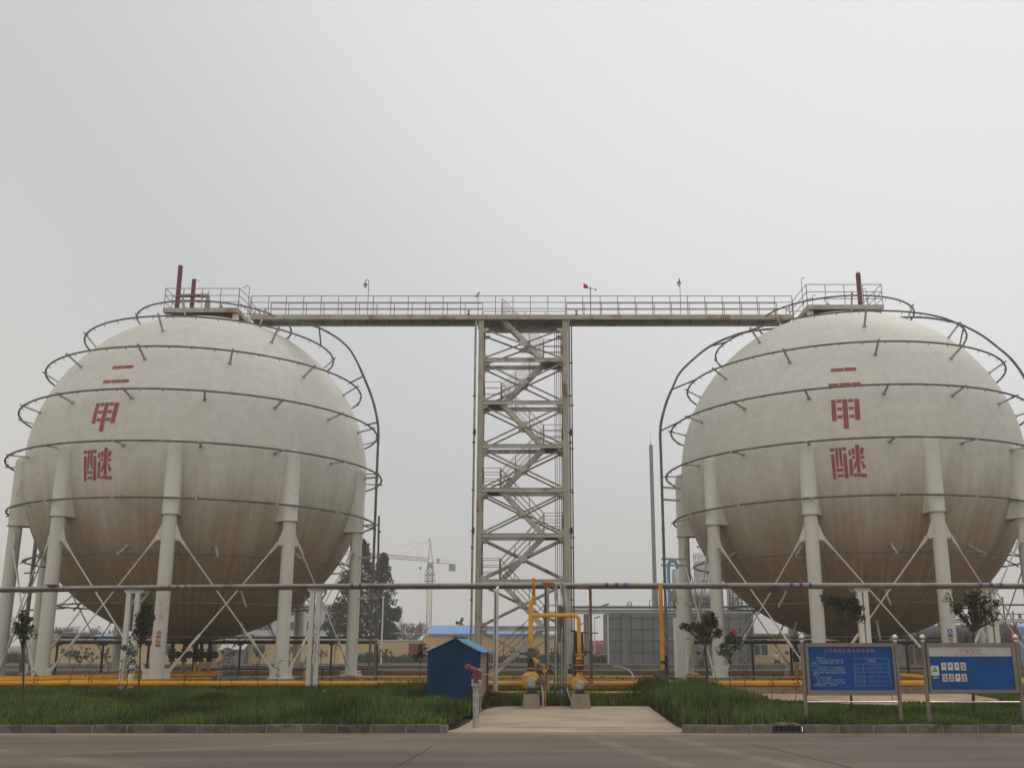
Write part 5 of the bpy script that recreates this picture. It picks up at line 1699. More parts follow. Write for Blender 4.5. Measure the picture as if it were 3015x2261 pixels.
def st(x0, x1, y0, y1, kind):
    a, c = P(2730 + x0 / 17, 1940 + y0 / 17, YP), P(2730 + x1 / 17, 1940 + y1 / 17, YP)
    o = MB().bx(a.x, c.x, YP - .005, YP - .0005, c.z, a.z).build('warning_sticker', M['sticker'], pn)
    w_, h = c.x - a.x, a.z - c.z
    cx, cz = (a.x + c.x) / 2, a.z - h * .38
    if kind == 't':
        for m_, s, off in (('sign_black', 1, .0065), ('sign_yellow', .72, .008)):
            r = w_ * .36 * s
            y = YP - off
            MB().add([(cx - r, y, cz - r * .75), (cx + r, y, cz - r * .75), (cx, y, cz + r)], [(0, 1, 2)]).build('pictogram', M[m_], o)
        y = YP - .0095
        MB().bx(cx - w_ * .03, cx + w_ * .03, y, y + .001, cz - w_ * .12, cz + w_ * .1).build('mark', M['sign_black'], o)
    else:
        b = MB(); disc(b, Vector((cx, YP - .0065, cz)), Vector((1, 0, 0)), Vector((0, 0, 1)), w_ * .27, w_ * .38)
        d = w_ * .22; b.add([(cx - d - .006, YP - .007, cz + d), (cx - d + .006, YP - .007, cz + d + .004), (cx + d + .006, YP - .007, cz - d), (cx + d - .006, YP - .007, cz - d - .004)], [(0, 1, 2, 3)])
        b.build('pictogram', M['sign_red'], o)
        MB().bx(cx - w_ * .1, cx + w_ * .1, YP - .006, YP - .0055, cz - w_ * .15, cz + w_ * .17).build('mark', M['sign_black'], o)
        z = a.z - h * .86
        MB().bx(cx - w_ * .36, cx + w_ * .36, YP - .0065, YP - .0055, z, z + h * .18).build('caption', M['sign_red'], o)
st(160, 605, 325, 820, 't')
for x0, x1, k in ((690, 970, 't'), (1015, 1300, 't'), (1340, 1610, 't'), (1655, 1950, 'n')): st(x0, x1, 165, 550, k)
for x0, x1, k in ((745, 1030, 'n'), (1075, 1355, 'n'), (1390, 1675, 't'), (1705, 2005, 'n')): st(x0, x1, 730, 1110, k)
a = P(2730 + 290 / 17, 1940 + 900 / 17, YP)
b = MB()
for k in range(4): b.bx(a.x + k * .034, a.x + k * .034 + .026, YP - .005, YP - .0005, a.z - .03, a.z + .01)
b.build('caption', M['print_pale'], pn)

# ------------------------------------------------------------------ small trees and rose bushes
def leaf_quads(c, size, flat=0.0):
    """diamond leaves of random heading at the points c"""
    n = len(c)
    u = RNG.normal(size=(n, 3)); u[:, 2] -= .25; u /= np.linalg.norm(u, axis=1)[:, None]
    w = RNG.normal(size=(n, 3)); w -= u * (u * w).sum(1)[:, None]; w /= np.linalg.norm(w, axis=1)[:, None]
    s = (size * RNG.uniform(.6, 1.3, n))[:, None]
    V = np.stack([c - u * s, c + w * s * .52, c + u * s, c - w * s * .52], 1).reshape(-1, 3)
    return V, np.arange(4 * n).reshape(n, 4)


def clump_pts(clumps, per):
    out = []
    for (cx, cy, cz, r, w) in clumps:
        n = max(4, int(per * w))
        d = RNG.normal(size=(n, 3)); d /= np.linalg.norm(d, axis=1)[:, None]
        rr = r * RNG.uniform(.25, 1.0, n)[:, None] ** .6
        out.append(np.array([[cx, cy, cz]]) + d * rr * np.array([[1, 1, .85]]))
    return np.concatenate(out)


def rose_tree(label, px, Y, blobs, trunk_px_top, leaf=.032, per=40, sub=20, m_='leaf', r0=.028, blooms=(), group=None, name='rose_tree'):
    """blobs: (px, py, rx_px, ry_px, weight) outline lobes of the crown at distance Y"""
    k = (Y * CP) / F
    xb_ = X(px, Y, zg(Y) + .2)
    t = thing(name, (xb_, Y, zg(Y)), label, 'small tree', group)
    tp = P(*trunk_px_top, Y)
    b = MB()
    base = Vector((xb_, Y, zg(Y) - .05))
    pts = [base.lerp(tp, i / 5) + Vector((random.uniform(-.015, .015), random.uniform(-.02, .02), 0)) * (0 if i in (0, 5) else 1) for i in range(6)]
    b.tube(pts, [r0 * (1 - .35 * i / 5) for i in range(6)], 7)
    cl = []
    for (bx_, by, rx, ry_, w) in blobs:
        c = P(bx_, by, Y)
        rx, ry_ = rx * k, ry_ * k
        for i in range(int(sub * w)):
            d = Vector((random.gauss(0, 1), random.gauss(0, 1), random.gauss(0, 1))).normalized() * random.random() ** .4
            cc = c + Vector((d.x * rx, d.y * (rx + ry_) * .4, d.z * ry_))
            cl.append((cc.x, cc.y, cc.z, random.uniform(.05, .11) * (1 + leaf * 4), random.uniform(.5, 1.2)))
            if i % 2 == 0:
                mid = tp.lerp(cc, .5) + Vector((0, 0, -.04))
                b.tube([tp - Vector((0, 0, random.uniform(0, .12))), mid, cc], [r0 * .35, r0 * .22, r0 * .1], 4)
    b.build('trunk', M['bark'], t)
    V, Fc = leaf_quads(clump_pts(cl, per), leaf)
    MB().arrays(V, Fc).build('crown', M[m_], t)
    for (px_, py_, r, mm) in blooms:
        c = P(px_, py_, Y - .12)
        n = 60
        d = RNG.normal(size=(n, 3)); d /= np.linalg.norm(d, axis=1)[:, None]
        V, Fc = leaf_quads(np.array(c) + d * r * RNG.uniform(.2, 1, n)[:, None], r * .5)
        MB().arrays(V, Fc).build('flower', M[mm], t)
    return t


rose_tree('dark standard rose tree at the far left edge, on a bare dark stem', 72, 26, [(70, 1825, 22, 22, .8), (78, 1860, 24, 26, 1.0), (60, 1845, 18, 30, .7)], (68, 1905), per=42)
rose_tree('dense column-crowned rose tree before the decal leg of the left tank', 408, 27, [(432, 1795, 20, 20, .8), (424, 1825, 26, 26, 1.2), (418, 1862, 22, 24, .9), (445, 1835, 14, 34, .4)], (414, 1900), per=42)
rose_tree('bushy rose tree right of the white flange post, one arm reaching left', 2083, 26, [(2085, 1818, 26, 20, 1.0), (2070, 1850, 36, 26, 1.4), (2028, 1845, 26, 9, .5), (2108, 1850, 18, 26, .5), (2118, 1868, 14, 6, .2), (2060, 1935, 12, 22, .16)], (2078, 1890), per=42, r0=.04)
rose_tree('thin rose bush with one large red bloom before the right tank', 2146, 28, [(2152, 1880, 20, 16, .6), (2140, 1915, 26, 20, .6), (2175, 1895, 14, 24, .4), (2125, 1905, 16, 10, .2)], (2150, 1950), per=38, r0=.016, blooms=[(2160, 1863, .085, 'bloom'), (2178, 1858, .04, 'bloom_pink')], m_='leaf_pale')
rose_tree('rose tree standing behind the left signboard, tuft at its left', 2507, 24.6, [(2492, 1772, 34, 24, 1.2), (2520, 1795, 26, 26, .8), (2432, 1768, 22, 16, .5), (2540, 1822, 12, 16, .2), (2470, 1790, 24, 20, .5)], (2490, 1845), per=42, r0=.035)
rose_tree('wide loose rose tree standing behind the right signboard', 2862, 24.3, [(2868, 1762, 34, 24, 1.0), (2880, 1790, 36, 28, 1.0), (2920, 1780, 26, 44, .7), (2815, 1795, 30, 18, .5), (2905, 1820, 34, 26, .6), (2840, 1825, 26, 22, .4), (2800, 1770, 18, 26, .2)], (2866, 1850), per=28, sub=24, r0=.042)
rose_tree('thin young tree leaning by the left wall of the blue shed', 1237, 25.9, [(1236, 1922, 16, 14, .5), (1248, 1908, 14, 10, .3), (1228, 1935, 10, 8, .2)], (1237, 1945), per=22, r0=.011)
rose_tree('creeper-leafed sapling twined on the white supports by the left tank', 372, 30.0, [(375, 1905, 14, 12, .4), (390, 1925, 12, 14, .3), (392, 1945, 8, 12, .2), (386, 1975, 6, 12, .15)], (380, 1955), per=26, r0=.012)

# mid-distance garden bushes in front of the far yellow wall
mids = [(112, 1930, 74, 26, 'leaf', 'round dark bush between the left legs of the left tank'), (205, 1917, 82, 30, 'leaf', 'dark leafy bush by the pale sill left under the left tank'),
        (236, 1932, 76, 22, 'leaf', 'lower bush right beside the leafy one under the left tank'), (275, 1915, 84, 32, 'leaf_pale', 'wide grey green bush in the middle of the wall under the left tank'),
        (316, 1920, 88, 20, 'leaf', 'dark bush left of the rear pale leg under the left tank'), (765, 1922, 88, 20, 'leaf', 'round bush below the small window of the yellow house'),
        (852, 1905, 80, 24, 'bloom_pink', 'dull pink flowering bush close right of the legs of the left tank'), (945, 1918, 84, 22, 'bloom_pink', 'pink flowering bush standing against the yellow wall'),
        (1117, 1915, 92, 12, 'bloom_pink', 'small pink flowering bush behind the twin grey risers'), (1138, 1920, 92, 20, 'leaf_pale', 'round pale green bush right of the white lamp pole'),
        (1512, 1916, 92, 14, 'leaf', 'dark round bush under the lowest stair flight'), (1577, 1916, 92, 11, 'leaf', 'small dark bush right of the left yellow riser'),
        (1631, 1916, 92, 15, 'leaf', 'dark bush behind the thin upright pipes'), (670, 1915, 78, 22, 'leaf', 'loose bush left of the grey porch of the yellow house')]
for px, py, Y, rp, m_, lab in mids:
    rose_tree(lab, px, Y, [(px, py, rp, rp * .75, .8), (px + rp * .5, py + 6, rp * .6, rp * .6, .4), (px - rp * .5, py + 4, rp * .6, rp * .6, .4)], (px, py + rp * .8), leaf=.085, per=14, sub=12, m_=m_, r0=.03, group='garden bushes before the yellow wall', name='bush')

# bare saplings and weed stalks standing out of the verge
def sapling(label, px, Y, hpx, lean, twigs=4):
    k = Y * CP / F
    x = X(px, Y, zg(Y) + .3)
    h = hpx * k + .25
    b = MB()
    b0 = Vector((x, Y, zg(Y)))
    tp = b0 + Vector((lean * k, 0, h))
    mid = b0.lerp(tp, .5) + Vector((random.uniform(-.04, .04), 0, 0))
    b.tube([b0, mid, tp], [.011, .008, .003], 5)
    for i in range(twigs):
        s = b0.lerp(tp, random.uniform(.45, .9))
        e = s + Vector((random.uniform(-.16, .16), random.uniform(-.1, .1), random.uniform(.06, .22)))
        b.tube([s, e], [.005, .002], 4)
    lv = [b0.lerp(tp, random.uniform(.5, 1)) + Vector((random.uniform(-.12, .12), random.uniform(-.1, .1), random.uniform(-.05, .12))) for _ in range(twigs * 4)]
    for c in lv:
        u = Vector((random.gauss(0, 1), random.gauss(0, 1), random.gauss(0, 1))).normalized() * .035
        w = u.cross(Vector((random.gauss(0, 1), random.gauss(0, 1), random.gauss(0, 1)))).normalized() * .02
        b.add([c - u, c + w, c + u, c - w], [(0, 1, 2, 3)])
    single('sapling', b, M['bark'], label, 'sapling', 'bare saplings in the verge')
for a in ((105, 28, 60, -8, 'short bare sapling beside the leftmost rose tree'), (190, 29, 150, 45, 'tall leaning dry stalk before the second left leg'), (252, 24.5, 150, 4, 'straight thin stalk left of the white supports'),
          (345, 29, 90, 10, 'low dry stalk just left of the white supports'), (532, 25.5, 120, 6, 'thin stalk right of the decal leg'), (640, 29, 130, 20, 'dry branching stalk under the middle of the left tank'), (690, 29.5, 100, -20, 'crooked twig near the crossing tie rods'),
          (760, 29.5, 110, -12, 'short crooked twig left of the second front leg'), (812, 30, 90, 4, 'bare forked twig at the second front leg base'), (917, 30, 190, 8, 'bare sapling right beside the second white support'), (970, 29.5, 150, 14, 'brown dry sapling between the white supports and the right legs'),
          (2110, 27.5, 90, -14, 'dry twig left of the red rose bush'), (2200, 28.5, 100, -8, 'leafy weed stalk right of the red rose bush'), (2270, 29, 45, 8, 'short weed on the sandy strip'), (2628, 27, 60, -6, 'thin stake behind the right part of the left signboard'), (2340, 28.6, 40, 10, 'round-leafed weed left of the left signboard')):
    sapling(a[4], a[0], a[1], a[2], a[3], 5)

# ------------------------------------------------------------------ buildings beyond the yard
def window(parent, x0, x1, z0, z1, y, mull=(.5,), trans_=None, frame='trim_white'):
    b = MB()
    w = .06
    b.bx(x0, x1, y - .05, y + .02, z0, z0 + w); b.bx(x0, x1, y - .05, y + .02, z1 - w, z1)
    b.bx(x0, x0 + w, y - .05, y + .02, z0 + w, z1 - w); b.bx(x1 - w, x1, y - .05, y + .02, z0 + w, z1 - w)
    for m_ in mull:
        xm_ = x0 + (x1 - x0) * m_
        b.bx(xm_ - w * .4, xm_ + w * .4, y - .045, y + .02, z0 + w, z1 - w)
    if trans_: b.bx(x0 + w, x1 - w, y - .047, y + .02, z0 + (z1 - z0) * trans_ - w * .4, z0 + (z1 - z0) * trans_ + w * .4)
    o = b.build('window', M[frame], parent)
    MB().bx(x0 + w, x1 - w, y - .025, y - .015, z0 + w, z1 - w).build('pane', M['glass'], o)


YW = 110.0
t = thing('yellow_warehouse', (X(1420, YW, 1), YW + 3, zg(YW)), 'long low yellow building with a bright blue sheet roof behind the stair tower', 'building')
x0, x1 = X(1252, YW, 2), X(1672, YW, 2)
z0, ze, zr = zg(YW) - .3, Zp(1867, YW), Zp(1841, YW + 3.5)
MB().bx(x0, x1, YW, YW + 7, z0, ze).build('wall', M['wall_yellow'], t)
b = MB()
xr1 = X(1612, YW, 3)
n = 60
for s, y_e in ((1, YW - .4), (-1, YW + 7.4)):
    vs = []
    for i in range(n + 1):
        x = x0 + .35 + (xr1 - x0 - .35) * i / n
        dz = .03 if i % 2 else 0
        vs += [(x, y_e, ze + .02 + dz), (x, YW + 3.5, zr + dz)]
    b.add(vs, [(2 * i, 2 * i + 2, 2 * i + 3, 2 * i + 1) for i in range(n)])
b.build('roof', M['roof_blue'], t)
MB().bx(x0 - .05, x1, YW - .12, YW - .005, ze - .14, ze + .03).build('fascia', M['trim_white'], t)
b = MB(); b.add([(x0 + .34, YW + .01, ze), (x0 + .34, YW + 7, ze), (x0 + .34, YW + 3.5, zr - .02)], [(0, 1, 2)]); b.build('gable', M['trim_white'], t)

t = thing('yellow_wall', (X(1130, YW, 1), YW, zg(YW)), 'yellow boundary wall with white coping and a dark red door left of the shed', 'wall')
xa, xb = X(1003, YW, 2), X(1250, YW, 2)
zt = Zp(1886, YW)
MB().bx(xa, xb, YW + .1, YW + .4, z0, zt).build('wall', M['wall_yellow'], t)
MB().bx(xa, xb + .02, YW - .02, YW + .5, zt + .002, zt + .10).build('coping', M['trim_white'], t)
b = MB(); zz = Zp(1864, YW); b.cyl((X(1150, YW, 3), YW + .2, zz), (xb, YW + .2, zz), .04, n=6); b.cyl((xb - .1, YW + .2, zt), (xb - .1, YW + .2, zz), .04, n=6); b.build('pipe_rail', M['galv'], t)
b = MB(); xd0, xd1 = X(1206, YW, 1), X(1236, YW, 1); b.bx(xd0, xd1, YW + .04, YW + .098, zg(YW), Zp(1896, YW)); d = b.build('door', M['door_red'], t)
MB().bx(xd0 - .08, xd0 - .001, YW + .0, YW + .099, zg(YW), Zp(1896, YW) + .08).bx(xd0, xd1, YW + .0, YW + .099, Zp(1896, YW) + .001, Zp(1896, YW) + .08).build('door_frame', M['maroon'], t)

YC = 98.0
t = thing('yellow_house', (X(640, YC, 1), YC + 3, zg(YC)), 'single-storey yellow house with dark windows and grey porch under the left tank', 'building')
xa, xb = X(150, YC, 2), X(1003, YC, 2)
ze = Zp(1884, YC)
MB().bx(xa, xb, YC, YC + 6, zg(YC) - .3, ze).build('wall', M['wall_yellow'], t)
MB().bx(xa - .2, xb + .1, YC - .35, YC + 6.2, ze + .002, ze + .16).build('roof', M['roof_grey'], t)
for a, c, u, v in ((333, 405, 1898, 1935), (484, 502, 1898, 1927), (745, 780, 1897, 1920), (203, 228, 1912, 1935), (400, 406, 1900, 1925), (860, 880, 1898, 1922)):
    window(t, X(a, YC, 1), X(c, YC, 1), Zp(v, YC), Zp(u, YC), YC - .02, (.5,), None, 'bund_grey')
px0, px1 = X(655, YC - 1.6, 1), X(718, YC - 1.6, 1)
b = MB(); b.bx(px0, px1, YC - 1.6, YC - .06, zg(YC) - .2, Zp(1914, YC - 1.6)); pch = b.build('porch', M['bund_grey'], t)
window(pch, X(664, YC - 1.6, 1), X(692, YC - 1.6, 1), Zp(1936, YC - 1.6), Zp(1914, YC - 1.6) - .05, YC - 1.65, (.5,))
b = MB(); zz = Zp(1912, YC - 1.6); b.add([(px0 - .3, YC - 1.9, zz), (px1 + .1, YC - 1.9, zz), (px1 + .1, YC, ze - .1), (px0 - .3, YC, ze - .1), (px0 - .3, YC - 1.9, zz + .05), (px1 + .1, YC - 1.9, zz + .05), (px1 + .1, YC, ze - .05), (px0 - .3, YC, ze - .05)], [(0, 3, 2, 1), (4, 5, 6, 7), (0, 1, 5, 4), (1, 2, 6, 5), (2, 3, 7, 6), (3, 0, 4, 7)])
b.build('porch_roof', M['roof_grey'], t)

YO = 150.0
t = thing('office_block', (X(860, YO, 1), YO + 5, zg(YO)), 'pale blue-white two-storey block with dark windows behind the left tank', 'building')
xa, xb = X(700, YO, 4), X(1004, YO, 4)
MB().bx(xa, xb, YO, YO + 9, zg(YO) - .3, Zp(1788, YO)).build('wall', M['facade_pale'], t)
for a, c, u, v in ((752, 800, 1829, 1855), (851, 881, 1829, 1855), (902, 935, 1829, 1855), (955, 985, 1829, 1855), (733, 752, 1865, 1880), (752, 800, 1795, 1812), (851, 881, 1795, 1812)):
    window(t, X(a, YO, 4), X(c, YO, 4), Zp(v, YO), Zp(u, YO), YO - .03, (.5,))
MB().bx(xa - .2, xb + .2, YO - .3, YO + 9.2, Zp(1788, YO) + .002, Zp(1788, YO) + .5).build('parapet', M['facade_pale'], t)
YG = 132.0
t = thing('long_store', (X(290, YG, 1), YG + 4, zg(YG)), 'low store with a flat blue roof far under the left tank', 'building')
MB().bx(X(225, YG, 2), X(420, YG, 2), YG, YG + 8, zg(YG) - .2, Zp(1878, YG)).build('wall', M['trim_white'], t)
b = MB(); b.add([(X(222, YG, 2), YG - .3, Zp(1879, YG) + .02), (X(423, YG, 2), YG - .3, Zp(1879, YG) + .02), (X(423, YG, 2), YG + 8, Zp(1867, YG) + .1), (X(222, YG, 2), YG + 8, Zp(1867, YG) + .1)], [(0, 1, 2, 3)]); b.build('roof', M['roof_blue'], t)
t = thing('grey_hut', (X(195, YG - 6, 1), YG - 4, zg(YG)), 'small dark grey flat-roofed hut left of the blue-roofed store', 'building')
MB().bx(X(170, YG - 6, 2), X(226, YG - 6, 2), YG - 6, YG - 2, zg(YG) - .2, Zp(1863, YG - 6)).build('wall', mat('hut_grey', (.14, .14, .15), .9), t)
MB().bx(X(168, YG - 6, 2), X(228, YG - 6, 2), YG - 6.2, YG - 1.8, Zp(1863, YG - 6) + .002, Zp(1861, YG - 6) + .02).build('roof', M['roof_grey'], t)

YK = 104.0
t = thing('yellow_cottage', (X(2330, YK, 1), YK + 4, zg(YK)), 'yellow cottage with a pale grey pitched roof under the right tank', 'building')
xa, xb = X(2213, YK, 2), X(2560, YK, 2)
ze = Zp(1864, YK)
MB().bx(xa, xb, YK, YK + 7, zg(YK) - .3, ze).build('wall', M['wall_yellow'], t)
b = MB(); zr = Zp(1810, YK + 3.5)
for y0_, y1_ in ((YK - .4, YK + 3.5), (YK + 7.4, YK + 3.5)):
    b.add([(xa - .3, y0_, ze - .05), (xb + .3, y0_, ze - .05), (xb + .3, y1_, zr), (xa + .2, y1_, zr)], [(0, 1, 2, 3)])
b.build('roof', M['roof_grey'], t)
window(t, X(2220, YK, 1), X(2262, YK, 1), Zp(1929, YK), Zp(1880, YK), YK - .02, (.42, .5), .66)
MB().bx(X(2215, YK, 1), X(2263, YK, 1), YK - .35, YK - .06, Zp(1877, YK), Zp(1877, YK) + .1).build('window_hood', M['bund_grey'], t)
MB().bx(X(2311, YK, 1), X(2322, YK, 1), YK - .04, YK - .005, Zp(1926, YK), Zp(1916, YK)).build('wall_sign', M['sign_blue'], t)
window(t, X(2352, YK, 1), X(2392, YK, 1), Zp(1929, YK), Zp(1880, YK), YK - .02, (.5,), .66)

# grey panelled structure, pipe bridge and process plant
YA = 100.0
t = thing('panelled_basin', (X(2000, YA, 1), YA + 4, zg(YA)), 'big grey panelled wall structure with a square rib grid behind the right tank', 'structure')
xa, xb = X(1793, YA, 2), X(2221, YA, 2)
za, zb_ = zg(YA) - .2, Zp(1803, YA)
MB().bx(xa, xb, YA, YA + 8, za, zb_).build('wall', M['panel'], t)
b = MB()
for px in (1860, 1892, 1924, 1956, 1988, 2020, 2052, 2084, 2116, 2148, 2180):
    x = X(px, YA, 2); b.bx(x - .05, x + .05, YA - .04, YA - .001, za, zb_)
for py in (1819.4, 1852, 1885.6, 1919):
    z = Zp(py, YA); b.bx(xa, xb, YA - .045, YA - .002, z - .05, z + .05)
b.build('rib', M['panel_rib'], t)
for px in (1837, 2207):
    x = X(px, YA, 2); MB().bx(x - .26, x + .26, YA - .2, YA - .003, za, zb_).build('pilaster', M['panel_rib'], t)
MB().bx(xa - .12, xa - .002, YA - .1, YA + .3, za, zb_ + .1).build('corner_trim', M['trim_white'], t)
YB2 = 92.0
t = thing('pipe_bridge', (X(1950, YB2, 2), YB2, zg(YB2)), 'far pipe bridge with a green main and silver pipes above the grey panels', 'pipe bridge')
xa, xb = X(1640, YB2, 5), X(2240, YB2, 5)
for py, r, m_, dy in ((1787, .12, 'green_pipe', 0), (1794.5, .07, 'vessel', -.3), (1798, .05, 'vessel_dark', .2), (1802.5, .07, 'vessel', -.3)):
    z = Zp(py, YB2); MB().cyl((xa, YB2 + dy, z), (xb, YB2 + dy, z), r, n=10).build('pipe', M[m_], t)
b = MB(); b.bx(xa, xb, YB2 + .05, YB2 + .25, Zp(1807, YB2), Zp(1805, YB2)); b.build('beam', M['galv'], t)
for px in (1727, 1840, 2030):
    x = X(px, YB2, 3); MB().bx(x - .25, x + .25, YB2 - .05, YB2 + .4, zg(YB2) - .2, Zp(1807.5, YB2)).build('column', M['panel'], t)
c = P(1853, 1777, YB2)
b = MB(); b.tube([(c.x + .2 * math.cos(k * math.pi / 8), YB2, c.z + .2 * math.sin(k * math.pi / 8)) for k in range(16)], .035, 6, True); b.cyl((c.x - .2, YB2, c.z), (c.x + .2, YB2, c.z), .03, n=6); b.bar((c.x - .24, YB2, c.z), (c.x - .24, YB2, Zp(1786, YB2)), .04, .04); b.bar((c.x + .24, YB2, c.z), (c.x + .24, YB2, Zp(1786, YB2)), .04, .04)
b.build('handwheel', M['bund_grey'], t)

YM = 130.0
t = thing('vent_stack', (X(1926, YM, 3), YM, zg(YM)), 'tall slender grey stack with a thicker braced foot left of the right tank', 'stack')
x = X(1930, YM, 6)
zt, zm = Zp(1310, YM), Zp(1716, YM)
MB().lathe([(.27, zm), (.25, zt), (.2, zt + .01)], (x, YM, 0), 14).cyl((x, YM, zt), (x, YM, Zp(1272, YM)), .03, .012, n=5).build('flue', M['stack'], t)
MB().lathe([(.42, zg(YM)), (.42, zm), (.27, zm + .01)], (x, YM, 0), 14).build('base', M['stack'], t)
b = MB()
for s in (-1, 1): b.bar((x + s * .9, YM, zg(YM)), (x + s * .75, YM, Zp(1765, YM)), .1, .1); b.bar((x, YM, Zp(1767, YM)), (x + s * .8, YM, Zp(1766, YM)), .08, .08)
b.build('brace', M['crane_g'], t)
YU = 116.0
t = thing('blue_duct', (X(1980, YU, 3), YU, zg(YU)), 'bright blue pipe bent in an upside-down U beside the tank leg', 'pipe')
xa, xb = X(1970, YU, 8), X(1996, YU, 8)
zz = Zp(1664, YU)
MB().tube([(xa, YU, zg(YU)), (xa, YU, zz)] + [(xa + (xb - xa) / 2 * (1 - math.cos(k * math.pi / 8)), YU, zz + (xb - xa) / 2 * math.sin(k * math.pi / 8)) for k in range(1, 8)] + [(xb, YU, zz), (xb, YU, Zp(1680, YU))], .20, 12).build('duct', M['blue_pipe'], t)
b = MB()
for py in (1700, 1735, 1760): z = Zp(py, YU); b.bar((xa - .55, YU - .1, z), (xa, YU - .1, z), .05, .05); b.bar((xa - .55, YU - .1, z), (xa - .55, YU - .1, z + 1.0), .04, .04)
b.build('ladder_rail', M['bund_grey'], t)
single('process_vessel', MB().lathe([(.66, zg(YU)), (.66, Zp(1679, YU)), (.55, Zp(1675, YU)), (.01, Zp(1673, YU))], (X(1999, YU, 6), YU + .3, 0), 20), M['vessel'], 'grey cylindrical vessel under the blue bent pipe', 'vessel', 'silver process vessels')
YT = 122.0
t = thing('column_tower', (X(2070, YT, 4), YT, zg(YT)), 'blue-grey process tower with a railed top and tiny flag', 'process tower')
x = X(2072, YT, 8)
zt = Zp(1652, YT)
MB().lathe([(1.15, zg(YT)), (1.15, zt - .3), (.9, zt), (.01, zt + .1)], (x, YT, 0), 24).build('shell', M['vessel'], t)
b = MB()
for k in range(14):
    a = k * math.pi / 7; p = (x + 1.15 * math.cos(a), YT + 1.15 * math.sin(a)); b.cyl((*p, zt - .2), (*p, Zp(1631, YT)), .025, n=5)
for z in (Zp(1631, YT), Zp(1637, YT), Zp(1643, YT)): b.tube([(x + 1.15 * math.cos(k * math.pi / 10), YT + 1.15 * math.sin(k * math.pi / 10), z) for k in range(20)], .025, 5, True)
b.build('guard_rail', M['bund_grey'], t)
p = P(2059, 1612, YT)
MB().cyl((p.x, YT, zt), (p.x, YT, p.z), .025, n=6).build('flagpole', M['bund_grey'], t)
MB().bx(p.x - .35, p.x - .03, YT - .01, YT + .01, p.z - .02, p.z + .2).build('flag', M['maroon'], t)
for px, py, rp, Yq, lab in ((2096, 1700, 34, 118, 'wide silver vessel in front of the process tower, left one'), (2164, 1712, 22, 120, 'slim pale silver vessel beside the right tank leg')):
    r = rp * Yq / F
    single('process_vessel', MB().lathe([(r, zg(Yq)), (r, Zp(py, Yq) - .3), (r * .8, Zp(py, Yq)), (.01, Zp(py, Yq) + .15)], (X(px, Yq, 6), Yq, 0), 24), M['vessel'], lab, 'vessel', 'silver process vessels')
zz = Zp(1748, 114)
single('horizontal_drum', MB().lathe([(.01, -.9), (.55, -.7), (.6, -.4), (.6, 3.0), (.55, 3.2), (.01, 3.4)], (X(2040, 114, 6), 114, zz), 18, (1, 0, 0)), M['vessel'], 'horizontal silver drum low between the tower and the tank legs', 'vessel')
single('horizontal_drum', MB().lathe([(.01, -.7), (.5, -.6), (.55, -.4), (.55, 2.6), (.5, 2.8), (.01, 2.9)], (X(2040, 114, 6), 114, Zp(1772, 114)), 18, (1, 0, 0)), M['vessel_dark'], 'dark horizontal drum below the silver drum', 'vessel')
b = MB()
for px in (2150, 2160, 2174, 2186, 2200, 2214): x = X(px, 118, 6); b.bx(x - .06, x + .06, 118, 118.1, zg(118), Zp(1735 + (px - 2150) * .35, 118))
for py in (1760, 1775): b.bx(X(2148, 118, 6), X(2216, 118, 6), 118.0 + .101, 118.2, Zp(py, 118) - .05, Zp(py, 118) + .05)
single('scaffold', b, M['dark'], 'dark open steel frame behind the right tank legs', 'frame')

# right edge: horizontal tanks with number plates, pipes over them
YQ = 72.0
for px, rp, num, lab in ((2886, 38, '2', 'dark horizontal storage tank with a red number two plate'), (2966, 40, '1', 'dark horizontal storage tank with a red number one plate'), (2806, 36, None, 'dark horizontal storage tank half hidden by the sticker leg')):
    zc = Zp(1875, YQ)
    r = rp * YQ / F
    x = X(px, YQ, zc)
    t = thing('storage_drum', (x, YQ + 3, zg(YQ)), lab, 'horizontal tank', 'dark horizontal storage tanks')
    MB().lathe([(.01, -.34), (r * .45, -.28), (r * .8, -.16), (r * .97, -.03), (r, .08), (r, 7), (r * .7, 7.3), (.01, 7.4)], (x, YQ, zc), 30, (0, 1, 0)).build('shell', M['vessel_dark'], t)
    b = MB()
    for yy in (YQ + 1.2, YQ + 5.6): b.bx(x - r * .8, x + r * .8, yy, yy + .3, zg(YQ) - .2, zc - r * .6)
    b.build('saddle', M['concrete'], t)
    if num:
        c = P(px + 14, 1870, YQ - .28)
        pl_ = MB().bx(c.x - .2, c.x + .2, c.y - .04, c.y + .06, c.z - .3, c.z + .22).build('number_plate', M['sign_red'], t)
        text_mb(num, .5, lambda u, v, c=c: (c.x + u, c.y - .045, c.z - .03 + v)).build('numeral', M['sticker'], pl_)
t = thing('pipe_bridge', (X(2930, 66, 2), 66, zg(66)), 'white lagged pipes and thin rails crossing above the dark horizontal tanks', 'pipe bridge')
for py, r, m_ in ((1823, .07, 'vessel'), (1829, .10, 'trim_white'), (1807, .03, 'bund_grey'), (1780, .06, 'rust_pipe')):
    z = Zp(py, 66); MB().cyl((X(2770 if py > 1800 else 2925, 66, 3), 66, z), (X(3120, 66, 3), 66, z), r, n=8).build('pipe', M[m_], t)
b = MB()
for px, u in ((2960, 1755), (2986, 1799), (3003, 1807), (3008, 1807), (2800, 1807)): x = X(px, 66.3, 3); b.bx(x - .035, x + .035, 66.25, 66.32, Zp(1835, 66), Zp(u, 66))
for px in (2780, 2990, 3100): x = X(px, 66.3, 3); b.bx(x - .08, x + .08, 66.2, 66.4, zg(66) - .2, Zp(1832, 66))
b.build('post', M['rust_pipe'], t)
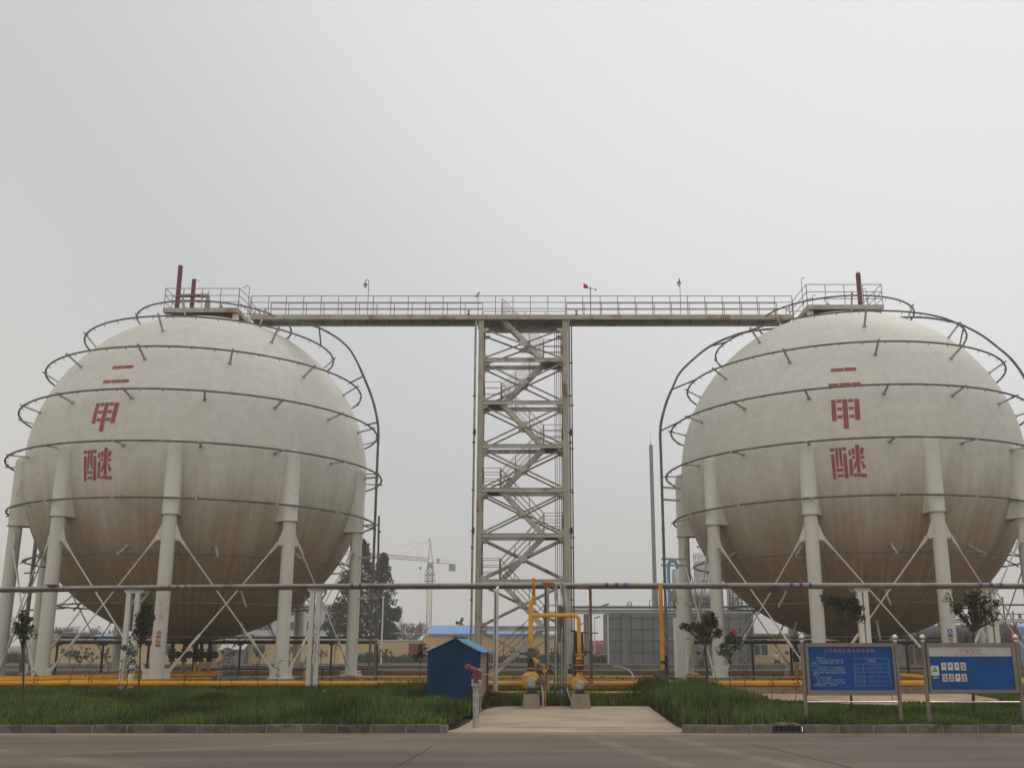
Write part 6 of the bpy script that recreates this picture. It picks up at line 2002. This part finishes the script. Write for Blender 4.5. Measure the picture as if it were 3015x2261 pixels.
single('blue_tank', MB().lathe([(1.0, zg(90)), (1.0, Zp(1845, 90)), (.6, Zp(1838, 90)), (.01, Zp(1837, 90))], (X(3010, 90, 2), 90, 0), 20), M['roof_blue'], 'light blue upright tank at the far right edge', 'tank')
t = thing('low_shed', (X(2700, 84, 1), 86, zg(84)), 'low grey shed seen between the two signboards', 'building')
MB().bx(X(2580, 84, 1), X(2850, 84, 1), 84, 90, zg(84) - .2, Zp(1852, 84)).build('wall', mat('shed_mauve', (.27, .24, .235), .9), t)
MB().bx(X(2670, 84, 1), X(2735, 84, 1), 83.9, 83.995, zg(84), Zp(1900, 84)).build('door', M['vessel_dark'], t)
MB().bx(X(2570, 84, 1), X(2860, 84, 1), 83.6, 90.2, Zp(1852, 84) + .002, Zp(1848, 84)).build('roof', M['roof_grey'], t)

# street lamps and lamp pole
def street_lamp(px, Y, ptop, heads, label, r=.06):
    x = X(px, Y, 4)
    zt = Zp(ptop, Y)
    t = thing('street_lamp', (x, Y, zg(Y)), label, 'street lamp')
    MB().cyl((x, Y, zg(Y)), (x, Y, zt), r, r * .7, n=8).build('pole', M['trim_white'], t)
    for (hx, hy, ax) in heads:
        c = P(hx, hy, Y)
        b = MB(); b.tube([(x, Y, c.z - .35), ((x + c.x) / 2, Y, c.z - .12), (c.x, Y, c.z)], .04, 6); b.build('arm', M['galv'], t)
        b = MB(); b.ball((0, 0, 0), 1, 14, 8); s = ax
        b.v = [(c.x + s * .35 + q[0] * .55, Y + q[1] * .2, c.z + s * q[0] * .18 * s + q[2] * .13 + .06) for q in b.v]; b.build('lamp_head', M['bund_grey'], t)
street_lamp(1750, 112, 1786, ((1772, 1783, 1),), 'white street lamp whose grey head overlaps the far pipe bridge')
street_lamp(1751, 150, 1818, ((1752, 1818, 1),), 'further street lamp with an oval head above the red lorry')
street_lamp(1708, 170, 1835, ((1710, 1836, 1),), 'tiny distant street lamp left of the grey column')
x = X(1124, 96, 2)
single('lamp_pole', MB().cyl((x, 96, zg(96)), (x, 96, Zp(1759, 96)), .085, .07, n=10).bx(x - .2, x + .16, 95.9, 96.1, Zp(1759, 96), Zp(1755, 96)), M['trim_white'], 'plain white pole in front of the poplars', 'pole')

# lorry and car
YL = 160.0
x0, x1 = X(1753, YL, 0), X(1791, YL, 0)
zl = zg(YL)
t = thing('lorry', ((x0 + x1) / 2, YL, zl), 'red cab-over lorry parked left of the grey panels', 'lorry')
zt = Zp(1896, YL)
xm = (x0 + x1) / 2
b = MB()
prof = [(YL, zl + .5), (YL - .05, zl + 1.3), (YL + .12, zt - .1), (YL + .3, zt), (YL + 2.1, zt), (YL + 2.1, zl + .5)]
n = len(prof)
b.add([(x0, y, z) for y, z in prof] + [(x1, y, z) for y, z in prof], [tuple(range(n)), tuple(range(2 * n - 1, n - 1, -1))] + [((i + 1) % n, i, n + i, n + (i + 1) % n) for i in range(n)])
b.build('cab', M['truck_red'], t)
b = MB(); b.add([(x0 + .12, YL - .06, zl + 1.45), (x1 - .12, YL - .06, zl + 1.45), (x1 - .16, YL + .10, zt - .3), (x0 + .16, YL + .10, zt - .3)], [(0, 1, 2, 3)]); b.build('windscreen', M['glass'], t)
b = MB()
for k in range(4): b.bx(xm - .7, xm + .7, YL - .06, YL - .02, zl + .72 + k * .13, zl + .80 + k * .13)
b.build('grille', M['dark'], t)
MB().bx(x0 - .02, x1 + .02, YL - .14, YL + .1, zl + .35, zl + .6).build('bumper', M['truck_red'], t)
for s in (-1, 1):
    MB().bx(xm + s * .9 - .16, xm + s * .9 + .16, YL - .165, YL - .142, zl + .42, zl + .56).build('headlight', M['lampglass'], t)
    b = MB(); b.cyl((xm + s * 1.05 - .14, YL + 1.0, zl + .48), (xm + s * 1.05 + .14, YL + 1.0, zl + .48), .48, n=18); b.build('wheel', M['rubber'], t)
    MB().bx(xm + s * 1.32 - .06, xm + s * 1.32 + .06, YL - .1, YL, zl + 1.6, zl + 2.3).build('mirror', M['dark'], t)
MB().bx(xm - .8, xm + .8, YL + .4, YL + 1.6, zt + .002, zt + .35).build('roof_spoiler', M['truck_red'], t)
MB().bx(xm - .6, xm + .6, YL + .38, YL + .398, zt + .12, zt + .24).build('roof_sign', M['sticker'], t)
MB().bx(x0 - .0, x1 + .6, YL + 2.3, YL + 9, zl + .9, zt + .6).build('load_body', mat('lorry_body', (.42, .16, .13), .7), t)
YV = 140.0
zl = zg(YV)
xc = X(1796, YV, 0)
t = thing('car', (xc, YV, zl), 'small white car half hidden at the foot of the red lorry', 'car')
b = MB()
prof = [(-2.1, .3), (-2.15, .62), (-1.6, .85), (-.95, .92), (-.35, 1.38), (.75, 1.42), (1.45, .98), (2.05, .9), (2.1, .35)]
n = len(prof)
b.add([(xc + u, YV - .8, zl + w) for u, w in prof] + [(xc + u, YV + .8, zl + w) for u, w in prof], [tuple(range(n)), tuple(range(2 * n - 1, n - 1, -1))] + [((i + 1) % n, i, n + i, n + (i + 1) % n) for i in range(n)])
b.build('body', M['car_white'], t)
b = MB()
b.add([(xc - .8, YV - .805, zl + .95), (xc + 1.25, YV - .805, zl + 1.0), (xc + .7, YV - .805, zl + 1.34), (xc - .3, YV - .805, zl + 1.32)], [(0, 1, 2, 3)]); b.build('side_window', M['glass'], t)
for u in (-1.3, 1.3):
    for v in (-.72, .72): MB().cyl((xc + u, YV + v - .1, zl + .31), (xc + u, YV + v + .1, zl + .31), .31, n=16).build('wheel', M['rubber'], t)

# tower crane far off in the haze
YX = 330.0
xc = X(1265, YX, 20)
zg_ = -.8
t = thing('tower_crane', (xc, YX, zg_), 'hazy tower crane with yellow jib and grey counterweight behind the poplars', 'tower crane')
def lattice(b, p, q, w, n, r):
    p, q = Vector(p), Vector(q)
    d = (q - p).normalized()
    u = Vector((0, 1, 0)) if abs(d.y) < .8 else Vector((1, 0, 0))
    a = d.cross(u).normalized() * (w / 2); c = d.cross(a).normalized() * (w / 2)
    cs = [a + c, a - c, -a - c, -a + c]
    r *= .62
    for k in range(4): b.bar(p + cs[k], q + cs[k], r * 1.4, r * 1.4)
    for i in range(n):
        s0, s1 = p.lerp(q, i / n), p.lerp(q, (i + 1) / n)
        for k in range(4):
            e, f = cs[k], cs[(k + 1) % 4]
            b.bar(s0 + e, s1 + f, r, r); b.bar(s0 + f, s1 + e, r, r); b.bar(s0 + e, s0 + f, r, r)
zs1, zs2, zs3, zs4 = Zp(1805, YX), Zp(1716, YX), Zp(1656, YX), Zp(1594, YX)
b = MB(); lattice(b, (xc, YX, zg_), (xc, YX, zs1), 1.6, 11, .11); b.build('mast_foot', M['crane_b'], t)
b = MB(); lattice(b, (xc, YX, zs1), (xc, YX, zs2), 1.6, 7, .11); b.build('mast', M['crane_y'], t)
b = MB(); lattice(b, (xc, YX, zs2), (xc, YX, Zp(1672, YX)), 1.9, 3, .2)
for py in (1710, 1692): z = Zp(py, YX); b.bx(xc - 1.7, xc + 1.7, YX - 1.4, YX + 1.4, z - .08, z + .08); 
for s in (-1, 1):
    for py in (1703, 1685): z = Zp(py, YX); b.bar((xc + s * 1.65, YX, z - 1.2), (xc + s * 1.65, YX, z + .8), .12, .12)
b.build('climbing_cage', M['crane_b'], t)
b = MB(); b.bx(xc - .95, xc + .95, YX - .9, YX + .9, Zp(1672, YX), zs3); b.bx(xc - 1.3, xc + 1.3, YX - 1, YX + 1, Zp(1668, YX), Zp(1667, YX)); b.build('slewing_unit', M['crane_g'], t)
b = MB()
for sx_, sy_ in ((-1, -1), (-1, 1), (1, -1), (1, 1)): b.bar((xc + sx_ * .85, YX + sy_ * .8, zs3), (xc - .15 + sx_ * .1, YX + sy_ * .1, zs4), .13, .13)
for k in range(1, 6):
    f = k / 6; z = zs3 + (zs4 - zs3) * f; w_ = .85 * (1 - f) + .1 * f
    b.bar((xc - w_, YX - w_, z), (xc + w_, YX - w_, z), .09, .09); b.bar((xc - w_, YX - w_, z), (xc + w_ * .85, YX - w_ * .85, z + .9), .08, .08)
b.build('tower_head', M['crane_y'], t)
jd = Vector((X(1127, 314.5, zs3) - xc, -15.5, 0)).normalized()
jp = Vector((xc, YX, zs3 + .9))
b = MB(); lattice(b, jp + jd * 1.2, jp + jd * 40, 1.15, 26, .08); b.build('jib', M['crane_y'], t)
b = MB(); b.bar(jp - jd * .9 - Vector((0, 0, .8)), jp - jd * 11.8 - Vector((0, 0, .8)), 1.0, .16); b.bar(jp - jd * 2 + Vector((0, 0, .3)), jp - jd * 11.5 + Vector((0, 0, .3)), .08, .08)
q = jp - jd * 3.6; b.bx(q.x - .5, q.x + .5, q.y - .5, q.y + .5, q.z - .6, q.z + .7); b.build('counter_jib', M['crane_y'], t)
q = jp - jd * 10.3; b = MB(); b.bx(q.x - 1.1, q.x + 1.1, q.y - .6, q.y + .6, q.z - 3.2, q.z - .97); b.build('counterweight', M['crane_g'], t)
b = MB(); hd_ = Vector((xc - .15, YX, zs4))
for e in (jp + jd * 14 + Vector((0, 0, .5)), jp + jd * 34 + Vector((0, 0, .5)), jp - jd * 9 - Vector((0, 0, .6))): b.cyl(hd_, e, .035, n=4)
q = jp + jd * 4.4; h_ = Zp(1674, YX); b.cyl(q - Vector((0, 0, .5)), (q.x, q.y, Zp(1738, YX)), .03, n=4); b.build('cable', M['crane_g'], t)
b = MB(); b.lathe([(.5, .3), (.45, 0), (.15, -.45), (.05, -.7)], (q.x, q.y, h_), 10); b.build('hook_block', M['crane_g'], t)
MB().bx(xc - .95, xc - .15, YX - .02, YX + .02, zs4 + .35, zs4 + .8).cyl((xc - .12, YX, zs4 - .2), (xc - .12, YX, zs4 + 1.6), .04, n=5).build('flag', M['flag'], t)

# ------------------------------------------------------------------ far trees
def poplar(label, px, Y, ptop, pbot, hw, n, seed, lobes=()):
    rg = np.random.default_rng(seed)
    x = X(px, Y, 5)
    zt, zb_ = Zp(ptop, Y), Zp(pbot, Y)
    k = Y / F
    t = thing('poplar', (x, Y, zg(Y)), label, 'tree', 'poplars behind the left tank')
    b = MB()
    b.tube([(x, Y, zg(Y)), (x + .1, Y, (zb_ + zt) / 2), (x, Y, zt - .6)], [.22, .14, .03], 7)
    cl = []
    H = zt - zb_
    for i in range(n):
        f = rg.random() ** .85
        w = hw * k * (math.sin(math.pi * min(1, f * .93 + .07)) ** .6) * (1 - .55 * f) * 1.25
        a = rg.random() * 2 * math.pi
        r = w * rg.random() ** .45
        cl.append((x + r * math.cos(a), Y + r * math.sin(a) * .8, zb_ + H * f, rg.uniform(.28, .55), rg.uniform(.5, 1.2)))
    for (lx, ly, lr, ln_) in lobes:
        c = P(lx, ly, Y)
        for i in range(ln_):
            d = rg.normal(size=3); d /= np.linalg.norm(d); d *= lr * k * rg.random() ** .5
            cl.append((c.x + d[0], Y + d[1], c.z + d[2], rg.uniform(.25, .45), rg.uniform(.5, 1.1)))
    for c in cl[::6]:
        b.tube([(x, Y, max(zg(Y) + 1, c[2] - .9)), c[:3]], [.05, .012], 4)
    b.build('trunk', M['bark_grey'], t)
    V, Fc = leaf_quads(clump_pts(cl, 44), .145)
    MB().arrays(V, Fc).build('crown', M['leaf_poplar'], t)
poplar('dark poplar half hidden by the right leg of the left tank', 1058, 118, 1592, 1890, 62, 330, 3, ((1000, 1800, 40, 60), (1020, 1720, 34, 50), (985, 1850, 36, 50), (1050, 1850, 50, 60)))
poplar('broad dark poplar between the twin grey risers and the crane', 1122, 121, 1632, 1885, 46, 250, 5, ((1145, 1860, 30, 34), (1160, 1815, 22, 22), (1168, 1795, 12, 12), (1120, 1800, 38, 44), (1130, 1870, 34, 26)))


def bare_tree(label, px, Y, ptop, spread, seed, leaf=0):
    rd = random.Random(seed)
    x = X(px, Y, 3)
    z0_, zt = zg(Y), Zp(ptop, Y)
    t = thing('bare_tree', (x, Y, z0_), label, 'tree', 'bare trees beyond the far wall')
    b, tw = MB(), MB()
    H = zt - z0_
    tips = []
    def grow(p, d, l, r, lev):
        e = p + d * l
        (b if lev < 2 else tw).bar(p, e, r * 2, r * 2)
        if lev >= 5:
            tips.append(e); return
        for _ in range(3 if lev < 4 else 2):
            nd = (d + Vector((rd.gauss(0, .42) * spread, rd.gauss(0, .42) * spread, rd.gauss(.10, .16)))).normalized()
            grow(e, nd, l * rd.uniform(.62, .86), max(.016, r * .6), lev + 1)
    for _ in range(4):
        grow(Vector((x + rd.uniform(-.5, .5), Y, z0_)), Vector((rd.gauss(0, .25) * spread, rd.gauss(0, .25), 1)).normalized(), H * .25, .11, 0)
    b.build('trunk', M['bark_grey'], t)
    tw.build('twigs', M['bark_grey'], t)
    if leaf:
        V, Fc = leaf_quads(np.array([[q.x, q.y, q.z] for q in tips]) + RNG.normal(size=(len(tips), 3)) * .25, .12)
        MB().arrays(V, Fc).build('crown', M['leaf_pale'], t)
bare_tree('bare grey-brown tree right of the poplars, its crown reaching the crane foot', 1212, 150, 1800, 1.1, 4)
bare_tree('low bare tree between the poplars and the crane', 1175, 155, 1835, 1.2, 9)
bare_tree('bare tree tops seen through the left tank legs', 205, 170, 1825, 1.0, 12)
bare_tree('sparsely leafed tree under the curve of the left tank', 292, 165, 1828, 1.1, 15, 1)
bare_tree('bare tree at the far left edge beyond the first leg', 20, 160, 1790, .9, 21)
bare_tree('twiggy tree between the two leftmost legs', 110, 165, 1835, 1.0, 23)
rose_tree('two leafy sprigs of a tree rising above the blue sheet roof', 1355, 122, [(1346, 1830, 7, 9, .5), (1362, 1825, 8, 8, .5), (1355, 1838, 10, 5, .3)], (1356, 1842), leaf=.12, per=12, sub=14, r0=.08, name='tree')
rose_tree('pale green tree by the grey column left of the lorry', 1732, 125, [(1728, 1895, 11, 12, 1), (1720, 1905, 10, 12, .8), (1738, 1905, 9, 12, .6)], (1728, 1905), leaf=.12, per=18, sub=22, m_='leaf_pale', r0=.1, name='tree')

# ------------------------------------------------------------------ worker
def skin_body(name, m, joints, edges, parent, sub=2):
    me = bpy.data.meshes.new(name)
    off = ORG[parent.name]
    me.from_pydata([Vector(p) - off for p, r in joints], edges, [])
    o = bpy.data.objects.new(name, me)
    COL.objects.link(o)
    o.modifiers.new('s', 'SKIN')
    for i, (p, r) in enumerate(joints):
        sv = me.skin_vertices[0].data[i]
        sv.radius = (r, r) if not isinstance(r, tuple) else r
        sv.use_root = (i == 0)
    md = o.modifiers.new('d', 'SUBSURF'); md.levels = md.render_levels = sub
    dg = bpy.context.evaluated_depsgraph_get(); dg.update()
    m2 = bpy.data.meshes.new_from_object(o.evaluated_get(dg))
    bpy.data.objects.remove(o)
    m2.name = name
    o = bpy.data.objects.new(name, m2)
    COL.objects.link(o)
    m2.polygons.foreach_set('use_smooth', [True] * len(m2.polygons))
    m2.materials.clear(); m2.materials.append(m)
    o.parent = parent
    ORG[o.name] = off.copy()
    return o


YPp = 90.0
hx = X(2287, YPp, .3)
hz = Zp(1916.5, YPp) - 1.74
t = thing('person', (hx, YPp, hz), 'person in a white short-sleeved shirt, dark trousers and yellow helmet leaning by the yellow cottage', 'person')
def w(x, y, z): return Vector((hx + x, YPp + y, hz + z))
# one continuous body: pelvis, spine, head, bent arms, one leg raised on a step
J = [(w(-.02, 0, .92), (.15, .11)), (w(-.04, -.02, 1.12), (.14, .10)), (w(-.05, -.04, 1.34), (.17, .11)), (w(-.03, -.06, 1.46), .06), (w(0, -.08, 1.54), .055), (w(.02, -.10, 1.63), (.085, .10)), (w(.02, -.10, 1.73), .07),
     (w(-.22, -.03, 1.40), .06), (w(-.37, .06, 1.18), .043), (w(-.21, -.06, 1.01), .034), (w(-.13, -.1, .98), .036),
     (w(.14, -.05, 1.40), .06), (w(.28, -.1, 1.16), .043), (w(.22, -.24, .96), .034), (w(.20, -.28, .88), .036),
     (w(-.11, 0, .88), .095), (w(-.14, -.02, .48), .062), (w(-.13, .04, .08), .042), (w(-.14, -.14, .04), .04),
     (w(.09, 0, .88), .095), (w(.24, -.3, .70), .065), (w(.25, -.22, .36), .046), (w(.27, -.38, .30), .04)]
E_ = [(0, 1), (1, 2), (2, 3), (3, 4), (4, 5), (5, 6), (2, 7), (7, 8), (8, 9), (9, 10), (2, 11), (11, 12), (12, 13), (13, 14), (0, 15), (15, 16), (16, 17), (17, 18), (0, 19), (19, 20), (20, 21), (21, 22)]
body = skin_body('body', M['skin'], J, E_, t)
b = MB()
for s_, hnd, dr in ((1, J[10][0], Vector((.05, -.03, -.06))), (-1, J[14][0], Vector((.0, -.03, -.08)))):
    for k in range(4):
        o_ = Vector((.012 * (k - 1.5), -.01, -.004 * abs(k - 1.5)))
        b.tube([hnd + o_, hnd + o_ + dr * .55, hnd + o_ + dr * (.9 + .1 * (k % 2)) + Vector((0, .01, 0))], [.011, .010, .008], 5)
    b.tube([hnd, hnd + Vector((.03 * s_, -.03, -.02))], [.012, .009], 5)
b.build('fingers', M['skin'], t)
shirt = skin_body('shirt', M['shirt'], [(w(-.02, 0, .92), (.185, .145)), (w(-.04, -.02, 1.12), (.175, .135)), (w(-.05, -.04, 1.34), (.20, .14)), (w(-.04, -.055, 1.44), (.10, .09)), (w(-.22, -.03, 1.40), .085), (w(-.31, .02, 1.26), .075), (w(.14, -.05, 1.40), .085), (w(.22, -.08, 1.26), .075)],
                  [(0, 1), (1, 2), (2, 3), (2, 4), (4, 5), (2, 6), (6, 7)], t)
skin_body('trousers', M['trousers'], [(w(-.02, 0, .95), (.17, .13)), (w(-.11, 0, .86), .115), (w(-.14, -.02, .48), .085), (w(-.13, .04, .12), .07), (w(.09, 0, .86), .115), (w(.24, -.3, .70), .09), (w(.25, -.22, .40), .07)], [(0, 1), (1, 2), (2, 3), (0, 4), (4, 5), (5, 6)], t)
b = MB(); hp = w(.02, -.10, 1.69)
b.lathe([(.115, 0), (.118, .03), (.10, .09), (.06, .125), (.001, .135)], hp, 16); b.bx(hp.x - .08, hp.x + .08, hp.y - .19, hp.y - .05, hp.z, hp.z + .015)
b.build('helmet', M['helmet'], t)
b = MB(); fc = w(.02, -.20, 1.62)
for s in (-1, 1): b.ball(fc + Vector((s * .033, .012, .03)), .012, 8, 6)
b.bx(fc.x - .025, fc.x + .025, fc.y + .006, fc.y + .02, fc.z - .05, fc.z - .042)
b.build('face_features', M['sign_black'], t)
b = MB(); b.tube([fc + Vector((0, .015, .03)), fc + Vector((0, -.018, .0))], [.012, .018], 6)
for s in (-1, 1): b.ball(w(.02 + s * .09, -.10, 1.62), .028, 8, 6, (.4, 1, 1.2))
b.build('nose_and_ears', M['skin'], t)
single('step_block', MB().bx(hx + .12, hx + .5, YPp - .5, YPp - .1, zg(YPp) - .3, hz + .26), M['concrete'], 'low concrete block under the raised foot of the person', 'block')

# ------------------------------------------------------------------ haze, sky, sun, camera
b = MB(); b.bx(-930, 930, -32, 930, -2.2, 60)
hz_ = b.build('haze', bpy.data.materials.new('haze_air'))
hz_['kind'] = 'stuff'
hm = hz_.data.materials[0]
hm.use_nodes = True
nt = hm.node_tree
nt.nodes.clear()
o = _n(nt, 'ShaderNodeOutputMaterial', 300)
v = _n(nt, 'ShaderNodeVolumePrincipled')
v.inputs['Color'].default_value = (.96, .93, .90, 1)
v.inputs['Density'].default_value = .0012
v.inputs['Anisotropy'].default_value = .2
nt.links.new(v.outputs[0], o.inputs['Volume'])

SUN_AZ, SUN_EL = math.radians(38), math.radians(50)      # to the right, a little beyond the tanks
sd = Vector((math.sin(SUN_AZ) * math.cos(SUN_EL), math.cos(SUN_AZ) * math.cos(SUN_EL), math.sin(SUN_EL)))
W = bpy.data.worlds.new('World')
S.world = W
W.use_nodes = True
nt = W.node_tree
nt.nodes.clear()
L = nt.links.new
out = _n(nt, 'ShaderNodeOutputWorld', 800)
sky = _n(nt, 'ShaderNodeTexSky', -200, 300)
sky.sky_type = 'NISHITA'
sky.sun_disc = False
sky.sun_elevation = SUN_EL
sky.sun_rotation = SUN_AZ
sky.dust_density = 2
sky.air_density = 1.0
bg1 = _n(nt, 'ShaderNodeBackground', 300, 300)
bg1.inputs[1].default_value = .1
# even overcast, brighter round the veiled sun; a thin share of clear-sky colour shows through
tc = _n(nt, 'ShaderNodeTexCoord', -1000)
dt = _n(nt, 'ShaderNodeVectorMath', -800, operation='DOT_PRODUCT')
dt.inputs[1].default_value = sd
L(tc.outputs['Generated'], dt.inputs[0])
ov = _n(nt, 'ShaderNodeValToRGB', -500)
el = ov.color_ramp.elements
el[0].position = .0; el[0].color = (.84, .80, .72, 1)
el[1].position = 1.0; el[1].color = (.86, .86, .84, 1)
for p_, c_ in ((.40, (.68, .67, .65)), (.56, (.60, .615, .62)), (.64, (.635, .645, .65)), (.70, (.68, .69, .70)), (.79, (.775, .78, .785)), (.88, (.83, .835, .84)), (.95, (.86, .86, .85))):
    e = el.new(p_); e.color = (*c_, 1)
L(dt.outputs['Value'], ov.inputs[0])
up = _n(nt, 'ShaderNodeVectorMath', -200, operation='SCALE')
up.inputs['Scale'].default_value = 10.0
L(ov.outputs[0], up.inputs[0])
mxs = _n(nt, 'ShaderNodeMix', 50, data_type='RGBA')
mxs.inputs[0].default_value = .04
L(up.outputs[0], mxs.inputs[6]); L(sky.outputs[0], mxs.inputs[7])
L(mxs.outputs[2], bg1.inputs[0])
L(bg1.outputs[0], out.inputs['Surface'])

sl_ = bpy.data.lights.new('sun', 'SUN')
sl_.energy = .7
sl_.angle = math.radians(25)
sl_.color = (1, .95, .87)
so = bpy.data.objects.new('sun', sl_)
COL.objects.link(so)
so.rotation_euler = (-sd).to_track_quat('-Z', 'Y').to_euler()

cam = bpy.data.cameras.new('camera')
co = bpy.data.objects.new('camera', cam)
COL.objects.link(co)
co.location = (0, 0, CAMZ)
co.rotation_euler = (math.pi / 2 + PITCH, 0, 0)
cam.sensor_fit = 'HORIZONTAL'
cam.sensor_width = 36
cam.lens = F / 3015 * 36
cam.shift_x = (1507.5 - CX) / 3015
cam.shift_y = (CY - 1130.5) / 3015
cam.clip_start = .1
cam.clip_end = 3000
S.camera = co

S.view_settings.view_transform = 'Standard'
S.view_settings.look = 'None'
S.view_settings.exposure = 0
S.view_settings.gamma = 1
S.cycles.use_denoising = True
S.cycles.denoiser = 'OPENIMAGEDENOISE'
S.cycles.denoising_input_passes = 'RGB_ALBEDO_NORMAL'
S.cycles.denoising_prefilter = 'ACCURATE'
S.cycles.max_bounces = 6
S.cycles.volume_bounces = 1
S.cycles.transparent_max_bounces = 8
